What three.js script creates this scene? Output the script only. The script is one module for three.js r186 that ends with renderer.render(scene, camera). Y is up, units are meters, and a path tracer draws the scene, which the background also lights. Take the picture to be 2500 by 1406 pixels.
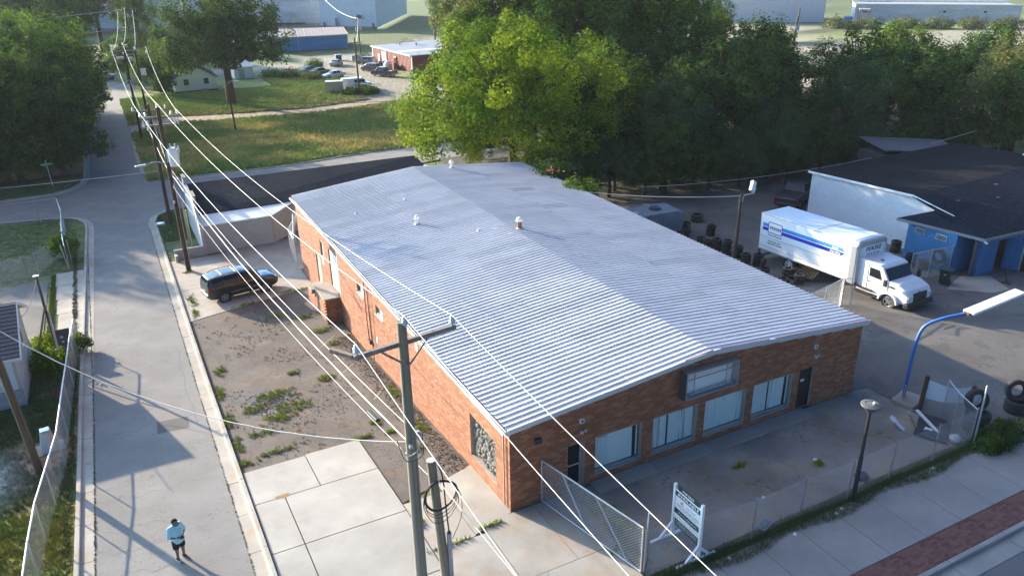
import * as THREE from 'three';
import { Sky } from 'three/addons/objects/Sky.js';
import { RoundedBoxGeometry } from 'three/addons/geometries/RoundedBoxGeometry.js';
import { mergeGeometries, mergeVertices } from 'three/addons/utils/BufferGeometryUtils.js';
import { MarchingCubes } from 'three/addons/objects/MarchingCubes.js';

// ---------- camera, sky, sun, exposure ----------
const scene = new THREE.Scene();
const camera = new THREE.PerspectiveCamera(40.27, 1024 / 575, 0.1, 3000);
{
  const yaw = 27.004 * Math.PI / 180, pitch = 23.352 * Math.PI / 180, roll = -1.0009 * Math.PI / 180;
  const fw = new THREE.Vector3(Math.sin(yaw) * Math.cos(pitch), -Math.sin(pitch), -Math.cos(yaw) * Math.cos(pitch));
  const r = new THREE.Vector3(Math.cos(yaw), 0, Math.sin(yaw)), u = r.clone().cross(fw);
  const u2 = u.clone().multiplyScalar(Math.cos(roll)).addScaledVector(r, -Math.sin(roll));
  camera.position.set(-10.74, 19.625, 21.493);
  camera.up.copy(u2);
  camera.lookAt(camera.position.clone().add(fw));
}
scene.add(camera);
const SUN = new THREE.Vector3(-0.4263, 0.2334, -0.874).normalize();
const sky = new Sky(); sky.name = 'sky'; sky.scale.setScalar(2500);
sky.userData = { kind: 'structure', label: 'clear evening sky', category: 'sky' };
sky.material.uniforms.sunPosition.value.copy(SUN);
sky.material.uniforms.turbidity.value = 5.0;
sky.material.uniforms.rayleigh.value = 0.9;
sky.material.uniforms.mieCoefficient.value = 0.004;
sky.material.uniforms.mieDirectionalG.value = 0.75;
scene.add(sky);
scene.environmentIntensity = 0.3;
const sun = new THREE.DirectionalLight(new THREE.Color(1.0, 0.8, 0.57), 3.45);
sun.name = 'sun'; sun.position.copy(SUN).multiplyScalar(300).add(new THREE.Vector3(10, 0, -30)); sun.target.position.set(10, 0, -30);
sun.castShadow = true; sun.shadow.mapSize.set(4096, 4096); sun.shadow.radius = 1;
Object.assign(sun.shadow.camera, { left: -140, right: 140, top: 140, bottom: -140, near: 1, far: 700 });
scene.add(sun, sun.target);
const renderer = new THREE.WebGLRenderer({ antialias: true });
renderer.setSize(1024, 575); renderer.shadowMap.enabled = true;
renderer.toneMapping = THREE.LinearToneMapping;
renderer.toneMappingExposure = 4.6;
scene.fog = new THREE.FogExp2(new THREE.Color(0.72, 0.8, 0.86), 0.00014);

// ---------- helpers ----------
const V = (x, y, z) => new THREE.Vector3(x, y, z);
function rng(a) { return () => { a |= 0; a = a + 0x6D2B79F5 | 0; let t = Math.imul(a ^ a >>> 15, 1 | a); t = t + Math.imul(t ^ t >>> 7, 61 | t) ^ t; return ((t ^ t >>> 14) >>> 0) / 4294967296; }; }
const clamp = (v, a = 0, b = 1) => Math.min(b, Math.max(a, v)), mix = (a, b, t) => a + (b - a) * t;
const sstep = (a, b, t) => { t = clamp((t - a) / (b - a)); return t * t * (3 - 2 * t); };
const ZP = [60, 0, -2.4, -9, -19, -31, -36, -60, -100, -160, -400, -3000], YP = [0, 0, -.14, -.75, -1.6, -2.05, -2.2, -2.9, -3.5, -4, -4, -4];
function prof0(z) { if (z >= ZP[0]) return 0; for (let i = 1; i < ZP.length; i++) if (z >= ZP[i]) return mix(YP[i - 1], YP[i], (ZP[i - 1] - z) / (ZP[i - 1] - ZP[i])); return -4; }
const profC = new Map();
function prof(z) { const k = Math.round(z * 50); let v = profC.get(k); if (v === undefined) { v = 0; for (let i = -3; i <= 3; i++) v += prof0(z + i * .5); v /= 7; profC.set(k, v); } return v; }
function G(x, z) { return prof(z) * (1 - .55 * sstep(6, 20, x) * sstep(-75, -38, z)) - .16 * sstep(9.35, 9.9, z); }
const used = new Map();
function numbered(n) { const c = used.get(n) || 0; used.set(n, c + 1); return c ? n + '_' + String(c).padStart(3, '0') : n; }
function mesh(name, geo, mat, parent) { if (Array.isArray(geo)) geo = merge(geo); const m = new THREE.Mesh(geo, mat); m.name = name; m.castShadow = m.receiveShadow = true; if (parent) parent.add(m); return m; }
function tag(o, label, category, group) { o.userData.label = label; if (category) o.userData.category = category; if (group) o.userData.group = group; return o; }
function thing(name, label, category, pos = [0, 0, 0], turn = 0, group) { const o = new THREE.Group(); o.name = numbered(name); o.position.set(...pos); o.rotation.y = turn; scene.add(o); return tag(o, label, category, group); }
function single(name, geo, mat, label, category, group) { const m = mesh(numbered(name), geo, mat, scene); return tag(m, label, category, group); }
function struct(name, geo, mat, label) { const m = geo ? mesh(numbered(name), geo, mat, scene) : new THREE.Group(); if (!geo) { m.name = numbered(name); scene.add(m); } m.userData.kind = 'structure'; if (label) { m.userData.label = label; m.userData.category = name.replace(/_/g, ' ').split(' ').slice(-2).join(' '); } return m; }
function copyOf(o, pos, turn, label, group) { const c = o.clone(); c.name = numbered(o.name.replace(/_\d{3}$/, '')); c.userData = { ...o.userData }; scene.add(c); c.position.set(...pos); if (turn !== undefined) c.rotation.y = turn; if (label) c.userData.label = label; if (group) c.userData.group = group; return c; }
function merge(list) {
  const idx = list.map(g => { let q = g.index ? g.toNonIndexed() : g; if (!q.attributes.uv) q.setAttribute('uv', new THREE.BufferAttribute(new Float32Array(q.attributes.position.count * 2), 2)); for (const k of Object.keys(q.attributes)) if (!['position', 'normal', 'uv', 'color'].includes(k)) q.deleteAttribute(k); return q; });
  const hasC = idx.some(g => g.attributes.color);
  if (hasC) idx.forEach(g => { if (!g.attributes.color) g.setAttribute('color', new THREE.BufferAttribute(new Float32Array(g.attributes.position.count * 3).fill(1), 3)); });
  return idx.length === 1 ? idx[0] : mergeGeometries(idx, false);
}
const _m = new THREE.Matrix4(), _q = new THREE.Quaternion(), _e = new THREE.Euler();
function place(g, x = 0, y = 0, z = 0, rx = 0, ry = 0, rz = 0, s = 1) { return g.applyMatrix4(_m.compose(V(x, y, z), _q.setFromEuler(_e.set(rx, ry, rz)), V(s, s, s))); }
const box = (w, h, d, x = 0, y = 0, z = 0, rx = 0, ry = 0, rz = 0) => place(new THREE.BoxGeometry(w, h, d), x, y, z, rx, ry, rz);
const rbox = (w, h, d, r, x = 0, y = 0, z = 0, rx = 0, ry = 0, rz = 0, seg = 2) => place(new RoundedBoxGeometry(w, h, d, seg, r), x, y, z, rx, ry, rz);
const bx = (x0, x1, y0, y1, z0, z1) => box(x1 - x0, y1 - y0, z1 - z0, (x0 + x1) / 2, (y0 + y1) / 2, (z0 + z1) / 2);
const cyl = (r0, r1, h, x = 0, y = 0, z = 0, seg = 12, rx = 0, ry = 0, rz = 0) => place(new THREE.CylinderGeometry(r1, r0, h, seg), x, y, z, rx, ry, rz);
function bar(a, b, r, seg = 6, r2 = r) { const A = V(...a), B = V(...b), d = B.clone().sub(A), l = d.length(); const g = new THREE.CylinderGeometry(r2, r, l, seg); g.applyQuaternion(new THREE.Quaternion().setFromUnitVectors(V(0, 1, 0), d.normalize())); return g.translate((A.x + B.x) / 2, (A.y + B.y) / 2, (A.z + B.z) / 2); }
function beam(a, b, w, h) { const A = V(...a), B = V(...b), d = B.clone().sub(A), l = d.length(); const g = new THREE.BoxGeometry(w, h, l); const o = new THREE.Object3D(); o.lookAt(d); g.applyQuaternion(o.quaternion); return g.translate((A.x + B.x) / 2, (A.y + B.y) / 2, (A.z + B.z) / 2); }
function tube(pts, r, seg = 24, rad = 5, closed = false) { return new THREE.TubeGeometry(new THREE.CatmullRomCurve3(pts.map(p => V(...p)), closed), seg, r, rad, closed); }
function wire(a, b, sag, r = .012, seg = 16) { const p = []; for (let i = 0; i <= seg; i++) { const t = i / seg; p.push([mix(a[0], b[0], t), mix(a[1], b[1], t) - 4 * sag * t * (1 - t), mix(a[2], b[2], t)]); } return tube(p, r, seg, 5); }
function lathe(pts, seg = 20) { return new THREE.LatheGeometry(pts.map(p => new THREE.Vector2(p[0], p[1])), seg); }
function poly(pts, depth, bevel = 0, holes = []) { const s = new THREE.Shape(pts.map(p => new THREE.Vector2(p[0], p[1]))); for (const h of holes) s.holes.push(new THREE.Path(h.map(p => new THREE.Vector2(p[0], p[1])))); return new THREE.ExtrudeGeometry(s, { depth, bevelEnabled: bevel > 0, bevelSize: bevel, bevelThickness: bevel, bevelSegments: 2, curveSegments: 10 }); }
const rectH = (x0, x1, y0, y1) => [[x0, y0], [x0, y1], [x1, y1], [x1, y0]];
function quad(a, b, c, d) { const g = new THREE.BufferGeometry(); g.setAttribute('position', new THREE.Float32BufferAttribute([...a, ...b, ...c, ...a, ...c, ...d], 3)); const w = V(...a).distanceTo(V(...b)), h = V(...b).distanceTo(V(...c)); g.setAttribute('uv', new THREE.Float32BufferAttribute([0, 0, w, 0, w, h, 0, 0, w, h, 0, h], 2)); g.computeVertexNormals(); return g; }
// thick slab from a planar quad (a,b,c,d), thickness t downwards
function slab(a, b, c, d, t) { const n = [a, b, c, d], k = n.map(p => [p[0], p[1] - t, p[2]]); return merge([quad(a, b, c, d), quad(k[3], k[2], k[1], k[0]), quad(b, a, k[0], k[1]), quad(c, b, k[1], k[2]), quad(d, c, k[2], k[3]), quad(a, d, k[3], k[0])]); }
function worldUV(g, s = 1) { g = g.index ? g.toNonIndexed() : g; const p = g.attributes.position, n = g.attributes.normal, uv = []; for (let i = 0; i < p.count; i++) { const ax = Math.abs(n.getX(i)), ay = Math.abs(n.getY(i)), az = Math.abs(n.getZ(i)); if (ay >= ax && ay >= az) uv.push(p.getX(i) * s, p.getZ(i) * s); else if (ax > az) uv.push(p.getZ(i) * s, p.getY(i) * s); else uv.push(p.getX(i) * s, p.getY(i) * s); } g.setAttribute('uv', new THREE.Float32BufferAttribute(uv, 2)); return g; }
// drape a polygon [[x,z],...] on the ground
function drape(pts, dy, step = 1, h = G) {
  let x0 = 1e9, x1 = -1e9, z0 = 1e9, z1 = -1e9; for (const [x, z] of pts) { x0 = Math.min(x0, x); x1 = Math.max(x1, x); z0 = Math.min(z0, z); z1 = Math.max(z1, z); }
  const pos = [], uv = [], clip = (P, ax, v, s) => { const o = []; for (let i = 0; i < P.length; i++) { const a = P[i], b = P[(i + 1) % P.length], da = s * (a[ax] - v), db = s * (b[ax] - v); if (da >= 0) o.push(a); if ((da >= 0) !== (db >= 0)) { const t = da / (da - db); o.push([mix(a[0], b[0], t), mix(a[1], b[1], t)]); } } return o; };
  const nx = Math.max(1, Math.ceil((x1 - x0) / step)), nz = Math.max(1, Math.ceil((z1 - z0) / step));
  for (let i = 0; i < nx; i++) {
    const xa = x0 + (x1 - x0) * i / nx, xb = x0 + (x1 - x0) * (i + 1) / nx; let S = clip(clip(pts, 0, xa, 1), 0, xb, -1); if (S.length < 3) continue;
    for (let j = 0; j < nz; j++) {
      const za = z0 + (z1 - z0) * j / nz, zb = z0 + (z1 - z0) * (j + 1) / nz; const Q = clip(clip(S, 1, za, 1), 1, zb, -1); if (Q.length < 3) continue;
      const c = Q.map(p => new THREE.Vector2(p[0], p[1])); let tr; if (Q.length === 4) tr = [[0, 1, 2], [0, 2, 3]]; else tr = THREE.ShapeUtils.triangulateShape(c, []);
      for (const t of tr) { let [a, b, d] = t.map(k => Q[k]); const cr = (b[0] - a[0]) * (d[1] - a[1]) - (b[1] - a[1]) * (d[0] - a[0]); if (Math.abs(cr) < 1e-7) continue; if (cr > 0) [b, d] = [d, b]; for (const q of [a, b, d]) { pos.push(q[0], h(q[0], q[1]) + dy, q[1]); uv.push(q[0], q[1]); } }
    }
  }
  let g = new THREE.BufferGeometry(); g.setAttribute('position', new THREE.Float32BufferAttribute(pos, 3)); g.setAttribute('uv', new THREE.Float32BufferAttribute(uv, 2)); g = mergeVertices(g, 1e-3); g.computeVertexNormals(); return g;
}
const R4 = (x0, x1, z0, z1) => [[x0, z0], [x1, z0], [x1, z1], [x0, z1]];
// a slab with thickness, draped
function pad(pts, top, th, step = 1.2) { const g = drape(pts, top, step).toNonIndexed(); const side = []; for (let i = 0; i < pts.length; i++) { const a = pts[i], b = pts[(i + 1) % pts.length]; const n = Math.max(1, Math.ceil(Math.hypot(a[0] - b[0], a[1] - b[1]) / step)); for (let k = 0; k < n; k++) { const p = [mix(a[0], b[0], k / n), mix(a[1], b[1], k / n)], q = [mix(a[0], b[0], (k + 1) / n), mix(a[1], b[1], (k + 1) / n)]; const yp = G(...p) + top, yq = G(...q) + top; side.push(quad([p[0], yp, p[1]], [q[0], yq, q[1]], [q[0], yq - th, q[1]], [p[0], yp - th, p[1]])); } } return merge([g, ...side]); }

// ---------- procedural textures ----------
function tnoise(seed, N) { const r = rng(seed), t = new Float32Array(N * N); for (let i = 0; i < N * N; i++) t[i] = r(); return (x, y) => { x = ((x % N) + N) % N; y = ((y % N) + N) % N; const xi = Math.floor(x), yi = Math.floor(y), fx = x - xi, fy = y - yi, u = fx * fx * (3 - 2 * fx), v = fy * fy * (3 - 2 * fy), a = xi % N, b = (xi + 1) % N, c = yi % N, d = (yi + 1) % N; return mix(mix(t[c * N + a], t[c * N + b], u), mix(t[d * N + a], t[d * N + b], u), v); }; }
function fbmT(seed, base, oct) { const ns = []; for (let i = 0; i < oct; i++) ns.push(tnoise(seed + i * 17, base << i)); return (u, v) => { let s = 0, a = .5, w = 0; for (let i = 0; i < oct; i++) { const n = base << i; s += a * ns[i](u * n, v * n); w += a; a *= .55; } return s / w; }; }
const toS = c => { c = clamp(c); return c <= .0031308 ? c * 12.92 : 1.055 * Math.pow(c, 1 / 2.4) - .055; };
function dtex(N, fn, rx, ry, srgb = true) { const d = new Uint8Array(N * N * 4); for (let j = 0; j < N; j++) for (let i = 0; i < N; i++) { const c = fn(i / N, j / N, i, j), k = (j * N + i) * 4; for (let q = 0; q < 3; q++) d[k + q] = 255 * (srgb ? toS(c[q]) : clamp(c[q])); d[k + 3] = 255; } const t = new THREE.DataTexture(d, N, N); t.wrapS = t.wrapT = THREE.RepeatWrapping; t.magFilter = THREE.LinearFilter; t.minFilter = THREE.LinearMipmapLinearFilter; t.generateMipmaps = true; if (srgb) t.colorSpace = THREE.SRGBColorSpace; t.repeat.set(rx, ry); t.needsUpdate = true; return t; }
function canvasTex(w, h, draw) { const c = document.createElement('canvas'); c.width = w; c.height = h; const x = c.getContext('2d'); draw(x, w, h); const t = new THREE.CanvasTexture(c); t.colorSpace = THREE.SRGBColorSpace; return t; }
const lin = (r, g, b) => new THREE.Color().setRGB(r, g, b);
const std = (r, g, b, rough = .8, o = {}) => new THREE.MeshStandardMaterial({ color: lin(r, g, b), roughness: rough, side: THREE.DoubleSide, ...o });
const wn = rng(4242), WN = (() => { const N = 256, t = tnoise(99, N); return (x, z, s = 1) => t(x * s + 1000, z * s + 1000); })();
const fb = (x, z, s) => .5 * WN(x, z, s) + .3 * WN(x + 31, z + 7, s * 2.1) + .2 * WN(x + 5, z + 61, s * 4.3);
// ---------- materials ----------
const f8 = fbmT(11, 8, 5), f4 = fbmT(23, 4, 6), f16 = fbmT(37, 16, 4), hn = (() => { const r = rng(5); const t = new Float32Array(65536); for (let i = 0; i < 65536; i++) t[i] = r(); return (i, j) => t[((j & 255) << 8) | (i & 255)]; })();
const texAsphalt = dtex(512, (u, v, i, j) => { const n = f4(u, v), g = hn(i, j), g2 = hn(i * 3 + 7, j + 11); let a = .185 * (.72 + .42 * n) * (.82 + .36 * g); const cr = Math.abs(f8(u, v) - .5); if (cr < .006) a *= .72; if (g2 > .985) a *= 1.35; return [a * 1.0, a * .985, a * .955]; }, 1 / 6, 1 / 6);
const texOldAsphalt = dtex(512, (u, v, i, j) => { const n = f4(u, v), m = f8(u + .3, v + .1), g = hn(i, j); let a = .1 * (.6 + .75 * n) * (.72 + .56 * g); const red = sstep(.52, .7, m); const cr = Math.abs(f8(v, u) - .5); if (cr < .012) a *= .55; return [a * mix(1.14, 1.45, red), a * mix(.98, 1.06, red), a * mix(.84, .78, red)]; }, 1 / 5, 1 / 5);
const texLot = dtex(512, (u, v, i, j) => { const n = f4(u, v), m = f8(u, v), g = hn(i, j); let a = .125 * (.62 + .7 * n) * (.78 + .44 * g); const cr = Math.abs(f4(v + .2, u) - .5); if (cr < .004) a *= .5; if (m > .66) a *= .8; return [a * 1.03, a * .99, a * .93]; }, 1 / 8, 1 / 8);
const texConc = dtex(512, (u, v, i, j) => { const n = f4(u, v), m = f8(u + .5, v), g = hn(i, j); let a = .345 * (.76 + .38 * n) * (.9 + .2 * g); const st = sstep(.5, .8, m) * .07; a *= 1 - st; return [a * 1.0, a * .955, a * (.87 - st * .2)]; }, 1 / 4, 1 / 4);
const texOldConc = dtex(512, (u, v, i, j) => { const n = f4(u + .2, v), m = f8(u, v + .4), g = hn(i, j); let a = .36 * (.72 + .42 * n) * (.85 + .3 * g); const st = sstep(.4, .8, m) * .8; return [a * mix(1, 1.05, st), a * mix(.94, .82, st), a * mix(.83, .6, st)]; }, 1 / 4.5, 1 / 4.5);
const texGrain = dtex(256, (u, v, i, j) => { const g = hn(i, j), n = f16(u, v); const a = .55 + .3 * n + .3 * (g - .5); return [a, a, a]; }, 1 / 2.2, 1 / 2.2);
const texGrassD = dtex(512, (u, v, i, j) => { const g = hn(i, j), n = f16(u, v), m = f8(u, v); const a = .34 + .6 * n * n * 1.4 + .5 * (g - .5) * m; return [a * (1 + .25 * (m - .5)), a, a * .9]; }, 1 / 5, 1 / 5);
const texWood = dtex(256, (u, v, i, j) => { const n = fbmWood(u, v); return [n * 1.0, n * .93, n * .82]; }, 1, 1);
function fbmWood(u, v) { const a = f16(u * 2 % 1, v * .25 % 1), b = hn(Math.floor(u * 64), Math.floor(v * 8)); return .55 + .45 * a + .18 * (b - .5) - (Math.abs(f8(u, v * .2) - .5) < .02 ? .2 : 0); }
const texRoof = dtex(512, (u, v, i, j) => { const n = f4(u, v), m = f8(u * 1, v), st = f16(v, (u * .25) % 1), g = hn(i, j); let a = .8 + .22 * n + .08 * (g - .5) + .1 * (st - .5); const d = sstep(.55, .85, m) * .07; return [a * (1 - d), a * (1 - d * .9), a * (1 - d * .75)]; }, 1 / 7, 1 / 7);
const texShingle = dtex(512, (u, v, i, j) => { const row = Math.floor(v * 24), off = (row % 2) * .5 + hn(row, 3) * .3; const tab = Math.floor(u * 18 + off), e = (v * 24) % 1, s = (u * 18 + off) % 1; let a = .75 + .5 * (hn(tab, row) - .5) + .3 * (hn(i, j) - .5); if (e < .12) a *= .6; if (s < .05) a *= .75; return [a, a, a]; }, 1 / 3.4, 1 / 3.4);
const texBlock = dtex(512, (u, v, i, j) => { const row = Math.floor(v * 10), s = (u * 5 + (row % 2) * .5) % 1, e = (v * 10) % 1; let a = .85 + .2 * (f8(u, v) - .5) + .08 * (hn(i, j) - .5); if (e < .05 || s < .03) a *= .86; return [a, a, a]; }, 1 / 2.03, 1 / 2.03);
const texSiding = dtex(128, (u, v, i, j) => { const e = (v * 8) % 1; let a = .9 + .08 * (hn(i >> 2, j) - .5); if (e < .12) a *= .8; return [a, a, a]; }, 1 / 1.2, 1 / 1.2);
const texBark = dtex(256, (u, v, i, j) => { const a = .5 + .7 * (f16(u, (v * .3) % 1) - .5) + .25 * (hn(i, j >> 2) - .5); return [a, a * .92, a * .84]; }, 1, .5);
const texPaver = dtex(512, (u, v, i, j) => { const row = Math.floor(v * 20), s = (u * 10 + (row % 2) * .5), c = Math.floor(s), e = (v * 20) % 1, q = s % 1; let a = .8 + .5 * (hn(c, row + 50) - .5) + .3 * (f4(u, v) - .5) + .15 * (hn(i, j) - .5); if (e < .1 || q < .06) a *= .72; return [a, a * .97, a * .95]; }, 1 / 2, 1 / 2);
const bumpG = dtex(256, (u, v, i, j) => { const a = .5 * hn(i, j) + .5 * f16(u, v); return [a, a, a]; }, 1 / 1.5, 1 / 1.5, false);
const M = {
  asphalt: std(1, 1, 1, .93, { map: texAsphalt, bumpMap: bumpG, bumpScale: .006 }),
  oldAsphalt: std(1, 1, 1, .96, { map: texOldAsphalt, bumpMap: bumpG, bumpScale: .02 }),
  lot: std(1, 1, 1, .94, { map: texLot, bumpMap: bumpG, bumpScale: .01 }),
  street: std(.8, .82, .86, .93, { map: texAsphalt, bumpMap: bumpG, bumpScale: .006 }),
  tar: std(.1, .098, .095, .95),
  patch: std(.5, .49, .5, .95, { map: texAsphalt }),
  yard: std(1, 1, 1, .96, { map: dtex(512, (u, v, i, j) => { const n = f4(u + .6, v + .3), m = f8(u + .1, v + .7), g = hn(i, j); let a = .27 * (.5 + .9 * n) * (.78 + .44 * g); const d = sstep(.42, .7, m); if (Math.abs(f4(v + .5, u) - .5) < .005) a *= .6; return [a * mix(1.08, 1.3, d), a * mix(.99, 1.06, d), a * mix(.86, .78, d)]; }, 1 / 7, 1 / 7), bumpMap: bumpG, bumpScale: .012 }),
  conc: std(1, 1, 1, .88, { map: texConc, bumpMap: bumpG, bumpScale: .003 }),
  oldConc: std(1, 1, 1, .92, { map: texOldConc, bumpMap: bumpG, bumpScale: .006 }),
  sidewalk: std(.92, .94, .96, .9, { map: texConc, bumpMap: bumpG, bumpScale: .003 }),
  paver: std(.2, .092, .075, .92, { map: texPaver }),
  ground: std(1, 1, 1, .98, { map: texGrassD, vertexColors: true, bumpMap: bumpG, bumpScale: .04 }),
  mortar: std(.55, .46, .38, .95, { map: texGrain }),
  brick: std(1, 1, 1, .9, { map: texGrain, bumpMap: bumpG, bumpScale: .003 }),
  roof: std(.72, .73, .75, .62, { map: texRoof, metalness: .05 }),
  roofTrim: std(.85, .88, .92, .45, { map: texGrain, metalness: .1 }),
  rust: std(.26, .11, .06, .9, { map: texGrain }),
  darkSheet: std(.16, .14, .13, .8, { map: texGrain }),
  white: std(.75, .75, .74, .55), whiteD: std(.62, .63, .64, .6, { map: texGrain }),
  frame: std(.42, .43, .42, .4, { metalness: .6 }),
  steel: std(.45, .46, .47, .38, { metalness: .75 }), galv: std(.5, .52, .54, .45, { metalness: .6 }),
  black: std(.02, .02, .022, .5), rubber: std(.022, .022, .023, .85), darkgrey: std(.06, .06, .065, .6),
  shingle: new THREE.MeshPhysicalMaterial({ color: lin(.019, .026, .044), roughness: 1, specularIntensity: .1, map: texShingle, side: THREE.DoubleSide }), shingle2: new THREE.MeshPhysicalMaterial({ color: lin(.024, .027, .034), roughness: 1, specularIntensity: .1, map: texShingle, side: THREE.DoubleSide }),
  block: std(.42, .41, .41, .92, { map: texBlock }), pinkBlock: std(.5, .44, .45, .92, { map: texBlock }),
  whiteBlock: std(.72, .74, .76, .7, { map: texBlock }), blueWall: std(.035, .2, .44, .7, { map: texGrain }),
  siding: std(.6, .57, .52, .8, { map: texSiding }), sidingW: std(.85, .86, .86, .8, { map: texSiding }),
  pole: std(.24, .185, .13, .92, { map: texBark }), poleG: std(.46, .44, .36, .92, { map: texBark }), poleR: std(.15, .085, .06, .92, { map: texBark }), timber: std(.46, .44, .42, .9, { map: texBark }), paleWood: std(.5, .4, .33, .9, { map: texBark }),
  bark: std(.11, .085, .065, .95, { map: texBark }),
  porcelain: std(.55, .64, .7, .2), wireW: std(.6, .58, .54, .6), cable: std(.03, .03, .03, .6),
  blinds: std(.9, .91, .9, .75), stone: std(.4, .38, .33, .97, { map: texGrain, bumpMap: bumpG, bumpScale: .05 }),
  glass: new THREE.MeshPhysicalMaterial({ color: lin(.9, .95, .95), transmission: 1, thickness: 0, roughness: .05, ior: 1.5, side: THREE.DoubleSide }),
  carGlass: std(.015, .02, .025, .08, { metalness: .1 }), doorGlass: std(.012, .014, .016, .12),
  chrome: std(.6, .6, .6, .2, { metalness: .9 }), paintBlack: new THREE.MeshPhysicalMaterial({ color: lin(.01, .011, .013), roughness: .35, clearcoat: 1, clearcoatRoughness: .06, side: THREE.DoubleSide }), paintWhite: new THREE.MeshPhysicalMaterial({ color: lin(.72, .74, .75), roughness: .4, clearcoat: .8, clearcoatRoughness: .08, side: THREE.DoubleSide }),
  redLight: std(.45, .02, .02, .2), headlight: std(.7, .72, .72, .1, { metalness: .3 }), rim: std(.5, .51, .53, .3, { metalness: .8 }),
};
function paint(r, g, b) { return new THREE.MeshPhysicalMaterial({ color: lin(r, g, b), roughness: .4, clearcoat: .7, clearcoatRoughness: .1, side: THREE.DoubleSide }); }
// ---------- ground ----------
function segDist(x, z, P) { let m = 1e9; for (let i = 1; i < P.length; i++) { const [a, b] = P[i - 1], [c, d] = P[i], t = clamp(((x - a) * (c - a) + (z - b) * (d - b)) / ((c - a) ** 2 + (d - b) ** 2)); m = Math.min(m, Math.hypot(x - a - t * (c - a), z - b - t * (d - b))); } return m; }
const TRACK = [[-9, -104], [-1.7, -110], [6.3, -107.4], [18.6, -105.4], [28.8, -107.6], [36.8, -110], [46, -113]], TRACK2 = [[34, -110], [38, -125], [37, -142], [38, -160], [44, -172]], TRACK3 = [[14, -163], [30, -168], [44, -172], [60, -180], [80, -196], [100, -205]];
function groundCol(x, z) {
  const n = fb(x, z, .11), m = fb(x + 50, z, .45), f = fb(x, z + 90, 1.5), p = fb(x + 200, z, .05);
  let c = [mix(.075, .125, m), mix(.115, .16, n), mix(.03, .05, f)];
  const to = (t, r, g, b) => { t = clamp(t); c = [mix(c[0], r, t), mix(c[1], g, t), mix(c[2], b, t)]; };
  if (z > -42 && x < -13) { // yard by the street
    to(sstep(.52, .66, m) * .8, .21, .13, .08);
    if (z < -10 && z > -21) to(.35 * sstep(.4, .6, n), .16, .12, .07);
    to(sstep(2.6, 1.2, Math.hypot((x + 19.4) * .8, (z + 13.4) * .6)), .42, .41, .4);
    to(sstep(1.6, .6, Math.hypot(x + 16, (z + 15.2) * .6)) * (.5 + f * .6), .25, .14, .085);
    if (z > -10) { c = [c[0] * .6 + .1, c[1] * .6 + .12, .04]; to(sstep(.5, .62, f) * .35, .24, .2, .07); }
  } else if (z > -60 && z <= -42 && x < -13) to(sstep(.5, .68, m) * .35, .2, .16, .08);
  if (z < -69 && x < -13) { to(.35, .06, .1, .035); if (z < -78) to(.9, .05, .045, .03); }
  if (z < -70 && x > -9 && z > -150) { c = [c[0] * 1.7, c[1] * 1.5, c[2] * 1.25];
    const gold = sstep(.44, .62, fb(x + 11, z * 1.4, .09) + .1 * sstep(-96, -80, z) - .06) * sstep(-106, -93, z) * sstep(-71.5, -75, z);
    to(gold * .75, mix(.36, .44, f), mix(.29, .34, m), .11);
    to(sstep(.55, .8, m) * .3, .24, .2, .08);
    to(sstep(3.2, 1.7, segDist(x, z, TRACK) + 1.6 * (m - .5)) * .95, .34 + .1 * (f - .5), .28 + .08 * (f - .5), .22);
    to(sstep(2.2, 0, Math.abs(segDist(x, z, TRACK) - 3.4)) * .4, .3, .24, .12);
  }
  if (z < -108 && x > 26) { to(sstep(8.5, 3, segDist(x, z, TRACK2) + 5 * (m - .5)) * .9, .27, .235, .185); }
  if (z < -150) to(sstep(4.4, 2.6, segDist(x, z, TRACK3)), .33, .3, .28);
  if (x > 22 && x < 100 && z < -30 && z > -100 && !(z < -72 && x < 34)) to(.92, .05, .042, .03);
  if (x > 100 && z > -130) { const d = z + 20 + x * .5; to(sstep(.3, .5, n) * .9, .36, .32, .26); }
  if (x > 130) { const d = (x - 212) * .71 + (z + 166) * .7; to(sstep(-44, -40, d) * sstep(-16, -20, d), .4, .35, .28); to(sstep(-19, -16, d) * sstep(-10, -13, d), .06, .07, .03); }
  if (z < -205 && x > 20) to(sstep(-212, -222, z) * sstep(60, 50, x), .4, .39, .38);
  if (z > -4 && x > -9) { to(sstep(.45, .62, m) * .55, .22, .14, .085); if (z > 4.8 && z < 7) to(.25, .06, .09, .03); }
  if (x > 19.4 && z > 5.4) to(.75, .1, .06, .05);
  return c;
}
{
  const lines = (a, b, s, L) => { const o = []; for (let v = a; v <= b + 1e-6; v += s) o.push(v); let d = s, v = a; while (v > -L) { d *= 1.22; v -= d; o.unshift(v); } d = s; v = b; while (v < L) { d *= 1.22; v += d; o.push(v); } return o; };
  const X = lines(-32, 60, .6, 1500), Z = lines(-132, 14, .6, 1500), pos = [], col = [], uv = [], ix = [];
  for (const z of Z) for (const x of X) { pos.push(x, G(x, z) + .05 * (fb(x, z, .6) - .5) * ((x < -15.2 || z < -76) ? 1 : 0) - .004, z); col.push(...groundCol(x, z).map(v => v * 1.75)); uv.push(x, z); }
  const w = X.length; for (let j = 0; j < Z.length - 1; j++) for (let i = 0; i < w - 1; i++) { const a = j * w + i; ix.push(a, a + w, a + 1, a + 1, a + w, a + w + 1); }
  const g = new THREE.BufferGeometry(); g.setAttribute('position', new THREE.Float32BufferAttribute(pos, 3)); g.setAttribute('color', new THREE.Float32BufferAttribute(col, 3)); g.setAttribute('uv', new THREE.Float32BufferAttribute(uv, 2)); g.setIndex(ix); g.computeVertexNormals();
  struct('ground', g, M.ground, 'grass and bare earth ground');
}
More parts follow.
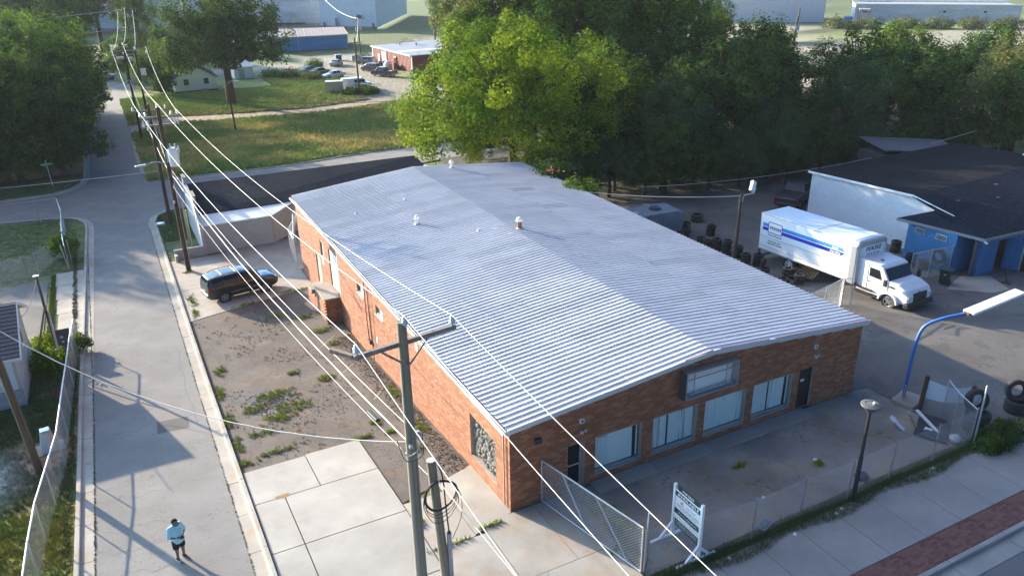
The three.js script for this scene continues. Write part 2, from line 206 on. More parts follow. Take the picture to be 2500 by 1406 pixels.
const arc = (cx, cz, r, a0, a1, n = 8) => { const o = []; for (let i = 0; i <= n; i++) { const a = mix(a0, a1, i / n); o.push([cx + r * Math.cos(a), cz + r * Math.sin(a)]); } return o; };
const PI = Math.PI;
// side street with its crossing
{
  const L1 = [[-14.22, 14], [-14.22, -20], [-13.9, -40], [-13.65, -55]];
  const aLL = arc(-16.7, -57.2, 3, .35, -PI / 2 + PI, 1) && [[-13.75, -57.2], [-14.3, -59], [-15.3, -60.3], [-17, -61], [-21.5, -61.9], [-60, -66.5]];
  const up = [[-60, -74], [-21.8, -69.6], [-17, -69.9], [-15.2, -71.3], [-14.1, -73.4], [-13.7, -76], [-13.4, -100], [-11.4, -122], [-9.5, -140], [-8.6, -150], [-11, -157], [-40, -172], [-40, -176], [-8, -162], [-4.5, -154]];
  const R1 = [[-6.1, -138], [-7.7, -110], [-8.5, -84], [-8.5, -76], [-7.6, -72.4], [-5, -69.8], [6.5, -69], [26, -71.4], [60, -75]];
  const low = [[60, -66], [26, -61.5], [6, -59], [-6.2, -58.5], [-7.8, -57.7], [-8.9, -56.2], [-9.25, -54], [-9.25, 14]];
  struct('side_street', drape([...L1, ...aLL, ...up, ...R1, ...low], .02, 1.1), M.asphalt, 'worn grey asphalt side street with its crossing');
}
single('asphalt_patch', drape([[-11.47, -15.55], [-10.06, -15.35], [-10.1, -14.14], [-11.5, -14.2]], .027, .7), M.patch, 'dark rectangular repair patch in the side street', 'road patch').userData.kind = 'structure';
// kerbs with gutter pans, one mesh per poured section
function kerbRun(parent, path, dir, secLen, mat, pan = .46, gap = .025) {
  const pts = path.map(p => V(p[0], 0, p[1])), curve = new THREE.CurvePath(); for (let i = 1; i < pts.length; i++) curve.add(new THREE.LineCurve3(pts[i - 1], pts[i]));
  const len = curve.getLength(), n = Math.max(1, Math.round(len / secLen)), r = rng(Math.floor(len * 10));
  for (let s = 0; s < n; s++) {
    const a = s / n * len + gap / 2, b = (s + 1) / n * len - gap / 2, k = Math.max(2, Math.ceil((b - a) / .8)), rows = [], tilt = .012 * (r() - .5);
    for (let i = 0; i <= k; i++) {
      const t = mix(a, b, i / k) / len, p = curve.getPointAt(clamp(t)), p2 = curve.getPointAt(clamp(t + .004)), p1 = curve.getPointAt(clamp(t - .004)), d = p2.clone().sub(p1).setY(0).normalize(), nrm = V(-d.z * dir, 0, d.x * dir);
      rows.push([[0, .03], [pan * .9, .035], [pan, .045], [pan + .025, .14], [pan + .06, .155], [pan + .19, .155], [pan + .205, .14], [pan + .205, -.05]].map(([o, y]) => { const q = p.clone().addScaledVector(nrm, o); return [q.x, G(q.x, q.z) + y + tilt, q.z]; }));
    }
    const g = []; for (let i = 0; i < k; i++) for (let j = 0; j < 7; j++) g.push(quad(rows[i][j], rows[i][j + 1], rows[i + 1][j + 1], rows[i + 1][j]));
    for (const e of [rows[0], rows[k]]) { const base = e[0][1] - .1; for (let j = 0; j < 7; j++) g.push(quad(e[j], e[j + 1], [e[j + 1][0], base, e[j + 1][2]], [e[j][0], base, e[j][2]])); }
    mesh('kerb_section', worldUV(merge(g)), mat, parent);
  }
}
const kerbs = struct('kerbs', null, null, 'concrete kerbs and gutter pans along the side street');
kerbRun(kerbs, [[-14.22, 13], [-14.22, -20], [-13.9, -40], [-13.65, -55], [-13.75, -57.2], [-14.3, -59], [-15.3, -60.3], [-17, -61], [-21.5, -61.9], [-40, -64.2]], -1, 2.6, M.oldConc);
kerbRun(kerbs, [[-9.25, 13], [-9.25, -54], [-8.9, -56.2], [-7.8, -57.7], [-6.2, -58.5], [6, -59], [22, -61]], 1, 2.6, M.oldConc);
kerbRun(kerbs, [[-40, -71.6], [-21.8, -69.6], [-17, -69.9], [-15.2, -71.3], [-14.1, -73.4], [-13.7, -76], [-13.4, -100], [-11.4, -122]], -1, 6, M.oldConc);
kerbRun(kerbs, [[26, -71.4], [6.5, -69], [-5, -69.8], [-7.6, -72.4], [-8.5, -76], [-8.5, -84], [-8.2, -99]], 1, 6, M.oldConc);
// lots and pads left of the warehouse
struct('asphalt_lot', drape([[-8.55, -28.2], [-.1, -30.4], [-.05, -3.7], [-1.6, -3.2], [-3.4, -2.6], [-3.4, -8.4], [-8.55, -8.25]], .03, .8), M.oldAsphalt, 'crumbling brown asphalt lot beside the brick warehouse');
const padA = struct('concrete_drive', null, null, 'pale concrete drive slabs at the street corner');
for (const [x0, x1, z0, z1] of [[-8.55, -5.9, -8.3, -5.57], [-5.88, -3.45, -8.4, -5.57], [-8.55, -7.36, -5.55, -2.07], [-7.34, -3.45, -5.55, -2.07], [-8.55, -7.36, -2.05, 1.6], [-7.34, -3.45, -2.05, 1.6], [-8.55, -7.36, 1.62, 5.2], [-7.34, -3.45, 1.62, 5.2], [-8.55, -3.45, 5.22, 8.4]]) mesh('concrete_slab', pad(R4(x0 + .012, x1 - .012, z0 + .012, z1 - .012), .07, .12), M.conc, padA);
const padB = struct('old_concrete_apron', null, null, 'stained old concrete strip at the foot of the warehouse corner');
for (const P of [R4(-3.42, -1.75, -2.5, .62), [[-1.73, -3.1], [-.02, -3.7], [-.02, .05], [-1.73, .55]], R4(-3.42, -1.3, .66, 3.4), R4(-1.28, .9, .1, 3.4), R4(.92, 2.5, .1, 3.4), R4(-3.42, -.4, 3.42, 6.6), R4(-.38, 2.4, 3.42, 6.6)]) mesh('concrete_slab', pad(P, .05, .1), M.oldConc, padB);
const padC = struct('rear_apron', null, null, 'sunlit concrete apron under the parked black car');
for (const P of [[[-8.55, -34.3], [-4.45, -34.3], [-4.45, -29.3], [-8.55, -28.25]], [[-4.42, -34.3], [-.05, -34.3], [-.05, -30.45], [-4.42, -29.32]], R4(-8.55, -4.45, -41.4, -34.33), R4(-4.42, 1.5, -42.6, -34.33)]) mesh('concrete_slab', pad(P, .05, .1), M.oldConc, padC);
// left side pavement strip
const padD = struct('left_pavement', null, null, 'cracked concrete pavement strip left of the side street');
for (let i = 0; i < 5; i++) { const z0 = -43.2 + i * 3; mesh('concrete_slab', pad(R4(-16.4 + .1 * i, -14.55, z0 + .02, z0 + 2.97), .05, .1), M.oldConc, padD); }
struct('parking_pad', drape([[-24, -42], [-16.9, -42], [-16.9, -31.4], [-17.4, -30.2], [-24, -29.6]], .03, 1), M.lot, 'cracked grey parking pad behind the pale house');
// front yard, sidewalk, main street
struct('front_yard', drape([[2.52, .1], [18.35, .05], [19.2, .2], [19.2, 5.2], [2.52, 5.2]], .025, .8), M.yard, 'stained asphalt front yard inside the wire fence');
const walk = struct('entrance_walk', null, null, 'raised concrete walk along the shop windows');
for (let i = 0; i < 4; i++) mesh('concrete_slab', rbox(2.83, .13, .74, .02, 4.95 + i * 2.86, .055, .42), M.oldConc, walk);
const sw = struct('sidewalk', null, null, 'concrete sidewalk slabs beside the main street');
for (let i = -6; i < 22; i++) { const x = 6.82 + i * 1.885; mesh('sidewalk_slab', worldUV(rbox(1.862, .12, 2.68, .015, x + .94, .012, 7.1)), M.sidewalk, sw); }
struct('brick_verge', bx(-8, 60, -.08, .068, 8.46, 9.5), M.paver, 'red brick paver strip between sidewalk and kerb').geometry = worldUV(bx(-8, 60, -.08, .068, 8.46, 9.5));
const k2 = struct('street_kerb', null, null, 'concrete kerb and gutter of the main street');
for (let i = 0; i < 20; i++) { const x = -6 + i * 3; const g = merge([worldUV(rbox(2.975, .2, .2, .04, x + 1.5, -.015, 9.61)), worldUV(bx(x + .012, x + 2.985, -.12, -.055, 9.71, 10.4))]); mesh('kerb_section', g, M.sidewalk, k2); }
struct('main_street', drape([[-60, 10.38], [120, 10.38], [120, 24], [-60, 24]], -.07, 6, () => 0), M.street, 'grey asphalt main street in the lower corner');
// right lot
struct('tyre_lot', drape([[18.4, -33], [60, -33], [60, 4.9], [36, 5.1], [19.25, 5.3], [19.25, .1], [18.4, .1]], .02, 1), M.lot, 'patched grey asphalt lot in front of the blue shop');
struct('concrete_patch', drape([[33.6, -5.9], [34.7, -6.4], [36.3, -6.9], [37.8, -5.9], [36.6, -3.9], [35.2, -4.1]], .028, 1), M.oldConc, 'pale concrete patch by the blue shop door');

{ // tar lines and cracks in the side street
  const r = rng(818), st = scene.getObjectByName('side_street');
  for (let i = 0; i < 34; i++) { const along = i % 11 === 10, q = [], w = .005 + .006 * r(), z0 = 4 - i * 1.75 - r(), x0 = along ? -13.6 + 4 * r() : -14.15 + (r() > .6 ? 2 * r() : 0), n = 9, len = along ? 6 + 6 * r() : (r() > .4 ? 4.8 : 2.6); for (let k = 0; k <= n; k++) { const t = k / n; q.push(along ? [x0 + .25 * (r() - .5), z0 - len * t] : [Math.min(-9.3, x0 + len * t), z0 + .55 * (r() - .5) + .25 * t]); } const P = [...q.map(([x, z]) => along ? [x - w, z] : [x, z - w]), ...q.reverse().map(([x, z]) => along ? [x + w, z] : [x, z + w])]; mesh('tar_line', drape(P, .0245, 1.2), M.tar, st); }
}
{ // faded bay lines and stains
  const lot = scene.getObjectByName('asphalt_lot'), ln = std(.36, .28, .18, .95, { map: texGrain });
  for (const [x0, z0, x1, z1] of [[-1.0, -21.35, -2.5, -19.75], [-.9, -17.15, -2.5, -15.45], [-.5, -13.25, -1.6, -11.9]]) { const n = 7, dx = .05, P = [], Q = [], r = rng(Math.floor(-z0 * 9)); for (let i = 0; i <= n; i++) { const t = i / n, w = dx * (.5 + .7 * r()); P.push([mix(x0, x1, t) - w * .7, mix(z0, z1, t) - w * .7]); Q.unshift([mix(x0, x1, t) + w * .7, mix(z0, z1, t) + w * .7]); } mesh('bay_line', drape([...P, ...Q], .036, 1), ln, lot); }
  const blob = (cx, cz, a, b, seed) => { const r = rng(seed), P = []; for (let i = 0; i < 34; i++) { const t = i / 34 * PI * 2, k = .55 + .7 * r(); P.push([cx + a * k * Math.cos(t), cz - b * k * Math.sin(t)]); } return P; };
  mesh('rust_stain', drape(blob(-7.4, -5.62, .32, .16, 3), .0765, .6), std(.36, .21, .1, .95, { map: texGrain }), scene.getObjectByName('concrete_drive'));
  mesh('tar_patch', drape(blob(-7.0, -15.8, .95, .8, 5), .037, .8), M.patch, lot);
  const tl = scene.getObjectByName('tyre_lot'); for (const [x, z, a, b, s] of [[22.6, 3.0, .55, .28, 7], [28.6, -2.2, .5, .12, 12]]) mesh('oil_stain', drape(blob(x, z, a, b, s), .0245, .8), std(.085, .075, .065, .8, { map: texGrain }), tl);
}
// ---------- brick warehouse ----------
const W = 18.3, LEN = 33.4, EH = 3.74, RH = .864;
const ware = thing('warehouse', 'long red brick warehouse with a pale ribbed metal gable roof', 'warehouse');
{
  const rakeY = x => EH - .22 + RH * (1 - Math.abs(x / (W / 2) - 1));
  const fo = [[2.49, 3.28, .04, 2.1, 'd'], [3.75, 6.0, .4, 2.09, 'w'], [6.53, 8.84, .4, 2.09, 'w'], [9.22, 11.5, .4, 2.09, 'w'], [11.9, 14.23, .4, 2.09, 'w'], [14.61, 15.5, .04, 2.12, 'd']];
  const front = mesh('front_wall', place(poly([[0, -.15], [W, -.15], [W, rakeY(W)], [W / 2, rakeY(W / 2)], [0, rakeY(0)]], .26, 0, fo.map(o => rectH(o[0], o[1], o[2], o[3]))), 0, 0, -.27), M.mortar, ware);
  // left wall: shape in (s = -z, y), faces -x
  const lo = [[27.45, 28.6, -1.12, 1.05], [26.2, 27.0, 1.42, 2.48], [22.9, 24.95, .1, 2.6], [17.72, 18.92, 1.95, 2.5], [14.42, 15.6, 1.93, 2.44], [1.15, 3.55, .42, 2.4], [15.6, 15.95, .05, .42], [9.25, 9.6, 2.5, 2.95]];
  const gl = poly([[.02, -2.9], [LEN, -2.9], [LEN, EH - .2], [.02, EH - .2]], .26, 0, lo.map(o => rectH(o[0], o[1], o[2], o[3])));
  const left = mesh('side_wall', place(gl, .27, 0, 0, 0, PI / 2, 0).translate(-.26, 0, 0), M.mortar, ware);
  mesh('side_wall', bx(W - .26, W - .001, -2, EH - .2, -LEN, -.28), M.mortar, ware);
  mesh('rear_wall', place(poly([[.28, -2.9], [W - .28, -2.9], [W - .28, rakeY(W) - .02], [W / 2, rakeY(W / 2) - .02], [.28, rakeY(0) - .02]], .25), 0, 0, -LEN + .01), M.mortar, ware);
  mesh('floor_slab', bx(.3, W - .3, -.3, .02, -LEN + .3, -.3), M.darkgrey, ware);
  // bricks: 0.305 x 0.1016 modules
  const BL = .305, BH = .1016, r = rng(77), tones = [];
  for (let i = 0; i < 14; i++) { const k = .72 + .5 * r(), q = r(); tones.push(lin(.5 * k * (1 + .1 * (q - .5)), .206 * k * (1 + .25 * (q - .5)), .108 * k * (1 + .35 * (q - .5)))); }
  const list = []; // {wall, pos, tone, len}
  const solid = (os, a0, a1, y0, y1) => { const parts = [[a0, a1]]; for (const o of os) if (y1 > o[2] + .01 && y0 < o[3] - .01) for (let i = parts.length - 1; i >= 0; i--) { const [p, q] = parts[i]; if (q > o[0] && p < o[1]) { parts.splice(i, 1); if (o[0] - p > .05) parts.push([p, o[0]]); if (q - o[1] > .05) parts.push([o[1], q]); } } return parts; };
  for (let c = 0; c < 46; c++) { const y0 = c * BH + .004, y1 = y0 + BH - .01; for (let k = -1; k < 61; k++) { let a = k * BL + (c % 2) * BL / 2 + .005, b = a + BL - .01; a = Math.max(a, .0); b = Math.min(b, W - .0); if (b - a < .05) continue; const m = (a + b) / 2; if (y1 > rakeY(m) - .05) continue; for (const [p, q] of solid(fo, a, b, y0, y1)) list.push({ w: 0, p: V((p + q) / 2, (y0 + y1) / 2, .0), l: q - p }); } }
  for (let c = -28; c < 36; c++) { const y0 = c * BH + .004, y1 = y0 + BH - .01; if (y1 > EH - .22) continue; for (let k = -1; k < 110; k++) { let a = k * BL + (c & 1) * BL / 2 + .005, b = a + BL - .01; a = Math.max(a, -.005); b = Math.min(b, LEN); if (b - a < .05) continue; if (y1 < G(-.1, -(a + b) / 2) - .05) continue; for (const [p, q] of solid(lo, a, b, y0, y1)) list.push({ w: 1, p: V(.0, (y0 + y1) / 2, -(p + q) / 2), l: q - p }); } }
  for (const b of list) { b.d = b.p.distanceTo(camera.position); b.t = tones[Math.floor(r() * 14)]; }
  const bg = new THREE.BoxGeometry(1, BH - .011, .022);
  for (const [w, wall] of [[0, front], [1, left]]) {
    const L = list.filter(b => b.w === w).sort((a, b) => a.d - b.d), rotY = w ? PI / 2 : 0;
    const mats = tones.map(t => { const m = M.brick.clone(); m.color.copy(t); return m; });
    const near = L.slice(0, 290), rest = L.slice(290);
    for (const b of near) { const m = mesh('brick', bg, mats[tones.indexOf(b.t)], wall); m.position.copy(b.p); m.rotation.y = rotY; m.scale.x = b.l; const o = (r() - .5) * .004; if (w) m.position.x += o; else m.position.z += o; }
    const im = new THREE.InstancedMesh(bg, M.brick, rest.length); im.name = 'bricks'; im.userData.kind = 'stuff'; im.castShadow = im.receiveShadow = true;
    rest.forEach((b, i) => { const o = (r() - .5) * .004; im.setMatrixAt(i, _m.compose(V(b.p.x + (w ? o : 0), b.p.y, b.p.z + (w ? 0 : o)), _q.setFromEuler(_e.set(0, rotY, 0)), V(b.l, 1, 1))); im.setColorAt(i, b.t); });
    wall.add(im);
  }
  // roof sheets: three ribs each
  const y0 = EH, y1 = EH + RH, xr = W / 2, SW = .915, nS = Math.ceil((LEN + .25) / SW);
  const prof = []; for (let k = 0; k < 3; k++) { const z = k * .305; prof.push([z, 0], [z + .105, 0], [z + .12, .008], [z + .135, 0], [z + .225, 0], [z + .242, .042], [z + .288, .042], [z + .305, 0]); }
  function sheet(xa, ya, xb, yb) { const pos = [], uv = [], nr = 5; for (let i = 0; i < prof.length - 1; i++) { const [za, ha] = prof[i], [zb, hb] = prof[i + 1]; if (zb - za < 1e-4) continue; for (let s = 0; s < nr; s++) { const t0 = s / nr, t1 = (s + 1) / nr; const A = [mix(xa, xb, t0), mix(ya, yb, t0) + ha, -za], B = [mix(xa, xb, t1), mix(ya, yb, t1) + ha, -za], C = [mix(xa, xb, t1), mix(ya, yb, t1) + hb, -zb], D = [mix(xa, xb, t0), mix(ya, yb, t0) + hb, -zb]; const T = xb > xa ? [A, B, C, A, C, D] : [A, C, B, A, D, C]; for (const p of T) { pos.push(...p); uv.push(p[0], p[2]); } } } const g = new THREE.BufferGeometry(); g.setAttribute('position', new THREE.Float32BufferAttribute(pos, 3)); g.setAttribute('uv', new THREE.Float32BufferAttribute(uv, 2)); g.computeVertexNormals(); return g; }
  const xm = 5.2, ym = mix(y0, y1, (xm + .14) / (xr + .14)), xq = W - 5.0, yq = mix(y0, y1, (W + .2 - xq) / (W + .2 - xr)); const gAll = [sheet(-.14, y0, xm + .08, ym + .008), sheet(xm, ym + .012, xr, y1 + .004), sheet(W + .2, y0, xq - .08, yq + .008), sheet(xq, yq + .012, xr, y1 + .004)], rm = [];
  for (let i = 0; i < 6; i++) { const m = M.roof.clone(); const k = .92 + .13 * r(); m.color.setRGB(.65 * k, .665 * k, .69 * k); m.map = texRoof.clone(); m.map.offset.set(r(), r()); m.map.needsUpdate = true; rm.push(m); }
  const roof = new THREE.Group(); roof.name = 'roof'; ware.add(roof);
  for (let i = 0; i < nS; i++) { for (const g of gAll) { const s = mesh('roof_sheet', g, rm[Math.floor(r() * 6)], roof); s.position.set(0, (r() - .5) * .006, .14 - i * SW); } }
  // old translucent strips and rust spots on the right slope
  const ry = x => y0 + RH * (1 - Math.abs(x - xr) / (xr + .15));
  for (const [xa, xb, z] of [[13.0, 15.1, -20.9], [13.0, 15.1, -25.3], [12.9, 15.1, -29.8], [12.85, 13.6, -9.65]]) for (let k = 0; k < (xb - xa > 1 ? 3 : 1); k++) mesh('roof_patch', slab([xa, ry(xa) + .012, z - k * .305 + .12], [xb, ry(xb) + .012, z - k * .305 + .12], [xb, ry(xb) + .012, z - k * .305 - .08], [xa, ry(xa) + .012, z - k * .305 - .08], .004), xb - xa > 1 ? M.darkSheet : M.rust, roof);
  for (let i = 0; i < 34; i++) { const k = Math.floor(r() * 104), z = .14 - k * .305 - .302, xa = xr + .4 + r() * 7, xb = Math.min(W - .2, xa + .8 + 2.2 * r()); mesh('rib_shade_strip', slab([xa, ry(xa) + .006, z], [xb, ry(xb) + .006, z], [xb, ry(xb) + .006, z - .05], [xa, ry(xa) + .006, z - .05], .004), M.darkSheet, roof); }  // thin dark strips standing in for the shade beside the ribs
  // rake trim in lengths, with rusty upper edge
  for (const [a, b, ox] of [[-.14, 4.2, .0], [4.2, 7.4, .012], [7.4, xr + .3, 0], [xr + .3, 13.2, .01], [13.2, W + .2, 0]]) { const ya = ry(a), yb = ry(b); mesh('rake_trim', beam([a, ya - .07, .17 + ox], [b, yb - .07, .17 + ox], .05, .2), M.roofTrim, roof); }
  for (const [a, b] of [[7.8, 9.2], [9.6, 12.3], [12.6, W + .1]]) mesh('rust_edge', beam([a, ry(a) + .035, .165], [b, ry(b) + .035, .165], .05, .012), M.rust, roof);
  mesh('rake_trim', beam([-.14, y0 - .07, -LEN - .12], [xr, y1 - .07, -LEN - .12], .04, .18), M.roofTrim, roof); mesh('rake_trim', beam([W + .2, y0 - .07, -LEN - .12], [xr, y1 - .07, -LEN - .12], .04, .18), M.roofTrim, roof);
  // gutter along the left eave
  const gut = mesh('gutter', merge([bx(-.33, -.325, y0 - .17, y0 - .02, -LEN - .1, .12), bx(-.33, -.17, y0 - .17, y0 - .165, -LEN - .1, .12), bx(-.175, -.17, y0 - .17, y0 - .05, -LEN - .1, .12), bx(-.33, -.17, y0 - .17, y0 - .02, .12, .126), bx(-.33, -.17, y0 - .17, y0 - .02, -LEN - .106, -LEN - .1)]), M.white, roof);
  for (let i = 0; i < 17; i++) mesh('gutter_strap', bx(-.34, -.1, y0 - .02, y0 - .008, -1.2 - i * 2 - .03, -1.2 - i * 2), M.white, gut);
  mesh('soffit', bx(-.17, .0, y0 - .24, y0 - .2, -LEN, .1), M.whiteD, roof);
  mesh('eave_trim', bx(W + .0, W + .2, y0 - .12, y0 - .02, -LEN, .14), M.roofTrim, roof);
  // roof vents
  const vent = (x, z, h, rad, cap, m) => { const y = ry(x), v = mesh('roof_vent', cyl(rad, rad, h, x, y + h / 2, z, 12), m || M.galv, roof); mesh('flashing', cyl(rad * 2.4, rad * 1.1, .08, x, y + .05, z, 12), M.whiteD, v); if (cap) mesh('vent_cap', [cyl(rad * 1.7, rad * 1.5, .16, x, y + h + .05, z, 14), cyl(rad * 1.5, rad * .5, .07, x, y + h + .165, z, 14)], M.white, v); };
  vent(4.94, -21.9, .42, .1, true); vent(9.5, -17.1, .52, .13, true, M.rust); vent(7.4, -18.3, .24, .05, false); vent(5.9, -26.7, .22, .05, false); vent(2.43, -26.5, .16, .04, false); vent(11.9, -32.7, .45, .12, true);
  for (const [x, z] of [[8.3, -17.9], [8.6, -16.6]]) mesh('roof_bolt', box(.25, .03, .1, x, ry(x) + .04, z, 0, .5), M.white, roof);
  // front windows
  const rs = rng(9);
  for (const [a, b, c, d, k] of fo) {
    if (k === 'w') {
      const f = mesh('window_frame', [bx(a, b, c, c + .07, -.2, -.1), bx(a, b, d - .05, d, -.2, -.1), bx(a, a + .05, c + .07, d - .05, -.2, -.1), bx(b - .05, b, c + .07, d - .05, -.2, -.1), bx(a, b, c - .05, c, -.24, .02)], M.frame, ware);
      mesh('glass_pane', bx(a + .05, b - .05, c + .07, d - .05, -.125, -.119), M.glass, f);
      mesh('blind_rail', bx(a + .05, b - .05, d - .1, d - .05, -.22, -.18), M.white, f);
      const n = Math.round((b - a - .1) / .088); for (let i = 0; i < n; i++) { const x = a + .09 + i * .088, q = rs(); if ((a < 4 && (i > n - 4 && i < n - 1)) || (a > 11.8 && i > n - 4 && i !== n - 1) || q < .05) continue; const open = (a > 6 && a < 9 && i % 7 > 3) ? 1.0 : .34; const sl = mesh('blind_slat', new THREE.BoxGeometry(.094, d - c - .22, .003), M.blinds, f); sl.position.set(x, (c + d) / 2 - .01, -.2); sl.rotation.set(0, (rs() - .4) * open, (rs() - .5) * (q > .8 ? .09 : .02)); }
    } else {
      const black = a > 10, f = mesh('door_frame', [bx(a, a + .06, c, d, -.24, -.1), bx(b - .06, b, c, d, -.24, -.1), bx(a + .06, b - .06, d - .06, d, -.24, -.1), bx(a, b, 0, .04, -.26, .06)], black ? M.black : M.frame, ware);
      const dr = mesh('door', bx(a + .06, b - .06, c, d - .06, -.2, -.155), black ? M.black : M.doorGlass, f);
      if (black) { mesh('notice', bx(a + .28, a + .52, 1.38, 1.5, -.154, -.15), M.white, dr); mesh('handle', [bar([b - .14, .75, -.12], [b - .14, 1.15, -.12], .014)], M.chrome, dr); }
      else { mesh('mid_rail', bx(a + .06, b - .06, 1.02, 1.1, -.154, -.14), M.frame, dr); mesh('handle', bar([a + .1, 1.12, -.11], [b - .1, 1.12, -.11], .016), M.chrome, dr); mesh('kick_plate', bx(a + .06, b - .06, c, c + .12, -.154, -.145), M.frame, dr); mesh('sidelight', bx(b - .18, b - .06, c, d - .06, -.15, -.13), M.frame, dr); }
    }
  }
  const num = canvasTex(128, 40, (x, w, h) => { x.fillStyle = '#b9c6cb'; x.fillRect(0, 0, w, h); x.fillStyle = '#111'; x.font = 'bold 38px sans-serif'; x.fillText('2012', 8, 26); });
  mesh('house_number', place(new THREE.PlaneGeometry(.46, .13), 4.2, 1.965, -.144), new THREE.MeshStandardMaterial({ map: num, roughness: .7 }), ware);
  // empty sign box
  const sg = mesh('sign_box', [bx(7.74, 7.8, 2.78, 4.0, .03, .42), bx(10.44, 10.5, 2.8, 3.93, .03, .42), place(bx(0, 2.76, 0, .05, .03, .42), 7.74, 3.98, 0, 0, 0, -.022), place(bx(0, 2.76, 0, .05, .03, .42), 7.74, 2.76, 0, 0, 0, .008), bx(7.8, 10.44, 2.82, 3.95, .03, .06)], M.steel, ware);
  mesh('sign_backing', bx(7.81, 10.43, 2.83, 3.93, .062, .075), M.white, sg); mesh('sign_side', bx(7.72, 7.738, 2.76, 4.03, .03, .43), M.darkgrey, sg);
  for (const x of [8.18, 9.85]) mesh('sign_rib', bx(x, x + .03, 2.83, 3.93, .35, .38), M.steel, sg); mesh('sign_rib', bx(7.8, 10.44, 3.66, 3.69, .35, .385), M.steel, sg); mesh('tube_holder', beam([8.1, 2.87, .2], [10.3, 2.93, .24], .1, .05), M.galv, sg);
  mesh('conduit', tube([[7.8, 4.02, .1], [7.95, 4.15, .06], [8.3, 4.17, .04], [8.6, 4.1, .06]], .012), M.galv, sg);
  // wall lamps
  for (const [x, y] of [[3.07, 3.12], [15.35, 3.16]]) { const l = mesh('wall_light', [bx(x - .09, x + .09, y - .09, y + .09, .012, .1)], M.white, ware); mesh('lens', bx(x - .055, x + .055, y - .055, y + .055, .1, .104), M.darkgrey, l); const s = mesh('flood_lamp', [cyl(.02, .02, .12, x - .02, y - .4, .06, 8, PI / 2), cyl(.03, .075, .14, x - .06, y - .46, .16, 10, .9, 0, .4), cyl(.03, .075, .14, x + .06, y - .42, .16, 10, .9, 0, -.5)], M.whiteD, ware); }
  mesh('wall_pack', [bx(1.0, 1.28, 2.74, 2.96, .012, .16), place(bx(-.14, .14, -.02, .0, 0, .22), 1.14, 2.96, .012, .5)], M.darkgrey, ware);
  // left wall fittings
  const bar_ = (z, h) => 0;
  for (const [z0, z1, ya, yb, kind] of [[27.45, 28.6, -1.12, 1.05, 'tan'], [22.9, 24.95, .1, 2.6, 'roll'], [26.2, 27, 1.42, 2.48, 'win'], [17.72, 18.92, 1.95, 2.5, 'win'], [14.42, 15.6, 1.93, 2.44, 'win'], [15.6, 15.95, .05, .42, 'vent'], [9.25, 9.6, 2.5, 2.95, 'vent'], [1.15, 3.55, .42, 2.4, 'stone']]) {
    if (kind === 'tan') { const d = mesh('side_door', bx(.06, .1, ya, yb, -z1, -z0), std(.6, .5, .34, .7), ware); mesh('handle', bx(.04, .06, 0, .1, -z0 - .12, -z0 - .06), M.steel, d); }
    else if (kind === 'roll') { const d = mesh('roller_door', bx(.07, .1, ya, yb, -z1, -z0), M.white, ware); for (let i = 0; i < 12; i++) mesh('door_slat', bx(.058, .07, ya + i * .208 + .01, ya + i * .208 + .195, -z1 + .05, -z0 - .05), M.white, d); mesh('door_post', bx(-.02, .05, ya, 3.45, -z0 + .0, -z0 + .08), M.white, d); }
    else if (kind === 'win') { const f = mesh('window_frame', [bx(.03, .09, ya, ya + .05, -z1, -z0), bx(.03, .09, yb - .05, yb, -z1, -z0), bx(.03, .09, ya + .05, yb - .05, -z1, -z1 + .05), bx(.03, .09, ya + .05, yb - .05, -z0 - .05, -z0), bx(.03, .09, ya + .05, yb - .05, -(z0 + z1) / 2 - .02, -(z0 + z1) / 2 + .02), bx(-.06, .06, ya - .05, ya, -z1 - .03, -z0 + .03)], M.whiteD, ware); mesh('glass_pane', bx(.05, .056, ya + .05, yb - .05, -z1 + .05, -(z0 + z1) / 2 - .02), M.doorGlass, f); mesh('board', bx(.045, .06, ya + .05, yb - .05, -(z0 + z1) / 2 + .02, -z0 - .05), M.white, f); }
    else if (kind === 'vent') mesh('wall_vent', bx(-.03, .1, ya, yb, -z1, -z0), M.whiteD, ware);
    else { const gs = []; const rr = rng(31); for (let i = 0; i < 260; i++) { const y = ya + .05 + rr() * (yb - ya - .1), z = -z0 - .06 - rr() * (z1 - z0 - .12); gs.push(place(new THREE.IcosahedronGeometry(.07 + .07 * rr(), 0), .2 + rr() * .03, y, z, rr() * 3, rr() * 3)); } const b = mesh('stone_infill', [bx(.2, .25, ya, yb, -z1, -z0)], M.stone, ware); mesh('rough_stones', gs, M.stone, b).userData.kind = 'stuff'; }
  }
  mesh('upper_board', bx(-.015, .0, .9, 1.5, -26.9, -26.35), M.whiteD, ware);
  mesh('wall_pipe', tube([[-.02, 3.0, -16.6], [-.12, 3.05, -16.55], [-.14, 2.9, -16.5], [-.14, .2, -16.4], [-.14, -.9, -16.3], [-.2, -1.1, -16.1]], .025, 30), M.black, ware); mesh('wall_pipe', tube([[-.02, 3.3, -17.1], [-.12, 3.35, -17.06], [-.14, 3.2, -17], [-.14, .5, -17], [-.14, -.3, -16.9]], .025, 30), M.black, ware); mesh('pipe_box', box(.14, .24, .3, -.1, -.35, -16.95), M.rust, ware);
  mesh('downpipe', bar([-.08, 3.5, -.35], [-.08, .1, -.35], .03), M.mortar, ware);
  // loading dock
  const dk = mesh('loading_dock', [bx(-.93, -.02, -2.2, -.16, -25.8, -23.2), bx(-.93, -.02, -2.4, -.85, -27.95, -25.82)], M.mortar, ware);
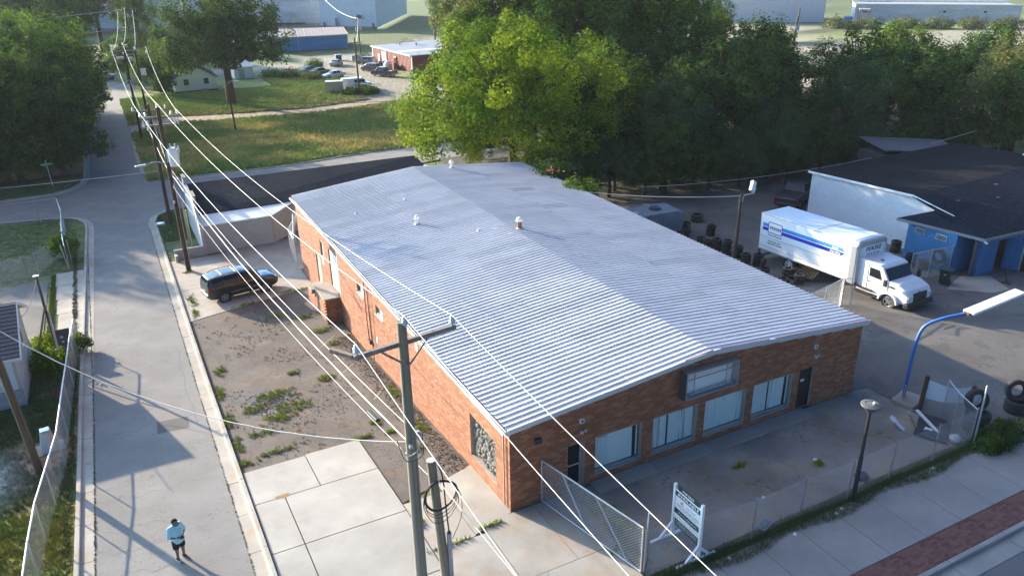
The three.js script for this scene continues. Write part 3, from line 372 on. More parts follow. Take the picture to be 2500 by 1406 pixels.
  mesh('dock_slab', rbox(1.02, .1, 2.68, .02, -.5, -.1, -24.5), M.oldConc, dk); mesh('dock_slab', rbox(1.02, .1, 2.15, .02, -.5, -.79, -26.9), M.oldConc, dk); mesh('dock_slab', rbox(1.3, .3, .5, .03, -.5, -.5, -26.1), M.oldConc, dk);
  const dbr = []; for (let c = 0; c < 20; c++) for (let k = 0; k < 9; k++) { const y = -.22 - c * BH; const z = -23.3 - k * BL - (c % 2) * .15; if (z > -25.7) dbr.push({ p: V(-.93, y, z), ry: PI / 2 }); if (k < 3) dbr.push({ p: V(-.78 + k * BL - (c % 2) * .1, y, -23.2), ry: 0 }); if (c > 6 && k < 7 && z - 2.6 > -27.9) dbr.push({ p: V(-.93, y, z - 2.6), ry: PI / 2 }); }
  for (const b of dbr) { const m = mesh('brick', bg, M['brick'], dk); m.material = brickMat(tones[Math.floor(r() * 14)]); m.position.copy(b.p); m.rotation.y = b.ry; m.scale.x = BL - .012; }
}
function brickMat(t) { brickMat.c = brickMat.c || new Map(); let m = brickMat.c.get(t); if (!m) { m = M.brick.clone(); m.color.copy(t); brickMat.c.set(t, m); } return m; }
// ---------- neighbouring buildings ----------
{ // low shop with the black roof behind the warehouse
  const b = thing('black_roof_shop', 'low building with a plain black roof and grey block wall behind the warehouse', 'building');
  mesh('block_wall', worldUV(bx(-5.7, -.4, -2.6, .0, -42.2, -41.95)), M.block, b);
  mesh('block_wall', worldUV(beam([-.4, -1.3, -42.1], [2.4, -1.3, -44.9], .2, 2.5)), M.pinkBlock, b);
  mesh('block_wall', worldUV(bx(2.22, 15.2, -2.7, .1, -44.8, -44.58)), M.pinkBlock, b);
  mesh('white_roof', slab([-5.7, .02, -41.9], [-.3, .02, -41.9], [2.6, .34, -44.6], [-5.7, .34, -44.0], .08), M.white, b);
  mesh('black_roof', worldUV(slab([-5.75, .4, -43.9], [15.6, .2, -44.3], [15.3, 1.25, -50.2], [-5.75, 1.25, -50.8], .12)), M.shingle, b);
  mesh('rear_wall', worldUV(bx(-5.7, 15.2, -3, 1.0, -50.6, -50.35)), M.whiteBlock, b); mesh('end_wall', worldUV(bx(14.9, 15.15, -3, .5, -50.3, -44.82)), M.whiteBlock, b);
  mesh('end_parapet', place(poly([[0, 0], [6, 0], [6, 1.0], [1.5, .35], [0, .3]], .16), 15.4, .3, -50.4, 0, PI / 2 + PI, 0), M.whiteD, b);
  const f = mesh('street_facade', place(poly([[41.75, -2.5], [51.2, -2.9], [51.2, 2.0], [49.8, 2.0], [49.8, 1.55], [45.3, 1.2], [45.3, 1.95], [43.6, 1.85], [43.6, 1.2], [41.75, .2]], .22), -5.72, 0, 0, 0, PI / 2, 0).translate(-.22, 0, 0), M.whiteD, b);
  mesh('facade_cap', [bx(-5.98, -5.68, 2.0, 2.08, -51.25, -49.75), bx(-5.98, -5.68, 1.95, 2.03, -45.35, -43.55)], M.timber, f);
  for (const [z, h] of [[-44.5, 3.2], [-46.8, 3.3]]) mesh('awning_post', bx(-6.6, -6.48, G(-6.5, z) - .1, G(-6.5, z) + h, z - .06, z + .06), std(.5, .42, .24, .8), b);
  mesh('low_wall', worldUV(bx(-8.1, -5.75, -2.6, -1.55, -41.9, -41.7)), M.block, b); mesh('step_wall', worldUV(bx(-8.1, -7.9, -2.6, -1.8, -41.68, -41.0)), M.block, b);
}
{ // blue and white tyre shop
  const b = thing('tyre_shop', 'blue and white tyre shop with dark shingle roof behind the box truck', 'shop');
  const gy = -.9;
  const ww = mesh('white_wall', worldUV(place(poly([[21.45, gy], [21.45, 3.02], [12.4, 3.4], [8.4, 2.78], [8.4, gy]].map(([s, y]) => [s, y]), .25), 38.0, 0, 0, 0, PI / 2, 0)), M.whiteBlock, b);
  mesh('rear_roof', worldUV(slab([37.85, 3.5, -12.4], [56, 3.5, -13.2], [56, 3.15, -22], [37.85, 3.1, -21.7], .1)), M.shingle2, b);
  mesh('front_roof', worldUV(merge([slab([37.85, 3.5, -12.4], [36.4, 2.56, -6.0], [48.5, 2.56, -5.3], [56, 3.5, -13.2], .1)])), M.shingle, b);
  mesh('side_roof', worldUV(slab([35.5, 2.5, -11.6], [36.42, 2.55, -5.98], [38.0, 3.0, -8.6], [38.0, 2.9, -10.6], .08)), M.shingle, b);
  mesh('fascia', [beam([35.5, 2.42, -11.6], [36.42, 2.47, -5.96], .05, .18), beam([36.4, 2.47, -5.96], [48.5, 2.47, -5.26], .05, .18)], std(.2, .2, .21, .6), b);
  mesh('white_rake', [beam([37.82, 3.08, -21.7], [37.82, 3.48, -12.4], .06, .16), beam([37.82, 3.52, -12.4], [37.6, 2.98, -9.0], .06, .1)], M.white, b);
  mesh('blue_wall', bx(36.05, 36.3, gy, 2.42, -11.05, -7.5), M.blueWall, b);
  mesh('blue_wall', bx(36.3, 38.0, gy, 2.4, -7.72, -7.5), M.blueWall, b);
  const fw = mesh('shop_front', place(poly([[36.9, gy], [48, gy], [48, 2.4], [36.9, 2.4]], .2, 0, [rectH(38.75, 39.9, -.3, 1.9), rectH(41.4, 44, .75, 2.05)]), 0, 0, -6.6), M.blueWall, b);
  mesh('porch_post', bx(36.62, 36.76, -.3, 2.4, -6.66, -6.52), M.darkgrey, b);
  const d = mesh('open_door', place(bx(0, .9, -.25, 1.85, -.03, .03), 39.85, 0, -6.4, 0, -1.2), M.blueWall, b); mesh('door_edge', place(bx(.86, .93, -.25, 1.86, -.04, .04), 39.85, 0, -6.4, 0, -1.2), M.frame, d);
  mesh('shop_window', bx(41.4, 44, .75, 2.05, -6.5, -6.48), M.doorGlass, b); mesh('window_sill', bx(41.3, 44.1, .68, .75, -6.55, -6.34), M.darkgrey, b);
  for (const z of [-10.1, -8.55]) { const g = mesh('vent_grille', [bx(36.0, 36.05, 1.75, 2.12, z - .38, z + .38)], M.whiteD, b); for (let i = 0; i < 8; i++) mesh('grille_slat', bx(35.985, 36.0, 1.79, 2.08, z - .33 + i * .087, z - .28 + i * .087), M.darkgrey, g); }
  mesh('corner_lamp', [cyl(.02, .07, .15, 36.45, 2.3, -5.85, 10, .8), box(.1, .1, .1, 36.45, 2.38, -5.95)], M.white, b);
  for (const [x, y, z] of [[40.2, 3.25, -10.6], [43.5, 3.15, -9.9], [45.8, 3.35, -11.6]]) mesh('roof_vent', box(.35, .14, .25, x, y - .05, z), M.darkgrey, b);
  const gp = mesh('grey_annex_roof', slab([49.5, 2.9, -24], [56, 2.4, -21], [60, 2.2, -26], [52, 2.9, -29], .1), std(.14, .16, .19, .8, { map: texGrain }), b);
  mesh('annex_wall', bx(50.5, 58, -1, 2.2, -27.5, -22.5), M.darkgrey, gp);
  mesh('dish', place(new THREE.SphereGeometry(.5, 14, 8, 0, PI * 2, 0, .9), 54.5, 3.9, -14.2, 1.0, 0, .5), M.white, b); mesh('dish_mast', bar([54.5, 3.3, -14.2], [54.5, 3.9, -14.2], .03), M.steel, b);
  mesh('white_canopy', slab([54.2, 3.7, -13.9], [56.5, 3.7, -13.4], [56.8, 3.75, -14.6], [54.6, 3.75, -15.2], .1), M.white, b);
}
{ // pale house at the left edge
  const b = thing('pale_house', 'pale house with ribbed roof coloured dark on its shaded slope and white skirting at the left edge', 'house');
  const x1 = -17.3, x0 = -29, z0 = -27.8, z1 = -21.4, zr = -24.7, ye = 1.25, yr = 2.75;
  mesh('gable_wall', worldUV(place(poly([[-z1, -.75], [-z0, -.75], [-z0, ye], [-zr, yr - .1], [-z1, ye]], .15), x1 - .15, 0, 0, 0, PI / 2, 0)), M.siding, b).position.x = 0;
  mesh('side_wall', worldUV(bx(x0, x1 - .16, -.75, ye, z1 - .15, z1)), M.sidingW, b); mesh('rear_wall', worldUV(bx(x0, x1 - .16, -.75, ye, z0, z0 + .15)), M.siding, b);
  mesh('skirting', [bx(x1 - .1, x1 + .03, -2.3, -.72, z0 - .02, z1 + .02), bx(x0, x1 - .1, -2.3, -.72, z1 - .1, z1 + .03)], M.whiteD, b);
  const dark = std(.1, .105, .12, .5, { map: texRoof, metalness: .2 });  // near slope's shade is put into this dark colour
  const pl = mesh('roof_slope', slab([x0, ye - .12, z1 + .35], [x1 + .35, ye - .12, z1 + .35], [x1 + .35, yr, zr], [x0, yr, zr], .06), dark, b);
  for (let i = 0; i < 14; i++) { const t = (i + .5) / 14; mesh('roof_rib', beam([x0, mix(ye - .12, yr, t) + .02, mix(z1 + .35, zr, t)], [x1 + .35, mix(ye - .12, yr, t) + .02, mix(z1 + .35, zr, t)], .05, .03), dark, pl); }
  mesh('roof_slope', slab([x0, yr + .01, zr], [x1 + .35, yr + .01, zr], [x1 + .35, ye - .12, z0 - .35], [x0, ye - .12, z0 - .35], .06), M.whiteD, b);  // far slope of the same roof, coloured pale to stand for sunlight
  mesh('rake_board', [beam([x1 + .37, ye - .16, z1 + .36], [x1 + .37, yr - .03, zr], .05, .16), beam([x1 + .37, yr - .03, zr], [x1 + .37, ye - .16, z0 - .36], .05, .16), bx(x0, x1 + .4, ye - .26, ye - .12, z1 + .35, z1 + .4)], M.white, b);
  const w = mesh('gable_window', [bx(x1, x1 + .05, -.1, .06, -25.9, -25.0), bx(x1, x1 + .05, .9, .98, -25.9, -25.0), bx(x1, x1 + .05, .06, .9, -25.9, -25.82), bx(x1, x1 + .05, .06, .9, -25.08, -25)], M.white, b); mesh('pane', bx(x1, x1 + .02, .06, .9, -25.82, -25.08), M.doorGlass, w);
}
// ---------- far buildings ----------
function ribWall(name, parent, a, b, y0, y1, mat, n) { const d = V(b[0] - a[0], 0, b[1] - a[1]), l = d.length(); d.normalize(); const w = mesh(name, beam([a[0], (y0 + y1) / 2, a[1]], [b[0], (y0 + y1) / 2, b[1]], .2, y1 - y0), mat, parent); for (let i = 0; i <= n; i++) { const x = mix(a[0], b[0], i / n), z = mix(a[1], b[1], i / n); mesh('wall_rib', box(.1, y1 - y0, .34, x, (y0 + y1) / 2, z, 0, Math.atan2(d.x, d.z) + PI / 2), mat, w); } return w; }
{
  const b = thing('white_cottage', 'white weatherboard cottage end beside the big tree', 'house'), y = -3.85;
  mesh('gable_wall', worldUV(place(poly([[0, 0], [7.4, 0], [7.4, 2.7], [3.7, 4.9], [0, 2.7]], .2), 1.5, y, -137.5)), M.sidingW, b); mesh('side_wall', worldUV(bx(8.7, 8.9, y, y + 2.7, -147, -137.5)), M.sidingW, b); mesh('side_wall', worldUV(bx(1.5, 1.7, y, y + 2.7, -147, -137.5)), M.sidingW, b); mesh('foundation', bx(1.4, 9, y - .3, y + .35, -147, -137.2), M.darkgrey, b);
  mesh('roof_slope', slab([1.1, y + 2.5, -137], [5.2, y + 5, -137], [5.2, y + 5, -147.3], [1.1, y + 2.5, -147.3], .12), M.shingle, b); mesh('roof_slope', slab([9.3, y + 2.5, -137], [5.2, y + 5, -137], [5.2, y + 5, -147.3], [9.3, y + 2.5, -147.3], .12), M.shingle, b);
  for (const x of [3.1, 6.6]) { const w = mesh('window', bx(x, x + 1, y + 1.3, y + 2.5, -137.28, -137.2), M.white, b); mesh('pane', bx(x + .08, x + .92, y + 1.38, y + 2.42, -137.2, -137.17), M.doorGlass, w); }
  mesh('step', bx(6, 7.2, y, y + .5, -137.2, -136.4), M.oldConc, b);
}
{ const b = thing('white_shed', 'small white shed with pale roof right of the big tree', 'shed'), y = -3.95; mesh('wall', worldUV(bx(14.2, 17.9, y, y + 2.4, -156, -150.4)), M.sidingW, b); mesh('roof', slab([13.9, y + 2.4, -150], [18.2, y + 2.4, -150], [18.2, y + 3.3, -156.3], [13.9, y + 3.3, -156.3], .1), M.whiteD, b); mesh('door', bx(15, 16.2, y, y + 2, -150.4, -150.34), M.whiteD, b); }
{
  const b = thing('blue_metal_building', 'long bright blue metal building with a tan roof', 'building'), y = -4;
  const blue = std(.09, .42, .8, .55, { map: texGrain }), tan = std(.46, .36, .28, .6, { map: texRoof });
  ribWall('wall', b, [30, -194.6], [50.2, -192.6], y, y + 3.6, blue, 26); ribWall('end_wall', b, [50.3, -192.6], [53, -206], y, y + 3.6, blue, 12);
  const rf = mesh('roof', slab([29.8, y + 3.7, -194.2], [50.6, y + 3.5, -192.2], [53.4, y + 4.3, -206.5], [32.5, y + 4.5, -208.5], .15), tan, b); for (let i = 0; i < 24; i++) mesh('roof_rib', beam([mix(29.8, 50.6, i / 23), mix(3.75, 3.55, i / 23) + y, mix(-194.2, -192.2, i / 23)], [mix(32.5, 53.4, i / 23), mix(4.55, 4.35, i / 23) + y, mix(-208.5, -206.5, i / 23)], .12, .07), tan, rf);
  mesh('fascia', beam([29.8, y + 3.55, -194.1], [50.6, y + 3.4, -192.1], .1, .2), M.whiteD, b); mesh('downpipe', bar([37.5, y, -193.7], [37.5, y + 3.5, -193.7], .08), M.whiteD, b);
}
{
  const b = thing('red_metal_building', 'red metal workshop with grey roof half behind the bright tree', 'building'), y = -3.95;
  const red = std(.34, .06, .045, .6, { map: texGrain });
  const w = ribWall('wall', b, [48, -137.6], [47, -160], y, y + 3.6, red, 30); ribWall('end_wall', b, [48, -137.5], [62, -134.5], y, y + 3.6, red, 16); ribWall('rear_wall', b, [47, -160.1], [62, -158], y, y + 3.6, red, 12);
  mesh('roof', slab([47.4, y + 3.7, -137.2], [62.4, y + 4.2, -134.2], [61.6, y + 4.2, -158.4], [46.5, y + 3.7, -160.4], .15), std(.32, .33, .35, .6, { map: texRoof }), b);
  mesh('skylight', slab([47.6, y + 3.74, -144], [62, y + 4.24, -141], [62, y + 4.24, -143], [47.6, y + 3.74, -146], .02), M.white, b);
  mesh('white_trim', [beam([47.5, y + 3.6, -137.2], [46.5, y + 3.6, -160.4], .12, .25), bx(47.75, 47.95, y, y + 3.6, -137.55, -137.3), bx(46.8, 47.0, y, y + 3.6, -160.3, -160)], M.white, b);
  const gd = (z0, z1, y1, n) => mesh(n, bx(47.1, 47.32, y, y + y1, z0, z1), M.white, b); gd(-154.4, -151.6, 3.0, 'garage_door').position.x = -.03; gd(-156.9, -156, 2.2, 'door').position.x = -.12; const wn2 = gd(-146.9, -145.9, 2.6, 'window'); wn2.position.x = .15; mesh('pane', bx(47.05, 47.1, y + 1.2, y + 2.4, -146.8, -146), M.doorGlass, wn2);
  mesh('roof_vent', [cyl(.2, .2, .6, 52, y + 4.2, -156, 8), cyl(.2, .2, .6, 54.5, y + 4.3, -152, 8)], M.whiteD, b);
}
{
  const grey = std(.76, .83, .88, .6, { map: texRoof });
  const b = thing('grey_warehouse', 'tall pale grey metal warehouse with a white dock door', 'warehouse'), y = -4;
  ribWall('wall', b, [60, -256], [74, -239], y + .6, y + 12, grey, 20); ribWall('side_wall', b, [74.2, -239], [104, -292], y + .6, y + 12, grey, 24); mesh('plinth', [beam([60, y + .3, -256], [74, y + .3, -239], .4, 1.2)], M.oldConc, b);
  const d = mesh('dock_door', place(bx(-1.6, 1.6, 0, 3.4, 0, .1), 63.9, y + .1, -250.9, 0, .88), M.white, b); mesh('door_lamp', place(box(.4, .3, .4), 64, y + 4.2, -250.6), M.white, d);
  for (const t of [.05, .93]) mesh('pier', box(.7, 2, .6, mix(60, 74, t), y + 1, mix(-255.6, -238.6, t), 0, .88), std(.3, .2, .16, .9), b); mesh('vent_hood', box(1.2, .9, .8, 69.8, y + 4, -243.6, 0, .88), M.darkgrey, b); mesh('upper_vent', box(1.6, 1.2, .1, 66, y + 11, -248.3, 0, .88), M.galv, b);
  const c = thing('white_warehouse', 'long white warehouse with two loading docks behind the big tree', 'warehouse'), wh = std(.88, .9, .92, .7, { map: texGrain });
  ribWall('wall', c, [20, -285], [66, -262], y + .9, y + 12, wh, 10); ribWall('wall', c, [-70, -300], [19.6, -285], y + 1, y + 13, wh, 12); mesh('plinth', [beam([20, y + .4, -285], [66, y + .4, -262], .5, 1.4), beam([-70, y + .4, -300], [19.6, y + .4, -285], .5, 1.4)], M.oldConc, c);
  for (const t of [.55, .74]) mesh('dock_door', box(3, 3.4, .3, mix(20, 66, t), y + 3, mix(-285, -262, t) + .2, 0, .464), std(.3, .32, .34, .7), c); mesh('dock_edge', beam([44, y + 1.1, -272.4], [57, y + 1.1, -265.9], 1, .5), M.darkgrey, c); mesh('side_door', box(1.2, 2.6, .3, 38.6, y + 2.4, -275.2, 0, .464), M.darkgrey, c);
}
{
  const b = thing('long_white_building', 'long white flat roofed building at the far right edge', 'building'), y = -4, wh = std(.8, .79, .8, .8, { map: texGrain });
  const A = [212, -166.5], B = [245.5, -133]; const w = mesh('wall', beam([A[0], y + 2.7, A[1]], [B[0], y + 2.6, B[1]], .3, 5.4), wh, b); mesh('end_wall', beam([A[0], y + 2.7, A[1]], [A[0] + 9, y + 2.7, A[1] - 9], .3, 5.4), wh, b);
  mesh('roof', slab([A[0], y + 5.2, A[1]], [B[0], y + 5.0, B[1]], [B[0] + 12, y + 5, B[1] - 12], [A[0] + 12, y + 5.2, A[1] - 12], .1), M.whiteD, b); mesh('parapet', [beam([A[0], y + 5.5, A[1]], [B[0], y + 5.3, B[1]], .5, .3), beam([A[0] + 12, y + 5.6, A[1] - 12], [B[0] + 12, y + 5.4, B[1] - 12], .5, .4)], M.white, b);
  const at = (t, o) => [mix(A[0], B[0], t) - o * .7, mix(A[1], B[1], t) + o * .7]; for (const t of [.55, .79]) { const [x, z] = at(t, .2); const q = mesh('window', box(1.1, .8, .2, x, y + 3.3, z, 0, -PI / 4), M.white, b); mesh('pane', box(.9, .6, .26, x, y + 3.3, z, 0, -PI / 4), M.doorGlass, q); }
  { const [x, z] = at(.67, .7); mesh('air_unit', box(1.6, 2.6, 1.2, x, y + 2, z, 0, -PI / 4), M.galv, b); const [x2, z2] = at(.06, .25); mesh('dark_vent', box(1.5, .4, .3, x2, y + 3.2, z2, 0, -PI / 4), M.darkgrey, b); for (const t of [.21, .33, .52, .8]) { const [p, q] = at(t, .3); mesh('downpipe', bar([p, y, q], [p, y + (t > .5 ? 4 : 2.4), q], .1), M.whiteD, b); } }
  const c = thing('pale_block_building', 'pale block building partly hidden by treetops at the top right', 'building'); mesh('wall', worldUV(beam([172, y + 3.5, -196], [204, y + 3.5, -172], .3, 7)), M.whiteBlock, c); mesh('side_wall', beam([204, y + 3.5, -172], [216, y + 3.5, -186], .3, 7), M.whiteBlock, c); mesh('flat_roof', slab([172, y + 6.9, -196], [204, y + 6.9, -172], [216, y + 6.9, -186], [184, y + 6.9, -210], .2), M.whiteD, c);
  const d = thing('blue_container', 'blue skip container beside the long white building', 'container', [205, -4, -163], .8); mesh('body', bx(-2.4, 2.4, 0, 2.2, -1.1, 1.1), std(.03, .15, .4, .6), d); for (let i = 0; i < 7; i++) mesh('side_rib', bx(-2.2 + i * .7, -2.1 + i * .7, .1, 2.1, 1.1, 1.2), std(.03, .13, .36, .6), d);
  const e = thing('steel_canopy', 'rusty steel canopy frame at the end of the long white building', 'canopy', [209, -4, -160.5], .8); for (const x of [-2.5, 2.5]) for (const z of [-1.5, 1.5]) mesh('post', bar([x, 0, z], [x, 4, z], .1), M.rust, e); mesh('top_frame', [beam([-2.7, 4, -1.5], [2.7, 4, -1.5], .2, .2), beam([-2.7, 4, 1.5], [2.7, 4, 1.5], .2, .2)], M.rust, e); mesh('cover', box(3.6, .12, 3.2, -.6, 4.5, 0), M.whiteD, e);
}
// ---------- utility poles, wires, lamps ----------
function poleGeo(base, top, r0, r1) { return bar(base, top, r0, 14, r1); }
function insulator(p) { const pts = [[0, 0], [.03, 0], [.03, .06], [.09, .07], [.09, .1], [.05, .11], [.085, .13], [.085, .155], [.045, .165], [.08, .185], [.08, .21], [.04, .22], [.065, .24], [.065, .27], [.03, .3], [0, .31]]; return place(lathe(pts, 12), ...p, 0, 0, 0, 1.05); }
{
  const p = thing('utility_pole', 'weathered grey green utility pole in the foreground with one crossarm', 'utility pole');
  mesh('shaft', poleGeo([-4.53, -.3, 2.45], [-4.53, 10.12, 2.45], .2, .14), M.poleG, p);
  const arm = mesh('crossarm', beam([-6.02, 9.44, 2.63], [-2.8, 9.44, 2.18], .11, .14), M.timber, p);
  mesh('arm_end_piece', beam([-6.02, 9.44, 2.55], [-6.45, 9.46, 1.9], .12, .12), M.paleWood, p);
  for (const t of [.03, .97]) mesh('insulator', insulator([mix(-6.02, -2.8, t), 9.51, mix(2.63, 2.18, t)]), M.porcelain, p); mesh('insulator', insulator([-4.47, 10.0, 2.56]), M.porcelain, p);
  mesh('brace', [beam([-5.2, 9.36, 2.55], [-4.5, 8.8, 2.64], .02, .06), beam([-3.75, 9.36, 2.35], [-4.46, 8.8, 2.64], .02, .06)], M.timber, p);
  mesh('clamp', [box(.1, .14, .1, -4.35, 6.3, 2.5), box(.1, .1, .12, -4.6, 6.1, 2.65), box(.14, .1, .1, -4.3, 6.35, 2.4)], M.whiteD, p); mesh('loop_wire', tube([[-4.9, 6.15, 2.55], [-4.75, 5.9, 2.8], [-4.4, 6.0, 2.75], [-4.2, 6.3, 2.5]], .018), M.wireW, p);
  mesh('drip_loop', tube([[-4.95, 6.3, 2.4], [-4.8, 5.7, 2.75], [-4.3, 5.75, 2.75], [-4.15, 6.2, 2.4]], .014), M.cable, p);
}
{
  const p = thing('short_utility_pole', 'short cut off pole with a coil of black cable', 'utility pole');
  mesh('shaft', poleGeo([-3.48, -.3, 1.95], [-3.8, 4.95, 2.05], .17, .15), M.poleG, p); mesh('cut_top', place(new THREE.CylinderGeometry(.148, .15, .02, 14), -3.8, 4.955, 2.05), std(.5, .48, .4, .9), p);
  mesh('riser_guard', [bx(-3.42, -3.28, -.1, 1.95, 2.04, 2.12)], M.whiteD, p); mesh('riser_cable', tube([[-3.58, 4.75, 2.1], [-3.5, 4.3, 2.2], [-3.45, 3.2, 2.2], [-3.36, 2.0, 2.12]], .025), M.cable, p); mesh('riser_collar', cyl(.06, .06, .08, -3.35, 1.97, 2.1, 12), M.black, p);
  const c = thing('cable_coil', 'coil of spare black cable hung on the short pole', 'cable coil'), r = rng(8);
  for (let i = 0; i < 13; i++) { const q = []; const R0 = .52 + .05 * r(), oy = i > 9 ? -.18 * (i - 9) : 0, cx = -3.62 + .05 * (r() - .5), cy = 3.7 + .04 * r() + oy * .4, cz = 2.28 + .05 * r(); for (let k = 0; k < 18; k++) { const a = k / 18 * PI * 2; q.push([cx + (R0 + (i > 9 ? .08 * r() : 0)) * Math.cos(a), cy + (R0 * .98 - oy * .5) * Math.sin(a) * (Math.sin(a) < 0 ? 1.02 : 1), cz + .05 * Math.sin(a * 2)]); } mesh('cable_turn', tube(q, .013, 40, 5, true), M.cable, c); }
  mesh('loose_end', tube([[-3.2, 4.05, 2.3], [-2.95, 3.5, 2.3], [-2.98, 2.6, 2.3], [-3.3, 1.8, 2.25]], .012), M.cable, c);
}
{ // transformer pole
  const X = -7.46, Z = -38.55, y0 = -2.3;
  const p = thing('transformer_pole', 'reddish brown pole carrying a white transformer and a street lamp', 'utility pole');
  mesh('shaft', poleGeo([X, y0 - .3, Z], [X, 9.95, Z], .19, .13), M.poleR, p);
  mesh('crossarm', beam([X - 1.25, 9.3, Z - .15], [X + 1.25, 9.3, Z + .18], .11, .13), M.timber, p); mesh('crossarm', beam([X - 1.2, 8.75, Z - .15], [X + .9, 8.75, Z + .18], .11, .13), M.timber, p);
  for (const t of [-1.2, -.85, .8, 1.2]) mesh('insulator', insulator([X + t, 9.36, Z]), M.porcelain, p); mesh('insulator', insulator([X, 9.9, Z]), M.porcelain, p);
  for (const t of [-1.1, -.8, .95, 1.15]) mesh('cutout', cyl(.05, .05, .45, X + t, 8.95, Z + .2, 8, .2), M.porcelain, p);
  const tr = mesh('transformer', [cyl(.34, .37, 1.15, X + .42, 6.45, Z + .42, 20), cyl(.39, .2, .14, X + .42, 7.1, Z + .42, 20)], M.white, p); mesh('bushing', [cyl(.05, .04, .3, X + .3, 7.3, Z + .42, 8), cyl(.05, .04, .3, X + .62, 7.3, Z + .5, 8), cyl(.05, .05, .5, X + .83, 7.0, Z + .5, 8)], M.porcelain, tr);
  mesh('bracket', box(.3, .8, .1, X + .1, 6.5, Z + .1), M.steel, p);
  const l = mesh('lamp_arm', tube([[X, 5.9, Z], [X - .7, 6.25, Z + .2], [X - 1.5, 6.2, Z + .4]], .035), M.galv, p); mesh('lamp_head', rbox(.75, .13, .26, .05, X - 1.8, 6.17, Z + .48, 0, .25), M.whiteD, l);
  mesh('comm_bracket', [box(.1, .4, .1, X + .12, 5.2, Z + .14), box(.1, .3, .1, X + .1, 4.4, Z + .16), box(.12, .2, .1, X - .1, 3.2, Z + .18)], M.whiteD, p); mesh('guard', bar([X + .17, y0 + .2, Z + .1], [X + .14, 4.8, Z + .1], .02), M.wireW, p);
  const X2 = -7.44, Z2 = -52.83; const q = thing('utility_pole', 'dark pole on the small lawn just behind the transformer pole', 'utility pole'); mesh('shaft', poleGeo([X2, -3, Z2], [X2 + .05, 8.0, Z2], .17, .12), M.poleR, q); mesh('crossarm', beam([X2 - 1.3, 7.45, Z2 - .2], [X2 + 1.5, 7.45, Z2 + .2], .11, .13), M.timber, q); for (const t of [-1.2, 1.4]) mesh('insulator', insulator([X2 + t, 7.52, Z2]), M.porcelain, q); mesh('arrester', cyl(.08, .08, .8, X2 - .3, 6.2, Z2 + .2, 8), M.white, q);
  // farther poles of the same street
  for (const [x, z, h, lab] of [[-7.0, -96, 12.4, 'double armed pole of the street row near the cottage'], [-5.6, -99, 11.6, 'darker twin pole just right of the double armed pole'], [-3, -168, 13.5, 'farthest street pole standing above the small trees']]) { const o = thing('utility_pole', lab, 'utility pole', [x, G(x, z), z]); mesh('shaft', bar([0, -.2, 0], [0, h, 0], .17, 10, .12), M.poleR, o); mesh('crossarm', beam([-1.5, h - .7, -.2], [1.5, h - .7, .2], .12, .14), M.timber, o); for (const t of [-1.4, 1.4]) mesh('insulator', insulator([t, h - .63, 0]), M.porcelain, o); mesh('insulator', insulator([0, h, 0]), M.porcelain, o); if (z === -99) mesh('fuse_rack', [.3, .55, .8].map(t => cyl(.09, .09, .9, t, h - 3, .2, 8)), M.white, o); if (z === -96) mesh('switch_gear', [box(.9, .3, .4, -.6, h - 1.6, 0), box(.5, .5, .4, .6, h - 1.8, 0)], M.whiteD, o); }
  const lp = thing('thin_wood_pole', 'thin grey pole among the dark trees left of the street', 'pole', [-15.45, -3.3, -85.3]); mesh('shaft', bar([0, -.2, 0], [-.3, 6.4, 0], .13, 10, .1), M.poleG, lp);
  const mp = thing('lamp_pole', 'thin brown pole with a street lamp standing in the field', 'pole', [5.2, -3.45, -95]); mesh('shaft', bar([0, -.2, 0], [-.25, 6.9, 0], .13, 10, .1), M.poleR, mp); mesh('lamp_arm', tube([[-.25, 6.5, 0], [.3, 6.95, .1], [.9, 6.9, .2]], .03), M.galv, mp); mesh('lamp_head', rbox(.6, .12, .25, .04, 1.1, 6.88, .22), M.whiteD, mp);
  const fp = thing('transformer_pole', 'black pole with three transformers beside the white van', 'utility pole', [29.8, -3.65, -116]); mesh('shaft', bar([0, -.2, 0], [0, 9.7, 0], .17, 10, .12), M.poleR, fp); mesh('crossarm', beam([-1.3, 8.9, 0], [1.3, 8.9, 0], .12, .14), M.timber, fp); mesh('transformer', cyl(.3, .3, .9, -.6, 6.4, .2, 12), M.whiteD, fp); mesh('transformer', cyl(.3, .3, .9, .55, 6.35, .2, 12), M.whiteD, fp); mesh('transformer', cyl(.28, .28, .85, .1, 6.5, -.5, 12), M.whiteD, fp); for (const t of [-1.2, -.5, .5, 1.2]) mesh('insulator', insulator([t, 8.97, 0]), M.porcelain, fp);
  const fq = thing('utility_pole', 'dark pole between the blue and red metal buildings', 'utility pole', [47, -4, -170.5]); mesh('shaft', bar([0, -.2, 0], [0, 10, 0], .18, 10, .13), M.poleR, fq); mesh('crossarm', beam([-1.6, 9, 0], [1.6, 9, 0], .13, .15), M.timber, fq); for (const t of [-.5, 0, .5]) mesh('transformer', cyl(.25, .25, .8, t, 6.6, .3, 10), M.whiteD, fq);
  const tp = thing('wood_pole', 'plain reddish pole rising between treetop and red building roof', 'pole', [64, -4, -164]); mesh('shaft', bar([0, 0, 0], [0, 9.4, 0], .2, 10, .16), M.poleR, tp);
  const gp = thing('steel_pole', 'short dark double post under the left edge of the bright tree', 'post', [29.2, -3.05, -73.3]); mesh('post', bar([0, 0, 0], [-.3, 5.6, 0], .16, 10), M.darkgrey, gp); mesh('post', bar([.45, 0, .1], [.2, 4.6, 0], .1, 10), M.steel, gp);
  const ap = thing('wood_pole', 'slim pole in front of the white warehouse docks', 'pole', [40, -4, -232]); mesh('shaft', bar([0, 0, 0], [-.3, 13, 0], .2, 8, .15), M.poleR, ap);
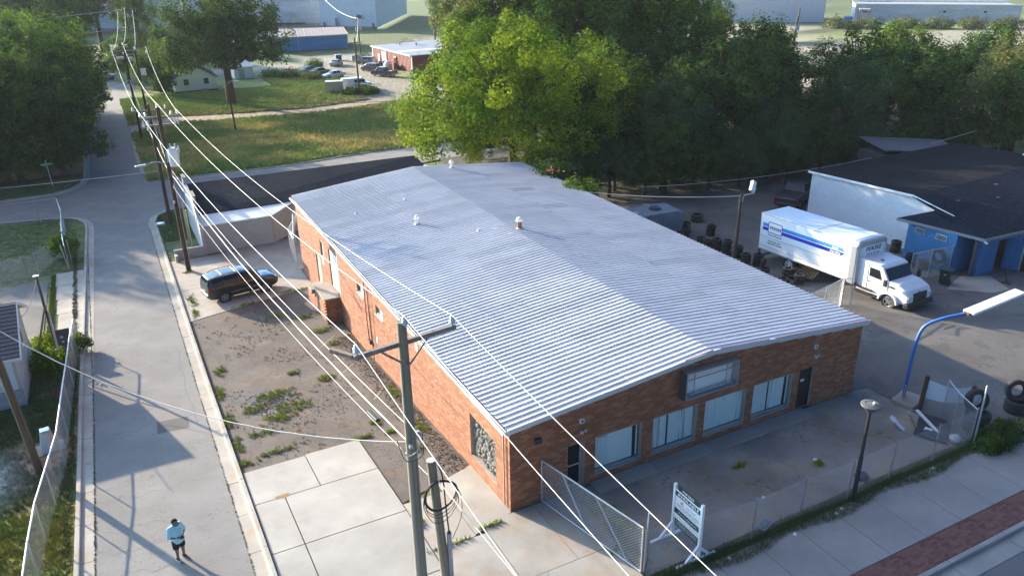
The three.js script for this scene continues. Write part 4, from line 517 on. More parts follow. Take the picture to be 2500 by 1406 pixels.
  const hp = thing('utility_pole', 'pole pair with blue sign among the far right treetops', 'utility pole', [146, -3.8, -128]); mesh('shaft', bar([0, 0, 0], [.6, 9, 0], .22, 8, .18), M.pole, hp); mesh('stay_post', bar([-1, 0, .5], [.2, 7, 0], .16, 8), M.pole, hp); mesh('sign_plate', box(1.1, 1.1, .1, .2, 4.2, .4), std(.1, .3, .55, .6), hp);
}
{ // near-left pole and yard service pole
  const p = thing('utility_pole', 'rusty brown pole leaning past the pale house at the left edge', 'utility pole'); mesh('shaft', poleGeo([-16.34, -1.4, -13.36], [-16.75, 7.2, -13.5], .17, .13), M.pole, p);
  const s = thing('service_mast', 'dark service post with meter box beside the pale house', 'service post'); const y = G(-16, -27); mesh('post', bar([-15.95, y, -27], [-16.0, 3.15, -27.1], .07, 8), M.darkgrey, s); mesh('post', bar([-15.8, y - .1, -26], [-15.85, 1.0, -26.9], .06, 8), M.steel, s); mesh('cap', box(.3, .06, .2, -16.0, 3.2, -27.1), M.white, s); mesh('meter_cabinet', box(.75, .12, 1.3, -15.5, y + 1.0, -27.0, .9, 0, 0), M.darkgrey, s); mesh('meter_dial', [cyl(.08, .08, .06, -15.55, y + 1.22, -26.95, 10, .9), cyl(.06, .06, .05, -15.5, y + 1.02, -26.7, 10, .9)], M.galv, s); mesh('stay', beam([-15.98, 1.3, -27.0], [-17.1, y, -26.2], .08, .08), M.paleWood, s); mesh('white_tags', [0, 1, 2, 3].map(i => box(.22, .2, .05, -15.95, y + .2 + i * .22, -26.0 + i * .02, 0, .3, .2 * (i % 2))), M.white, s);
}
{ // floodlight pole behind the roof
  const p = thing('floodlight_pole', 'wooden pole with a white floodlight beside the tyre stacks', 'light pole'); mesh('shaft', bar([26.1, -.9, -16.7], [26.15, 4.28, -16.7], .14, 12, .11), M.pole, p); mesh('arm', tube([[26.2, 3.75, -16.6], [26.3, 4.15, -16.6], [26.7, 4.25, -16.5], [26.95, 4.25, -16.5]], .035), M.galv, p); const h = mesh('flood_head', rbox(.34, .72, .26, .03, 27.0, 4.72, -16.6, -.3, .2, -.55), M.white, p); mesh('yoke', [beam([27.0, 4.2, -16.5], [27.2, 4.6, -16.5], .04, .1)], M.galv, h); mesh('cable_hook', tube([[26.05, 4.1, -16.7], [25.85, 3.9, -16.7], [25.9, 3.5, -16.7], [26.05, 3.5, -16.7]], .015), M.cable, p);
  single('overhead_cable', [wire([26.1, 4.15, -16.7], [17.6, 3.72, -25.2], .28, .022)], M.wireW, 'pale overhead cable from the floodlight pole to the roof eave', 'cable');
}
{ // blue bent lamp post
  const p = thing('blue_lamp_post', 'blue bent lamp post carrying a long white light panel', 'lamp post'), bl = std(.03, .13, .4, .45);
  mesh('base_block', place(bx(-.65, .65, 0, .22, -.5, .5), 19.75, 0, 1.95, 0, .25), M.oldConc, p);
  mesh('post', tube([[19.68, .1, 1.74], [19.7, 1.2, 1.74], [19.72, 2.4, 1.75], [19.75, 3.3, 1.8], [19.9, 3.85, 1.9], [20.3, 4.25, 2.25], [21.1, 4.6, 2.85]], .075, 40, 10), bl, p); mesh('side_post', bar([19.45, .1, 1.9], [19.42, 1.0, 1.92], .04), M.steel, p);
  const h = mesh('light_panel', rbox(4.0, .11, .52, .03, 23.2, 4.7, 2.82, .06, .055, .015), M.white, p); mesh('panel_edge', box(3.9, .04, .4, 23.2, 4.63, 2.82, .06, .055, .015), M.galv, h); mesh('mount', [box(.16, .1, .3, 21.15, 4.62, 2.88)], M.rust, p);
}
{ // dark dish-headed lamp
  const p = thing('dish_lamp_post', 'slim black lamp post with a round dish head by the sidewalk', 'lamp post', [11.75, 0, 5.76]); mesh('post', [bar([0, 0, 0], [0, 2.1, 0], .085, 12, .08), bar([0, 2.08, 0], [0, 4.05, 0], .062, 12, .055)], M.black, p); const hd = mesh('dish_head', [lathe([[0, 4.02], [.1, 4.03], [.24, 4.2], [.35, 4.3], [.36, 4.34], [.34, 4.35], [.24, 4.37], [0, 4.39]], 28)], std(.11, .11, .105, .6), p); mesh('dome', place(new THREE.SphereGeometry(.06, 10, 8), .05, 4.42, .08), M.white, hd); mesh('ring', place(new THREE.TorusGeometry(.22, .01, 6, 28), 0, 4.372, 0, PI / 2), M.darkgrey, hd);
}
// wires
const WL = (lab, geo, m = M.wireW) => single('overhead_wire', geo, m, lab, 'wire');
const wob = (a, b, sag, r, amp, seed) => { const rr = rng(seed), q = []; for (let i = 0; i <= 40; i++) { const t = i / 40; q.push([mix(a[0], b[0], t) + amp * (rr() - .5), mix(a[1], b[1], t) - 4 * sag * t * (1 - t) + amp * (rr() - .5), mix(a[2], b[2], t)]); } return tube(q, r, 80, 5); };
WL('power wire on the left end of the foreground crossarm', [wire([-5.92, 9.84, 2.62], [-8.66, 9.68, -38.6], .8, .0115, 30), wire([-5.92, 9.84, 2.62], [-5.2, 9.9, 42], .9, .0115, 30)]);
WL('power wire on the tip of the foreground pole', [wire([-4.47, 10.32, 2.56], [-7.46, 10.22, -38.55], .8, .0115, 30), wire([-4.47, 10.32, 2.56], [-3.6, 10.3, 42], .9, .0115, 30)]);
WL('power wire on the right end of the foreground crossarm', [wire([-2.9, 9.84, 2.2], [-6.26, 9.68, -38.5], .8, .0115, 30), wire([-2.9, 9.84, 2.2], [-1.6, 9.9, 42], .9, .0115, 30)]);
WL('thick twisted cable bundle from the foreground pole to the transformer pole', [wob([-4.6, 6.15, 2.55], [-7.36, 5.2, -38.4], .75, .024, .02, 3)]);
WL('upper communication cable above the twisted bundle', [wire([-4.45, 6.5, 2.4], [-7.36, 5.6, -38.4], .75, .012, 30)]);
WL('lowest thin cable sagging over the black car', [wire([-3.7, 4.1, 2.1], [-7.46, 4.4, -38.4], .95, .011, 30)]);
WL('twisted service cable crossing the street to the left pole', [wob([-4.7, 6.2, 2.5], [-16.7, 6.2, -13.6], 1.35, .018, .015, 5)]);
WL('guy cable from the foreground pole down to the short pole', [wire([-4.4, 6.2, 2.5], [-3.85, 4.7, 2.05], .1, .015), wire([-3.7, 4.3, 2.1], [-2.2, 5.5, 30], .4, .014)]);
WL('looping service cable from the yard post to the pale house', [wire([-16.0, 3.1, -27.1], [-17.6, 1.9, -24.8], .9, .018), wire([-17.6, 1.9, -24.8], [-17.9, 2.9, -22], .15, .018)]);
WL('cable bundle from the transformer pole to the far street poles', [wire([-7.46, 5.2, -38.6], [-7.0, 4.6, -96], 1.0, .02, 24), wire([-7.3, 4.6, -38.6], [-5.6, 4, -99], 1.0, .018, 24)]);
WL('power wires running from the transformer pole along the street', [wire([-8.66, 9.6, -38.6], [-8.4, 8.4, -96], 1.1, .014, 24), wire([-7.46, 10.2, -38.6], [-7, 9.1, -96], 1.1, .014, 24), wire([-6.26, 9.6, -38.5], [-4.2, 8.4, -99], 1.1, .014, 24)]);
WL('power wires continuing to the farthest street pole', [wire([-8.4, 8.4, -96], [-4.4, 9, -168], 1.4, .02, 20), wire([-7, 9.1, -96], [-3, 9.7, -168], 1.4, .02, 20), wire([-5.6, 8.1, -99], [-1.6, 9, -168], 1.4, .02, 20)]);
WL('three wires crossing the dark trees on the left', [wire([-60, 3.4, -78], [-15.7, 3.1, -85.3], .5, .02), wire([-60, 2.8, -78], [-15.7, 2.8, -85.3], .5, .02), wire([-15.7, 3.1, -85.3], [-7, 4.6, -96], .3, .02)], M.wireW);
WL('low pale wire in front of the left trees', [wire([-60, 1, -72], [-7.4, 2.2, -52.8], .8, .018)]);
WL('dark wires crossing the field to the bright tree', [wire([-5.6, 2.4, -99], [30, 2.2, -74], 1.2, .03, 24), wire([-5.6, 1.8, -99], [30, 1.2, -74], 1.1, .014, 24)], M.cable);
WL('pale far wires beyond the small trees', [wire([-3, 9.5, -168], [-60, 8.5, -178], 1.2, .035), wire([-3, 6, -168], [-60, 4, -180], 1.4, .04)]);
WL('wire strung through the dark wood on the right', [wire([28, 1.2, -30], [62, 3.2, -24], 1, .02, 20)]);
WL('wire between the far poles by the metal buildings', [wire([29.8, 5.3, -116], [47, 5.2, -170], 1.4, .04, 16), wire([47, 5, -170], [60, 6, -250], 1.2, .06, 12)]);
single('cable_splice_box', [rbox(.16, .12, .8, .04, -4.6, 5.0, -1.2, -.05, .1)], M.cable, 'black splice case on the cable next to the foreground pole', 'splice case');
{ const b = thing('wire_spacer', 'small white clamps hanging on the cable near the transformer pole', 'clamp'); for (const [x, y, z] of [[-6.9, 4.0, -31.5], [-6.86, 4.05, -30.9]]) mesh('tag', box(.04, .5, .08, x, y - .2, z, .3), M.whiteD, b); }
// ---------- fences ----------
function mesh_(a, b, ya0, yb0, h, pitch = .1, r = .0045) { // chain-link fabric between two base points
  const L = Math.hypot(b[0] - a[0], b[1] - a[1]), g = [], P = (s, t) => [mix(a[0], b[0], s / L), mix(ya0, yb0, s / L) + t, mix(a[1], b[1], s / L)];
  for (const dir of [1, -1]) for (let s = -h; s < L + h; s += pitch) { let s0 = s, t0 = 0, s1 = s + dir * h, t1 = h; const cl = (v) => { const k = (v - s0) / (s1 - s0); return k; }; let k0 = 0, k1 = 1; if (dir > 0) { k0 = Math.max(0, cl(0)); k1 = Math.min(1, cl(L)); } else { k0 = Math.max(0, (s0 - L) / h); k1 = Math.min(1, s0 / h); } if (k1 - k0 < .02) continue; const A = P(s0 + dir * h * k0, h * k0), B = P(s0 + dir * h * k1, h * k1); g.push(new THREE.CylinderGeometry(r, r, 1, 3, 1, true)); const d = V(...B).sub(V(...A)), l = d.length(); g[g.length - 1].scale(1, l, 1).applyQuaternion(new THREE.Quaternion().setFromUnitVectors(V(0, 1, 0), d.normalize())).translate((A[0] + B[0]) / 2, (A[1] + B[1]) / 2, (A[2] + B[2]) / 2); }
  return merge(g);
}
function fence(name, label, pts, h, o = {}) { const f = thing(name, label, 'fence'); pts.forEach(([x, z, lean = 0], i) => { const y = G(x, z); if (!o.skipPost?.includes(i)) mesh('post', bar([x, y - .1, z], [x + lean, y + h + .06, z + lean * .3], o.pr || .03, 8), o.pm || M.galv, f); if (i) { const [px, pz] = pts[i - 1], py = G(px, pz); if (!o.noMesh?.includes(i)) mesh('wire_mesh', mesh_([px, pz], [x, z], py + .03, y + .03, h - .04, o.pitch || .1, o.wr || .0045), M.galv, f); if (o.rail) mesh('top_rail', bar([px, py + h, pz], [x, y + h, z], o.rr || .024, 8), o.rm || M.galv, f); } }); return f; }
fence('street_fence', 'chain link fence with a bright top rail left of the side street', [[-14.82, -28], [-15.0, -25], [-15.1, -22], [-15.22, -19], [-15.28, -16.2], [-15.34, -13.2], [-15.62, -10], [-15.85, -7.4], [-15.92, -4.8], [-15.95, -1.8], [-15.95, 1.5]], 1.85, { rail: true, rr: .035, rm: M.white, pitch: .13, wr: .0025 });
fence('front_fence', 'rail less chain link fence along the front sidewalk', [[2.62, 4.95], [4.6, 5.3, .05], [6.84, 5.52, .06], [9.27, 5.46, .05], [11.62, 5.58, .05], [14.08, 5.48, .06], [16.54, 5.53, .06], [19.05, 5.5]], 1.8, { pitch: .12, wr: .0026, pm: M.steel });
fence('corner_fence', 'short fence return with a tall end post by the tyres', [[19.05, 5.5], [19.6, 4.3], [20.2, 3.4]], 1.75, { rail: true, pitch: .11, wr: .003, skipPost: [0] });
{ const f = thing('fence_end_post', 'tall white tipped post at the right end of the front fence', 'post'); mesh('post', bar([19.1, 0, 5.62], [19.2, 2.3, 5.55], .04, 8), M.galv, f); mesh('white_tip', bar([19.2, 2.3, 5.55], [19.25, 2.85, 5.5], .03, 8), M.white, f); }
{ const g = thing('swing_gate', 'galvanised chain link swing gate opening off the front wall', 'gate'), A = [1.28, .12], B = [2.4, 5.0]; mesh('frame', [bar([A[0], .12, A[1]], [A[0], 1.98, A[1]], .03, 8), bar([B[0], .12, B[1]], [B[0], 1.98, B[1]], .03, 8), bar([A[0], .12, A[1]], [B[0], .12, B[1]], .03, 8), bar([A[0], 1.98, A[1]], [B[0], 1.98, B[1]], .035, 8)], M.galv, g); mesh('wire_mesh', mesh_(A, B, .14, .14, 1.82, .12, .0065), M.galv, g); const at = t => [mix(A[0], B[0], t), mix(A[1], B[1], t)]; for (const [t0, t1] of [[.22, .5], [.56, .88]]) { const p = at(t0), q = at(t1); mesh('brace', bar([p[0], 1.98, p[1]], [q[0], .12, q[1]], .026, 8), M.galv, g); } mesh('hinge', [box(.1, .06, .1, A[0], .5, A[1] - .05), box(.1, .06, .1, A[0], 1.6, A[1] - .05)], M.steel, g); }
{ const p = thing('gate_post', 'tall thin gate post with a white tip beside the gate end', 'post'); mesh('post', [bar([2.5, 0, 5.02], [2.52, 1.9, 5.02], .03, 8), bar([2.62, 0, 4.9], [2.66, 1.8, 4.88], .03, 8)], M.galv, p); mesh('white_tip', bar([2.66, 1.78, 4.88], [2.7, 2.45, 4.86], .024, 8), M.white, p); }
fence('yard_fence', 'sagging wire fence around the mown lawn at the left', [[-26, -43.4], [-22, -43.4], [-18.4, -43.5], [-17.6, -44], [-15.6, -49.5], [-15.4, -46.2]], 1.7, { noMesh: [5], pitch: .2, wr: .005, pr: .04, pm: M.steel });
fence('leaning_fence', 'leaning chain link fence with dented top rail along the lawn kerb', [[-15.5, -43.8, -.25], [-15.7, -47.5, .1], [-15.8, -51, -.1], [-15.9, -55.5, .05], [-16.3, -60, 0]], 2.0, { rail: true, pitch: .22, wr: .006, pr: .04, pm: M.steel });
fence('lawn_rear_fence', 'thin fence posts in front of the cross street on the left', [[-30, -61.4], [-22, -60.2, -.1], [-18, -60, -.1], [-16.3, -60, -.2]], 2.1, { rail: true, pitch: .3, wr: .002, rr: .014, pm: M.steel });
{ const f = fence('yard_gate_fence', 'barbed wire topped fence between grey wall and warehouse', [[1.9, -42], [.9, -39.6], [-.05, -37.2], [-.2, -34.6]], 2.4, { rail: true, pitch: .2, wr: .004 }); for (const dy of [.18, .34, .5]) mesh('barbed_wire', [wire([1.9, dy + .1, -42], [.9, dy + .1, -39.6], .03, .012), wire([.9, dy + .1, -39.6], [-.2, dy + .15, -34.6], .05, .012)], M.steel, f); }
fence('tyre_fence', 'chain link fence panel in front of the tyre stacks by the truck cab', [[23.0, -7.1], [24.6, -7.4], [26.3, -7.8]], 1.6, { rail: true, pitch: .13, wr: .003 });
fence('tyre_gate', 'open chain link gate beside the truck cab', [[25.2, -7.0], [26.1, -7.5], [26.6, -7.25]], 1.75, { rail: true, pitch: .13, wr: .003 });
fence('shop_fence', 'grey rail fence panel holding back tyres at the blue wall', [[32.7, -8.0], [34.4, -7.9], [36.0, -7.6]], 1.9, { rail: true, pitch: .14, wr: .005, rr: .035 });
// ---------- vehicles (front = +x in their own frame) ----------
const wheelCache = new Map();
function wheelGeos(r, w) { const k = r + '_' + w; if (!wheelCache.has(k)) { const rr = r * .64; const ty = lathe([[rr, -w / 2], [r * .9, -w / 2], [r * .97, -w * .42], [r, -w * .3], [r, w * .3], [r * .97, w * .42], [r * .9, w / 2], [rr, w / 2], [rr, -w / 2]], 22).rotateX(PI / 2); const sp = [place(new THREE.TorusGeometry(rr * .93, rr * .08, 6, 22), 0, 0, w * .44), cyl(rr * .2, rr * .16, w * .2, 0, 0, w * .38, 10, PI / 2), cyl(rr * .9, rr * .9, .02, 0, 0, w * .02, 18, PI / 2)]; for (let i = 0; i < 5; i++) { const a = i / 5 * PI * 2; sp.push(place(new THREE.BoxGeometry(rr * .22, rr * .8, .03), -Math.sin(a) * rr * .5, Math.cos(a) * rr * .5, w * .4, 0, 0, a)); } wheelCache.set(k, [ty, merge(sp)]); } return wheelCache.get(k); }
function addWheel(o, x, y, z, r, w, side, rim = M.rim) { const [t, s] = wheelGeos(r, w); const m = mesh('wheel', t, M.rubber, o); m.position.set(x, y, z); if (side < 0) m.rotation.y = PI; mesh('rim', s, rim, m); return m; }
function archProfile(L, sill, belt, hood, wb, off, r, o) { const p = []; const rx = -wb / 2 + off, fx = wb / 2 + off, A = (cx) => { for (let i = 0; i <= 8; i++) { const a = PI - i / 8 * PI; p.push([cx + r * Math.cos(a), sill + (r * 1.02) * Math.sin(a)]); } }; p.push([-L / 2 + .12, sill]); A(rx); A(fx); p.push([L / 2 - .1, sill], [L / 2 - .02, sill + .12], [L / 2, sill + .35], [L / 2 - .05, hood - .12], [L / 2 - .25, hood - .02], [o.cowl, hood + .06], [o.cowl - .15, belt]); p.push([-L / 2 + .15, belt], [-L / 2 + .03, belt - .15], [-L / 2, belt - .4], [-L / 2 + .02, sill + .15]); return p; }
function frustum(b, t, y0, y1, wb, wt) { const B = [[b[0], y0, wb], [b[1], y0, wb], [b[1], y0, -wb], [b[0], y0, -wb]], T = [[t[0], y1, wt], [t[1], y1, wt], [t[1], y1, -wt], [t[0], y1, -wt]]; const g = []; for (let i = 0; i < 4; i++) { const j = (i + 1) % 4; g.push(quad(B[i], B[j], T[j], T[i])); } g.push(quad(T[0], T[1], T[2], T[3])); return { g: merge(g), B, T }; }
function car(name, label, o, pos, turn, group) {
  const c = thing(name, label, o.cat || 'car', pos, turn, group), { L, Wd, H, belt, hood, wb, r, paint: pm } = o, off = o.off || 0, sill = o.sill || .28;
  const bev = .07; mesh('body', place(poly(archProfile(L - bev * 2, sill, belt, hood, wb, off, r + .07, { cowl: o.gb[1] + .1 }), Wd - bev * 2, bev), 0, 0, -(Wd / 2 - bev)), pm, c);
  const f = frustum(o.gb, o.gt, belt - .01, H - .05, Wd / 2 - .06, Wd / 2 - .24); mesh('windows', f.g, o.panelGlass || M.carGlass, c);
  mesh('roof', [rbox(o.gt[1] - o.gt[0] + .1, .07, Wd - .42, .03, (o.gt[0] + o.gt[1]) / 2, H - .03, 0)], pm, c);
  const pl = []; for (let i = 0; i < 4; i++) pl.push(bar(f.B[i], f.T[i], .045, 6)); for (const t of o.pil || [.5]) for (const s of [1, -1]) pl.push(bar([mix(o.gb[0], o.gb[1], t), belt, s * (Wd / 2 - .055)], [mix(o.gt[0], o.gt[1], t), H - .05, s * (Wd / 2 - .235)], .035, 5)); mesh('pillars', pl, o.pillar || pm, c);
  for (const s of [1, -1]) { for (const x of [-wb / 2 + off, wb / 2 + off]) addWheel(c, x, r, s * (Wd / 2 - .12), r, .23, s); mesh('headlight', rbox(.16, .14, .32, .05, L / 2 - .1, hood - .16, s * (Wd / 2 - .25)), M.headlight, c); mesh('tail_light', rbox(.1, .22, .2, .04, -L / 2 + .05, belt - .16, s * (Wd / 2 - .16)), M.redLight, c); mesh('mirror', rbox(.12, .14, .2, .04, o.gb[1] - .35, belt + .08, s * (Wd / 2 + .06)), pm, c); }
  mesh('front_bumper', rbox(.18, .2, Wd - .2, .06, L / 2 - .06, sill + .14, 0), o.bump || M.darkgrey, c); mesh('rear_bumper', rbox(.18, .2, Wd - .2, .06, -L / 2 + .06, sill + .16, 0), o.bump || M.darkgrey, c); mesh('grille', rbox(.06, .18, Wd * .42, .03, L / 2 - .01, hood - .22, 0), M.black, c); mesh('underside', box(L * .86, .16, Wd * .74, 0, sill + .03, 0), M.black, c);
  return c;
}
// lofted car body: stations [x, sill, belt, top, half widths at sill, belt, top]
function loftCar(name, label, S, o, pos, turn, group) {
  const c = thing(name, label, o.cat || 'car', pos, turn, group), pm = o.paint, at = x => { let i = 1; while (i < S.length - 1 && S[i][0] < x) i++; const a = S[i - 1], b = S[i], t = clamp((x - a[0]) / (b[0] - a[0])); return a.map((v, k) => mix(v, b[k], t)); };
  const sec = s => { const [x, si, be, to, ws, wb, wt] = s, h = []; h.push([0, si], [ws - .1, si], [ws, si + .08], [mix(ws, wb, .55), mix(si, be, .5)], [wb, be - .1], [wb - .015, be], [mix(wb, wt, .5), mix(be, to, .55)], [wt, to - .06], [wt - .06, to - .015], [wt - .25, to + .008], [0, to + .02]); return h; };
  const xs = []; for (let i = 0; i < S.length - 1; i++) for (let k = 0; k < 3; k++) xs.push(mix(S[i][0], S[i + 1][0], k / 3)); xs.push(S[S.length - 1][0]);
  const pos_ = [], ix = [], n = 21; xs.forEach(x => { const h = sec(at(x)); for (let k = 0; k < 11; k++) pos_.push(x, h[k][1], h[k][0]); for (let k = 9; k >= 0; k--) pos_.push(x, h[k][1], -h[k][0]); }); for (let i = 0; i < xs.length - 1; i++) for (let k = 0; k < n; k++) { const a = i * n + k, b = i * n + (k + 1) % n; ix.push(a, b, a + n, b, b + n, a + n); }
  for (const [i0, f] of [[0, 1], [(xs.length - 1) * n, -1]]) for (let k = 1; k < n - 1; k++) f > 0 ? ix.push(i0, i0 + k + 1, i0 + k) : ix.push(i0, i0 + k, i0 + k + 1);
  const g = new THREE.BufferGeometry(); g.setAttribute('position', new THREE.Float32BufferAttribute(pos_, 3)); g.setIndex(ix); g.computeVertexNormals(); const body = mesh('body', g, pm, c);
  const sideP = (x, s, sg) => { const h = sec(at(x)), a = h[5], m = h[6], b = h[7]; const q = s < .5 ? [mix(a[0], m[0], s * 2), mix(a[1], m[1], s * 2)] : [mix(m[0], b[0], s * 2 - 1), mix(m[1], b[1], s * 2 - 1)]; return [x, q[1], sg * (q[0] + .008)]; };
  for (const sg of [1, -1]) for (const [x0, x1, t0, t1] of o.win) { const gs = []; for (let i = 0; i < 5; i++) { const a = i / 5, b = (i + 1) / 5; for (const [s0, s1] of [[.1, .5], [.5, .92]]) { const X = (u, s) => mix(mix(x0, t0, s), mix(x1, t1, s), u); gs.push(quad(sideP(X(a, s0), s0, sg), sideP(X(b, s0), s0, sg), sideP(X(b, s1), s1, sg), sideP(X(a, s1), s1, sg))); } } mesh('side_window', gs, M.carGlass, c); }
  for (const [nm, xa, xb] of [['windscreen', ...o.ws], ['rear_window', ...o.rw]]) { const gs = []; for (let i = 0; i < 4; i++) for (let j = 0; j < 4; j++) { const q = (u, v) => { const x = mix(xa, xb, u), s = at(x); return [x + (nm === 'windscreen' ? .01 : -.01), s[3] + .028, mix(-s[6] + .1, s[6] - .1, v)]; }; gs.push(quad(q(i / 4, j / 4), q((i + 1) / 4, j / 4), q((i + 1) / 4, (j + 1) / 4), q(i / 4, (j + 1) / 4))); } mesh(nm, gs, M.carGlass, c); }
  const L0 = S[0][0], L1 = S[S.length - 1][0];
  for (const sg of [1, -1]) { for (const x of o.axles) { const w = at(x)[4]; mesh('wheel_arch', place(new THREE.CylinderGeometry(o.r + .07, o.r + .07, .03, 22), x, o.r + .02, sg * (w - .012), PI / 2), M.black, c); addWheel(c, x, o.r, sg * (w - .06), o.r, .2, sg); } mesh('headlight', rbox(.2, .14, .28, .05, L1 - .16, at(L1 - .16)[2] - .04, sg * (at(L1 - .16)[5] - .2)), M.headlight, c); mesh('tail_light', rbox(.14, .3, .16, .05, L0 + .1, at(L0 + .12)[2] - .05, sg * (at(L0 + .1)[5] - .08)), M.redLight, c); mesh('mirror', rbox(.14, .15, .2, .05, o.ws[1] - .35, at(o.ws[1] - .35)[2] + .08, sg * (at(0)[5] + .08)), pm, c); }
  mesh('front_bumper', rbox(.12, .22, at(L1)[4] * 1.7, .05, L1 - .02, at(L1)[1] + .06, 0), o.bump || pm, c); mesh('rear_bumper', rbox(.14, .22, at(L0)[4] * 1.8, .05, L0 + .02, at(L0)[1] + .08, 0), o.bump || pm, c); mesh('grille', rbox(.05, .16, .8, .02, L1 + .01, at(L1)[2] - .06, 0), M.black, c); mesh('underside', box((L1 - L0) * .84, .14, 1.3, 0, at(0)[1] - .02, 0), M.black, c);
  return c;
}
const SUV_S = [[-2.43, .5, .82, 1.02, .8, .86, .8], [-2.39, .4, 1.1, 1.48, .88, .93, .74], [-2.22, .34, 1.14, 1.74, .93, .965, .7], [-1.6, .32, 1.14, 1.81, .96, .985, .71], [-.4, .32, 1.13, 1.83, .97, .99, .72], [.4, .32, 1.12, 1.8, .97, .99, .71], [.75, .32, 1.11, 1.64, .97, .99, .7], [1.28, .32, 1.09, 1.2, .97, .985, .78], [1.5, .32, 1.04, 1.13, .96, .98, .78], [2.08, .34, .94, 1.06, .92, .95, .74], [2.34, .4, .84, .96, .82, .88, .68], [2.43, .48, .74, .84, .72, .78, .6]];
const SED_S = [[-2.3, .45, .7, .85, .72, .78, .62], [-2.2, .34, .86, .98, .8, .84, .68], [-1.75, .28, .9, 1.04, .85, .88, .68], [-1.2, .26, .91, 1.3, .87, .89, .6], [-.7, .25, .91, 1.42, .87, .89, .58], [.2, .25, .9, 1.43, .87, .89, .58], [.6, .25, .89, 1.28, .87, .89, .6], [1.15, .26, .87, .96, .87, .89, .68], [1.9, .3, .78, .87, .84, .86, .66], [2.2, .36, .66, .76, .74, .78, .58], [2.3, .42, .6, .68, .62, .66, .5]];
{
  const c = loftCar('suv', 'black SUV with alloy wheels parked on the concrete apron', SUV_S, { paint: M.paintBlack, win: [[-2.12, -1.3, -2.05, -1.35], [-1.22, -.3, -1.25, -.33], [-.22, .98, -.25, .52]], ws: [.5, 1.22], rw: [-2.37, -2.24], axles: [-1.4, 1.4], r: .38 }, [-4.75, G(-4.75, -31.7) + .05, -31.72], .165);
  for (const s of [1, -1]) mesh('roof_rail', [tube([[-1.9, 1.79, s * .66], [-1.6, 1.88, s * .66], [.0, 1.89, s * .66], [.25, 1.82, s * .66]], .02)], M.darkgrey, c); for (const x of [-1.3, -.35]) mesh('cross_bar', bar([x, 1.88, -.66], [x, 1.88, .66], .014), M.steel, c);
  mesh('number_plate', box(.02, .12, .3, -2.46, .78, 0), M.white, c); mesh('door_handle', [-.75, .15].flatMap(x => [1, -1].map(s => box(.18, .035, .03, x, 1.02, s * .985))), M.chrome, c).userData.kind = 'stuff'; for (const s of [1, -1]) mesh('side_moulding', box(1.9, .05, .02, -.02, .66, s * .99), M.chrome, c); mesh('wiper', bar([1.2, 1.27, .3], [1.0, 1.4, -.2], .012), M.black, c);
}
const sedan = (lab, col, x, z, t) => loftCar('sedan', lab, SED_S, { paint: col, win: [[-1.25, -.32, -.95, -.35], [-.25, .85, -.28, .4]], ws: [.3, 1.08], rw: [-1.68, -.85], axles: [-1.35, 1.4], r: .31 }, yd(x, z), t);
const estate = (name, lab, col, x, z, t) => loftCar(name, lab, SUV_S.map(s => [s[0] * .95, s[1] * .95, s[2] * .95, s[3] * .94, s[4] * .94, s[5] * .94, s[6] * .94]), { paint: col, win: [[-2.0, -1.25, -1.95, -1.28], [-1.18, -.3, -1.2, -.33], [-.22, .9, -.25, .48]], ws: [.45, 1.15], rw: [-2.25, -2.13], axles: [-1.35, 1.33], r: .34 }, yd(x, z), t);
const yd = (x, z) => [x, G(x, z), z];
sedan('silver saloon parked left of the far dark pole', paint(.42, .42, .43), 37.9, -159.5, .94);
estate('hatchback', 'dusty grey hatchback nearest the red building pole', paint(.25, .2, .2), 44.5, -158.5, 2.2);
estate('minivan', 'dark estate car parked behind the pickup', paint(.1, .09, .11), 41.6, -146.2, 2.1);
sedan('green saloon half buried in weeds', paint(.05, .13, .13), 31.0, -147.4, .5); sedan('teal saloon behind the green one in the weeds', paint(.12, .3, .32), 29.6, -151, .5);
sedan('white saloon with open bonnet in the weeds', paint(.68, .7, .72), 32.0, -140.6, PI + .25); sedan('black saloon in front of the white van', paint(.015, .018, .03), 31.8, -119.4, -.25);
estate('parked_car', 'white car parked at the far end of the side street', paint(.55, .6, .63), -9.6, -166, .3);
{ const g = M.paintBlack; const c = car('pickup_truck', 'dark pickup truck with its tailgate towards the camera', { cat: 'pickup truck', L: 5.6, Wd: 1.95, H: 1.85, belt: 1.12, hood: 1.12, wb: 3.5, r: .38, paint: paint(.06, .045, .05), gb: [-.6, 1.6], gt: [-.4, 1.0], pil: [.5], sill: .4 }, yd(41.4, -136.6), 2.15); mesh('cargo_bed', [box(2.0, .05, 1.5, -1.7, 1.16, 0)], M.black, c); mesh('bed_rail', [box(2.1, .1, .1, -1.7, 1.2, .9), box(2.1, .1, .1, -1.7, 1.2, -.9), box(.1, .1, 1.8, -2.72, 1.2, 0)], g, c); mesh('rear_bumper', box(.16, .2, 1.8, -2.83, .58, 0), M.chrome, c); }
{ const c = car('van', 'white windowed van behind the grey trailer', { cat: 'van', L: 5.5, Wd: 2.0, H: 2.1, belt: 1.25, hood: 1.15, wb: 3.4, r: .36, paint: paint(.72, .74, .75), gb: [-2.65, 1.75], gt: [-2.55, 1.05], pil: [.3, .5, .75], panelGlass: paint(.72, .74, .75), sill: .32 }, yd(31.3, -122.8), -.12); for (const s of [1, -1]) for (const [x, w] of [[-.1, .6], [.6, .6], [1.25, .55]]) mesh('side_window', place(box(w, .5, .02), x, 1.62, s * (.885), s * -.21, 0, 0), M.carGlass, c); mesh('windscreen', place(box(.02, .75, 1.5), 1.48, 1.64, 0, 0, 0, .75), M.carGlass, c); }
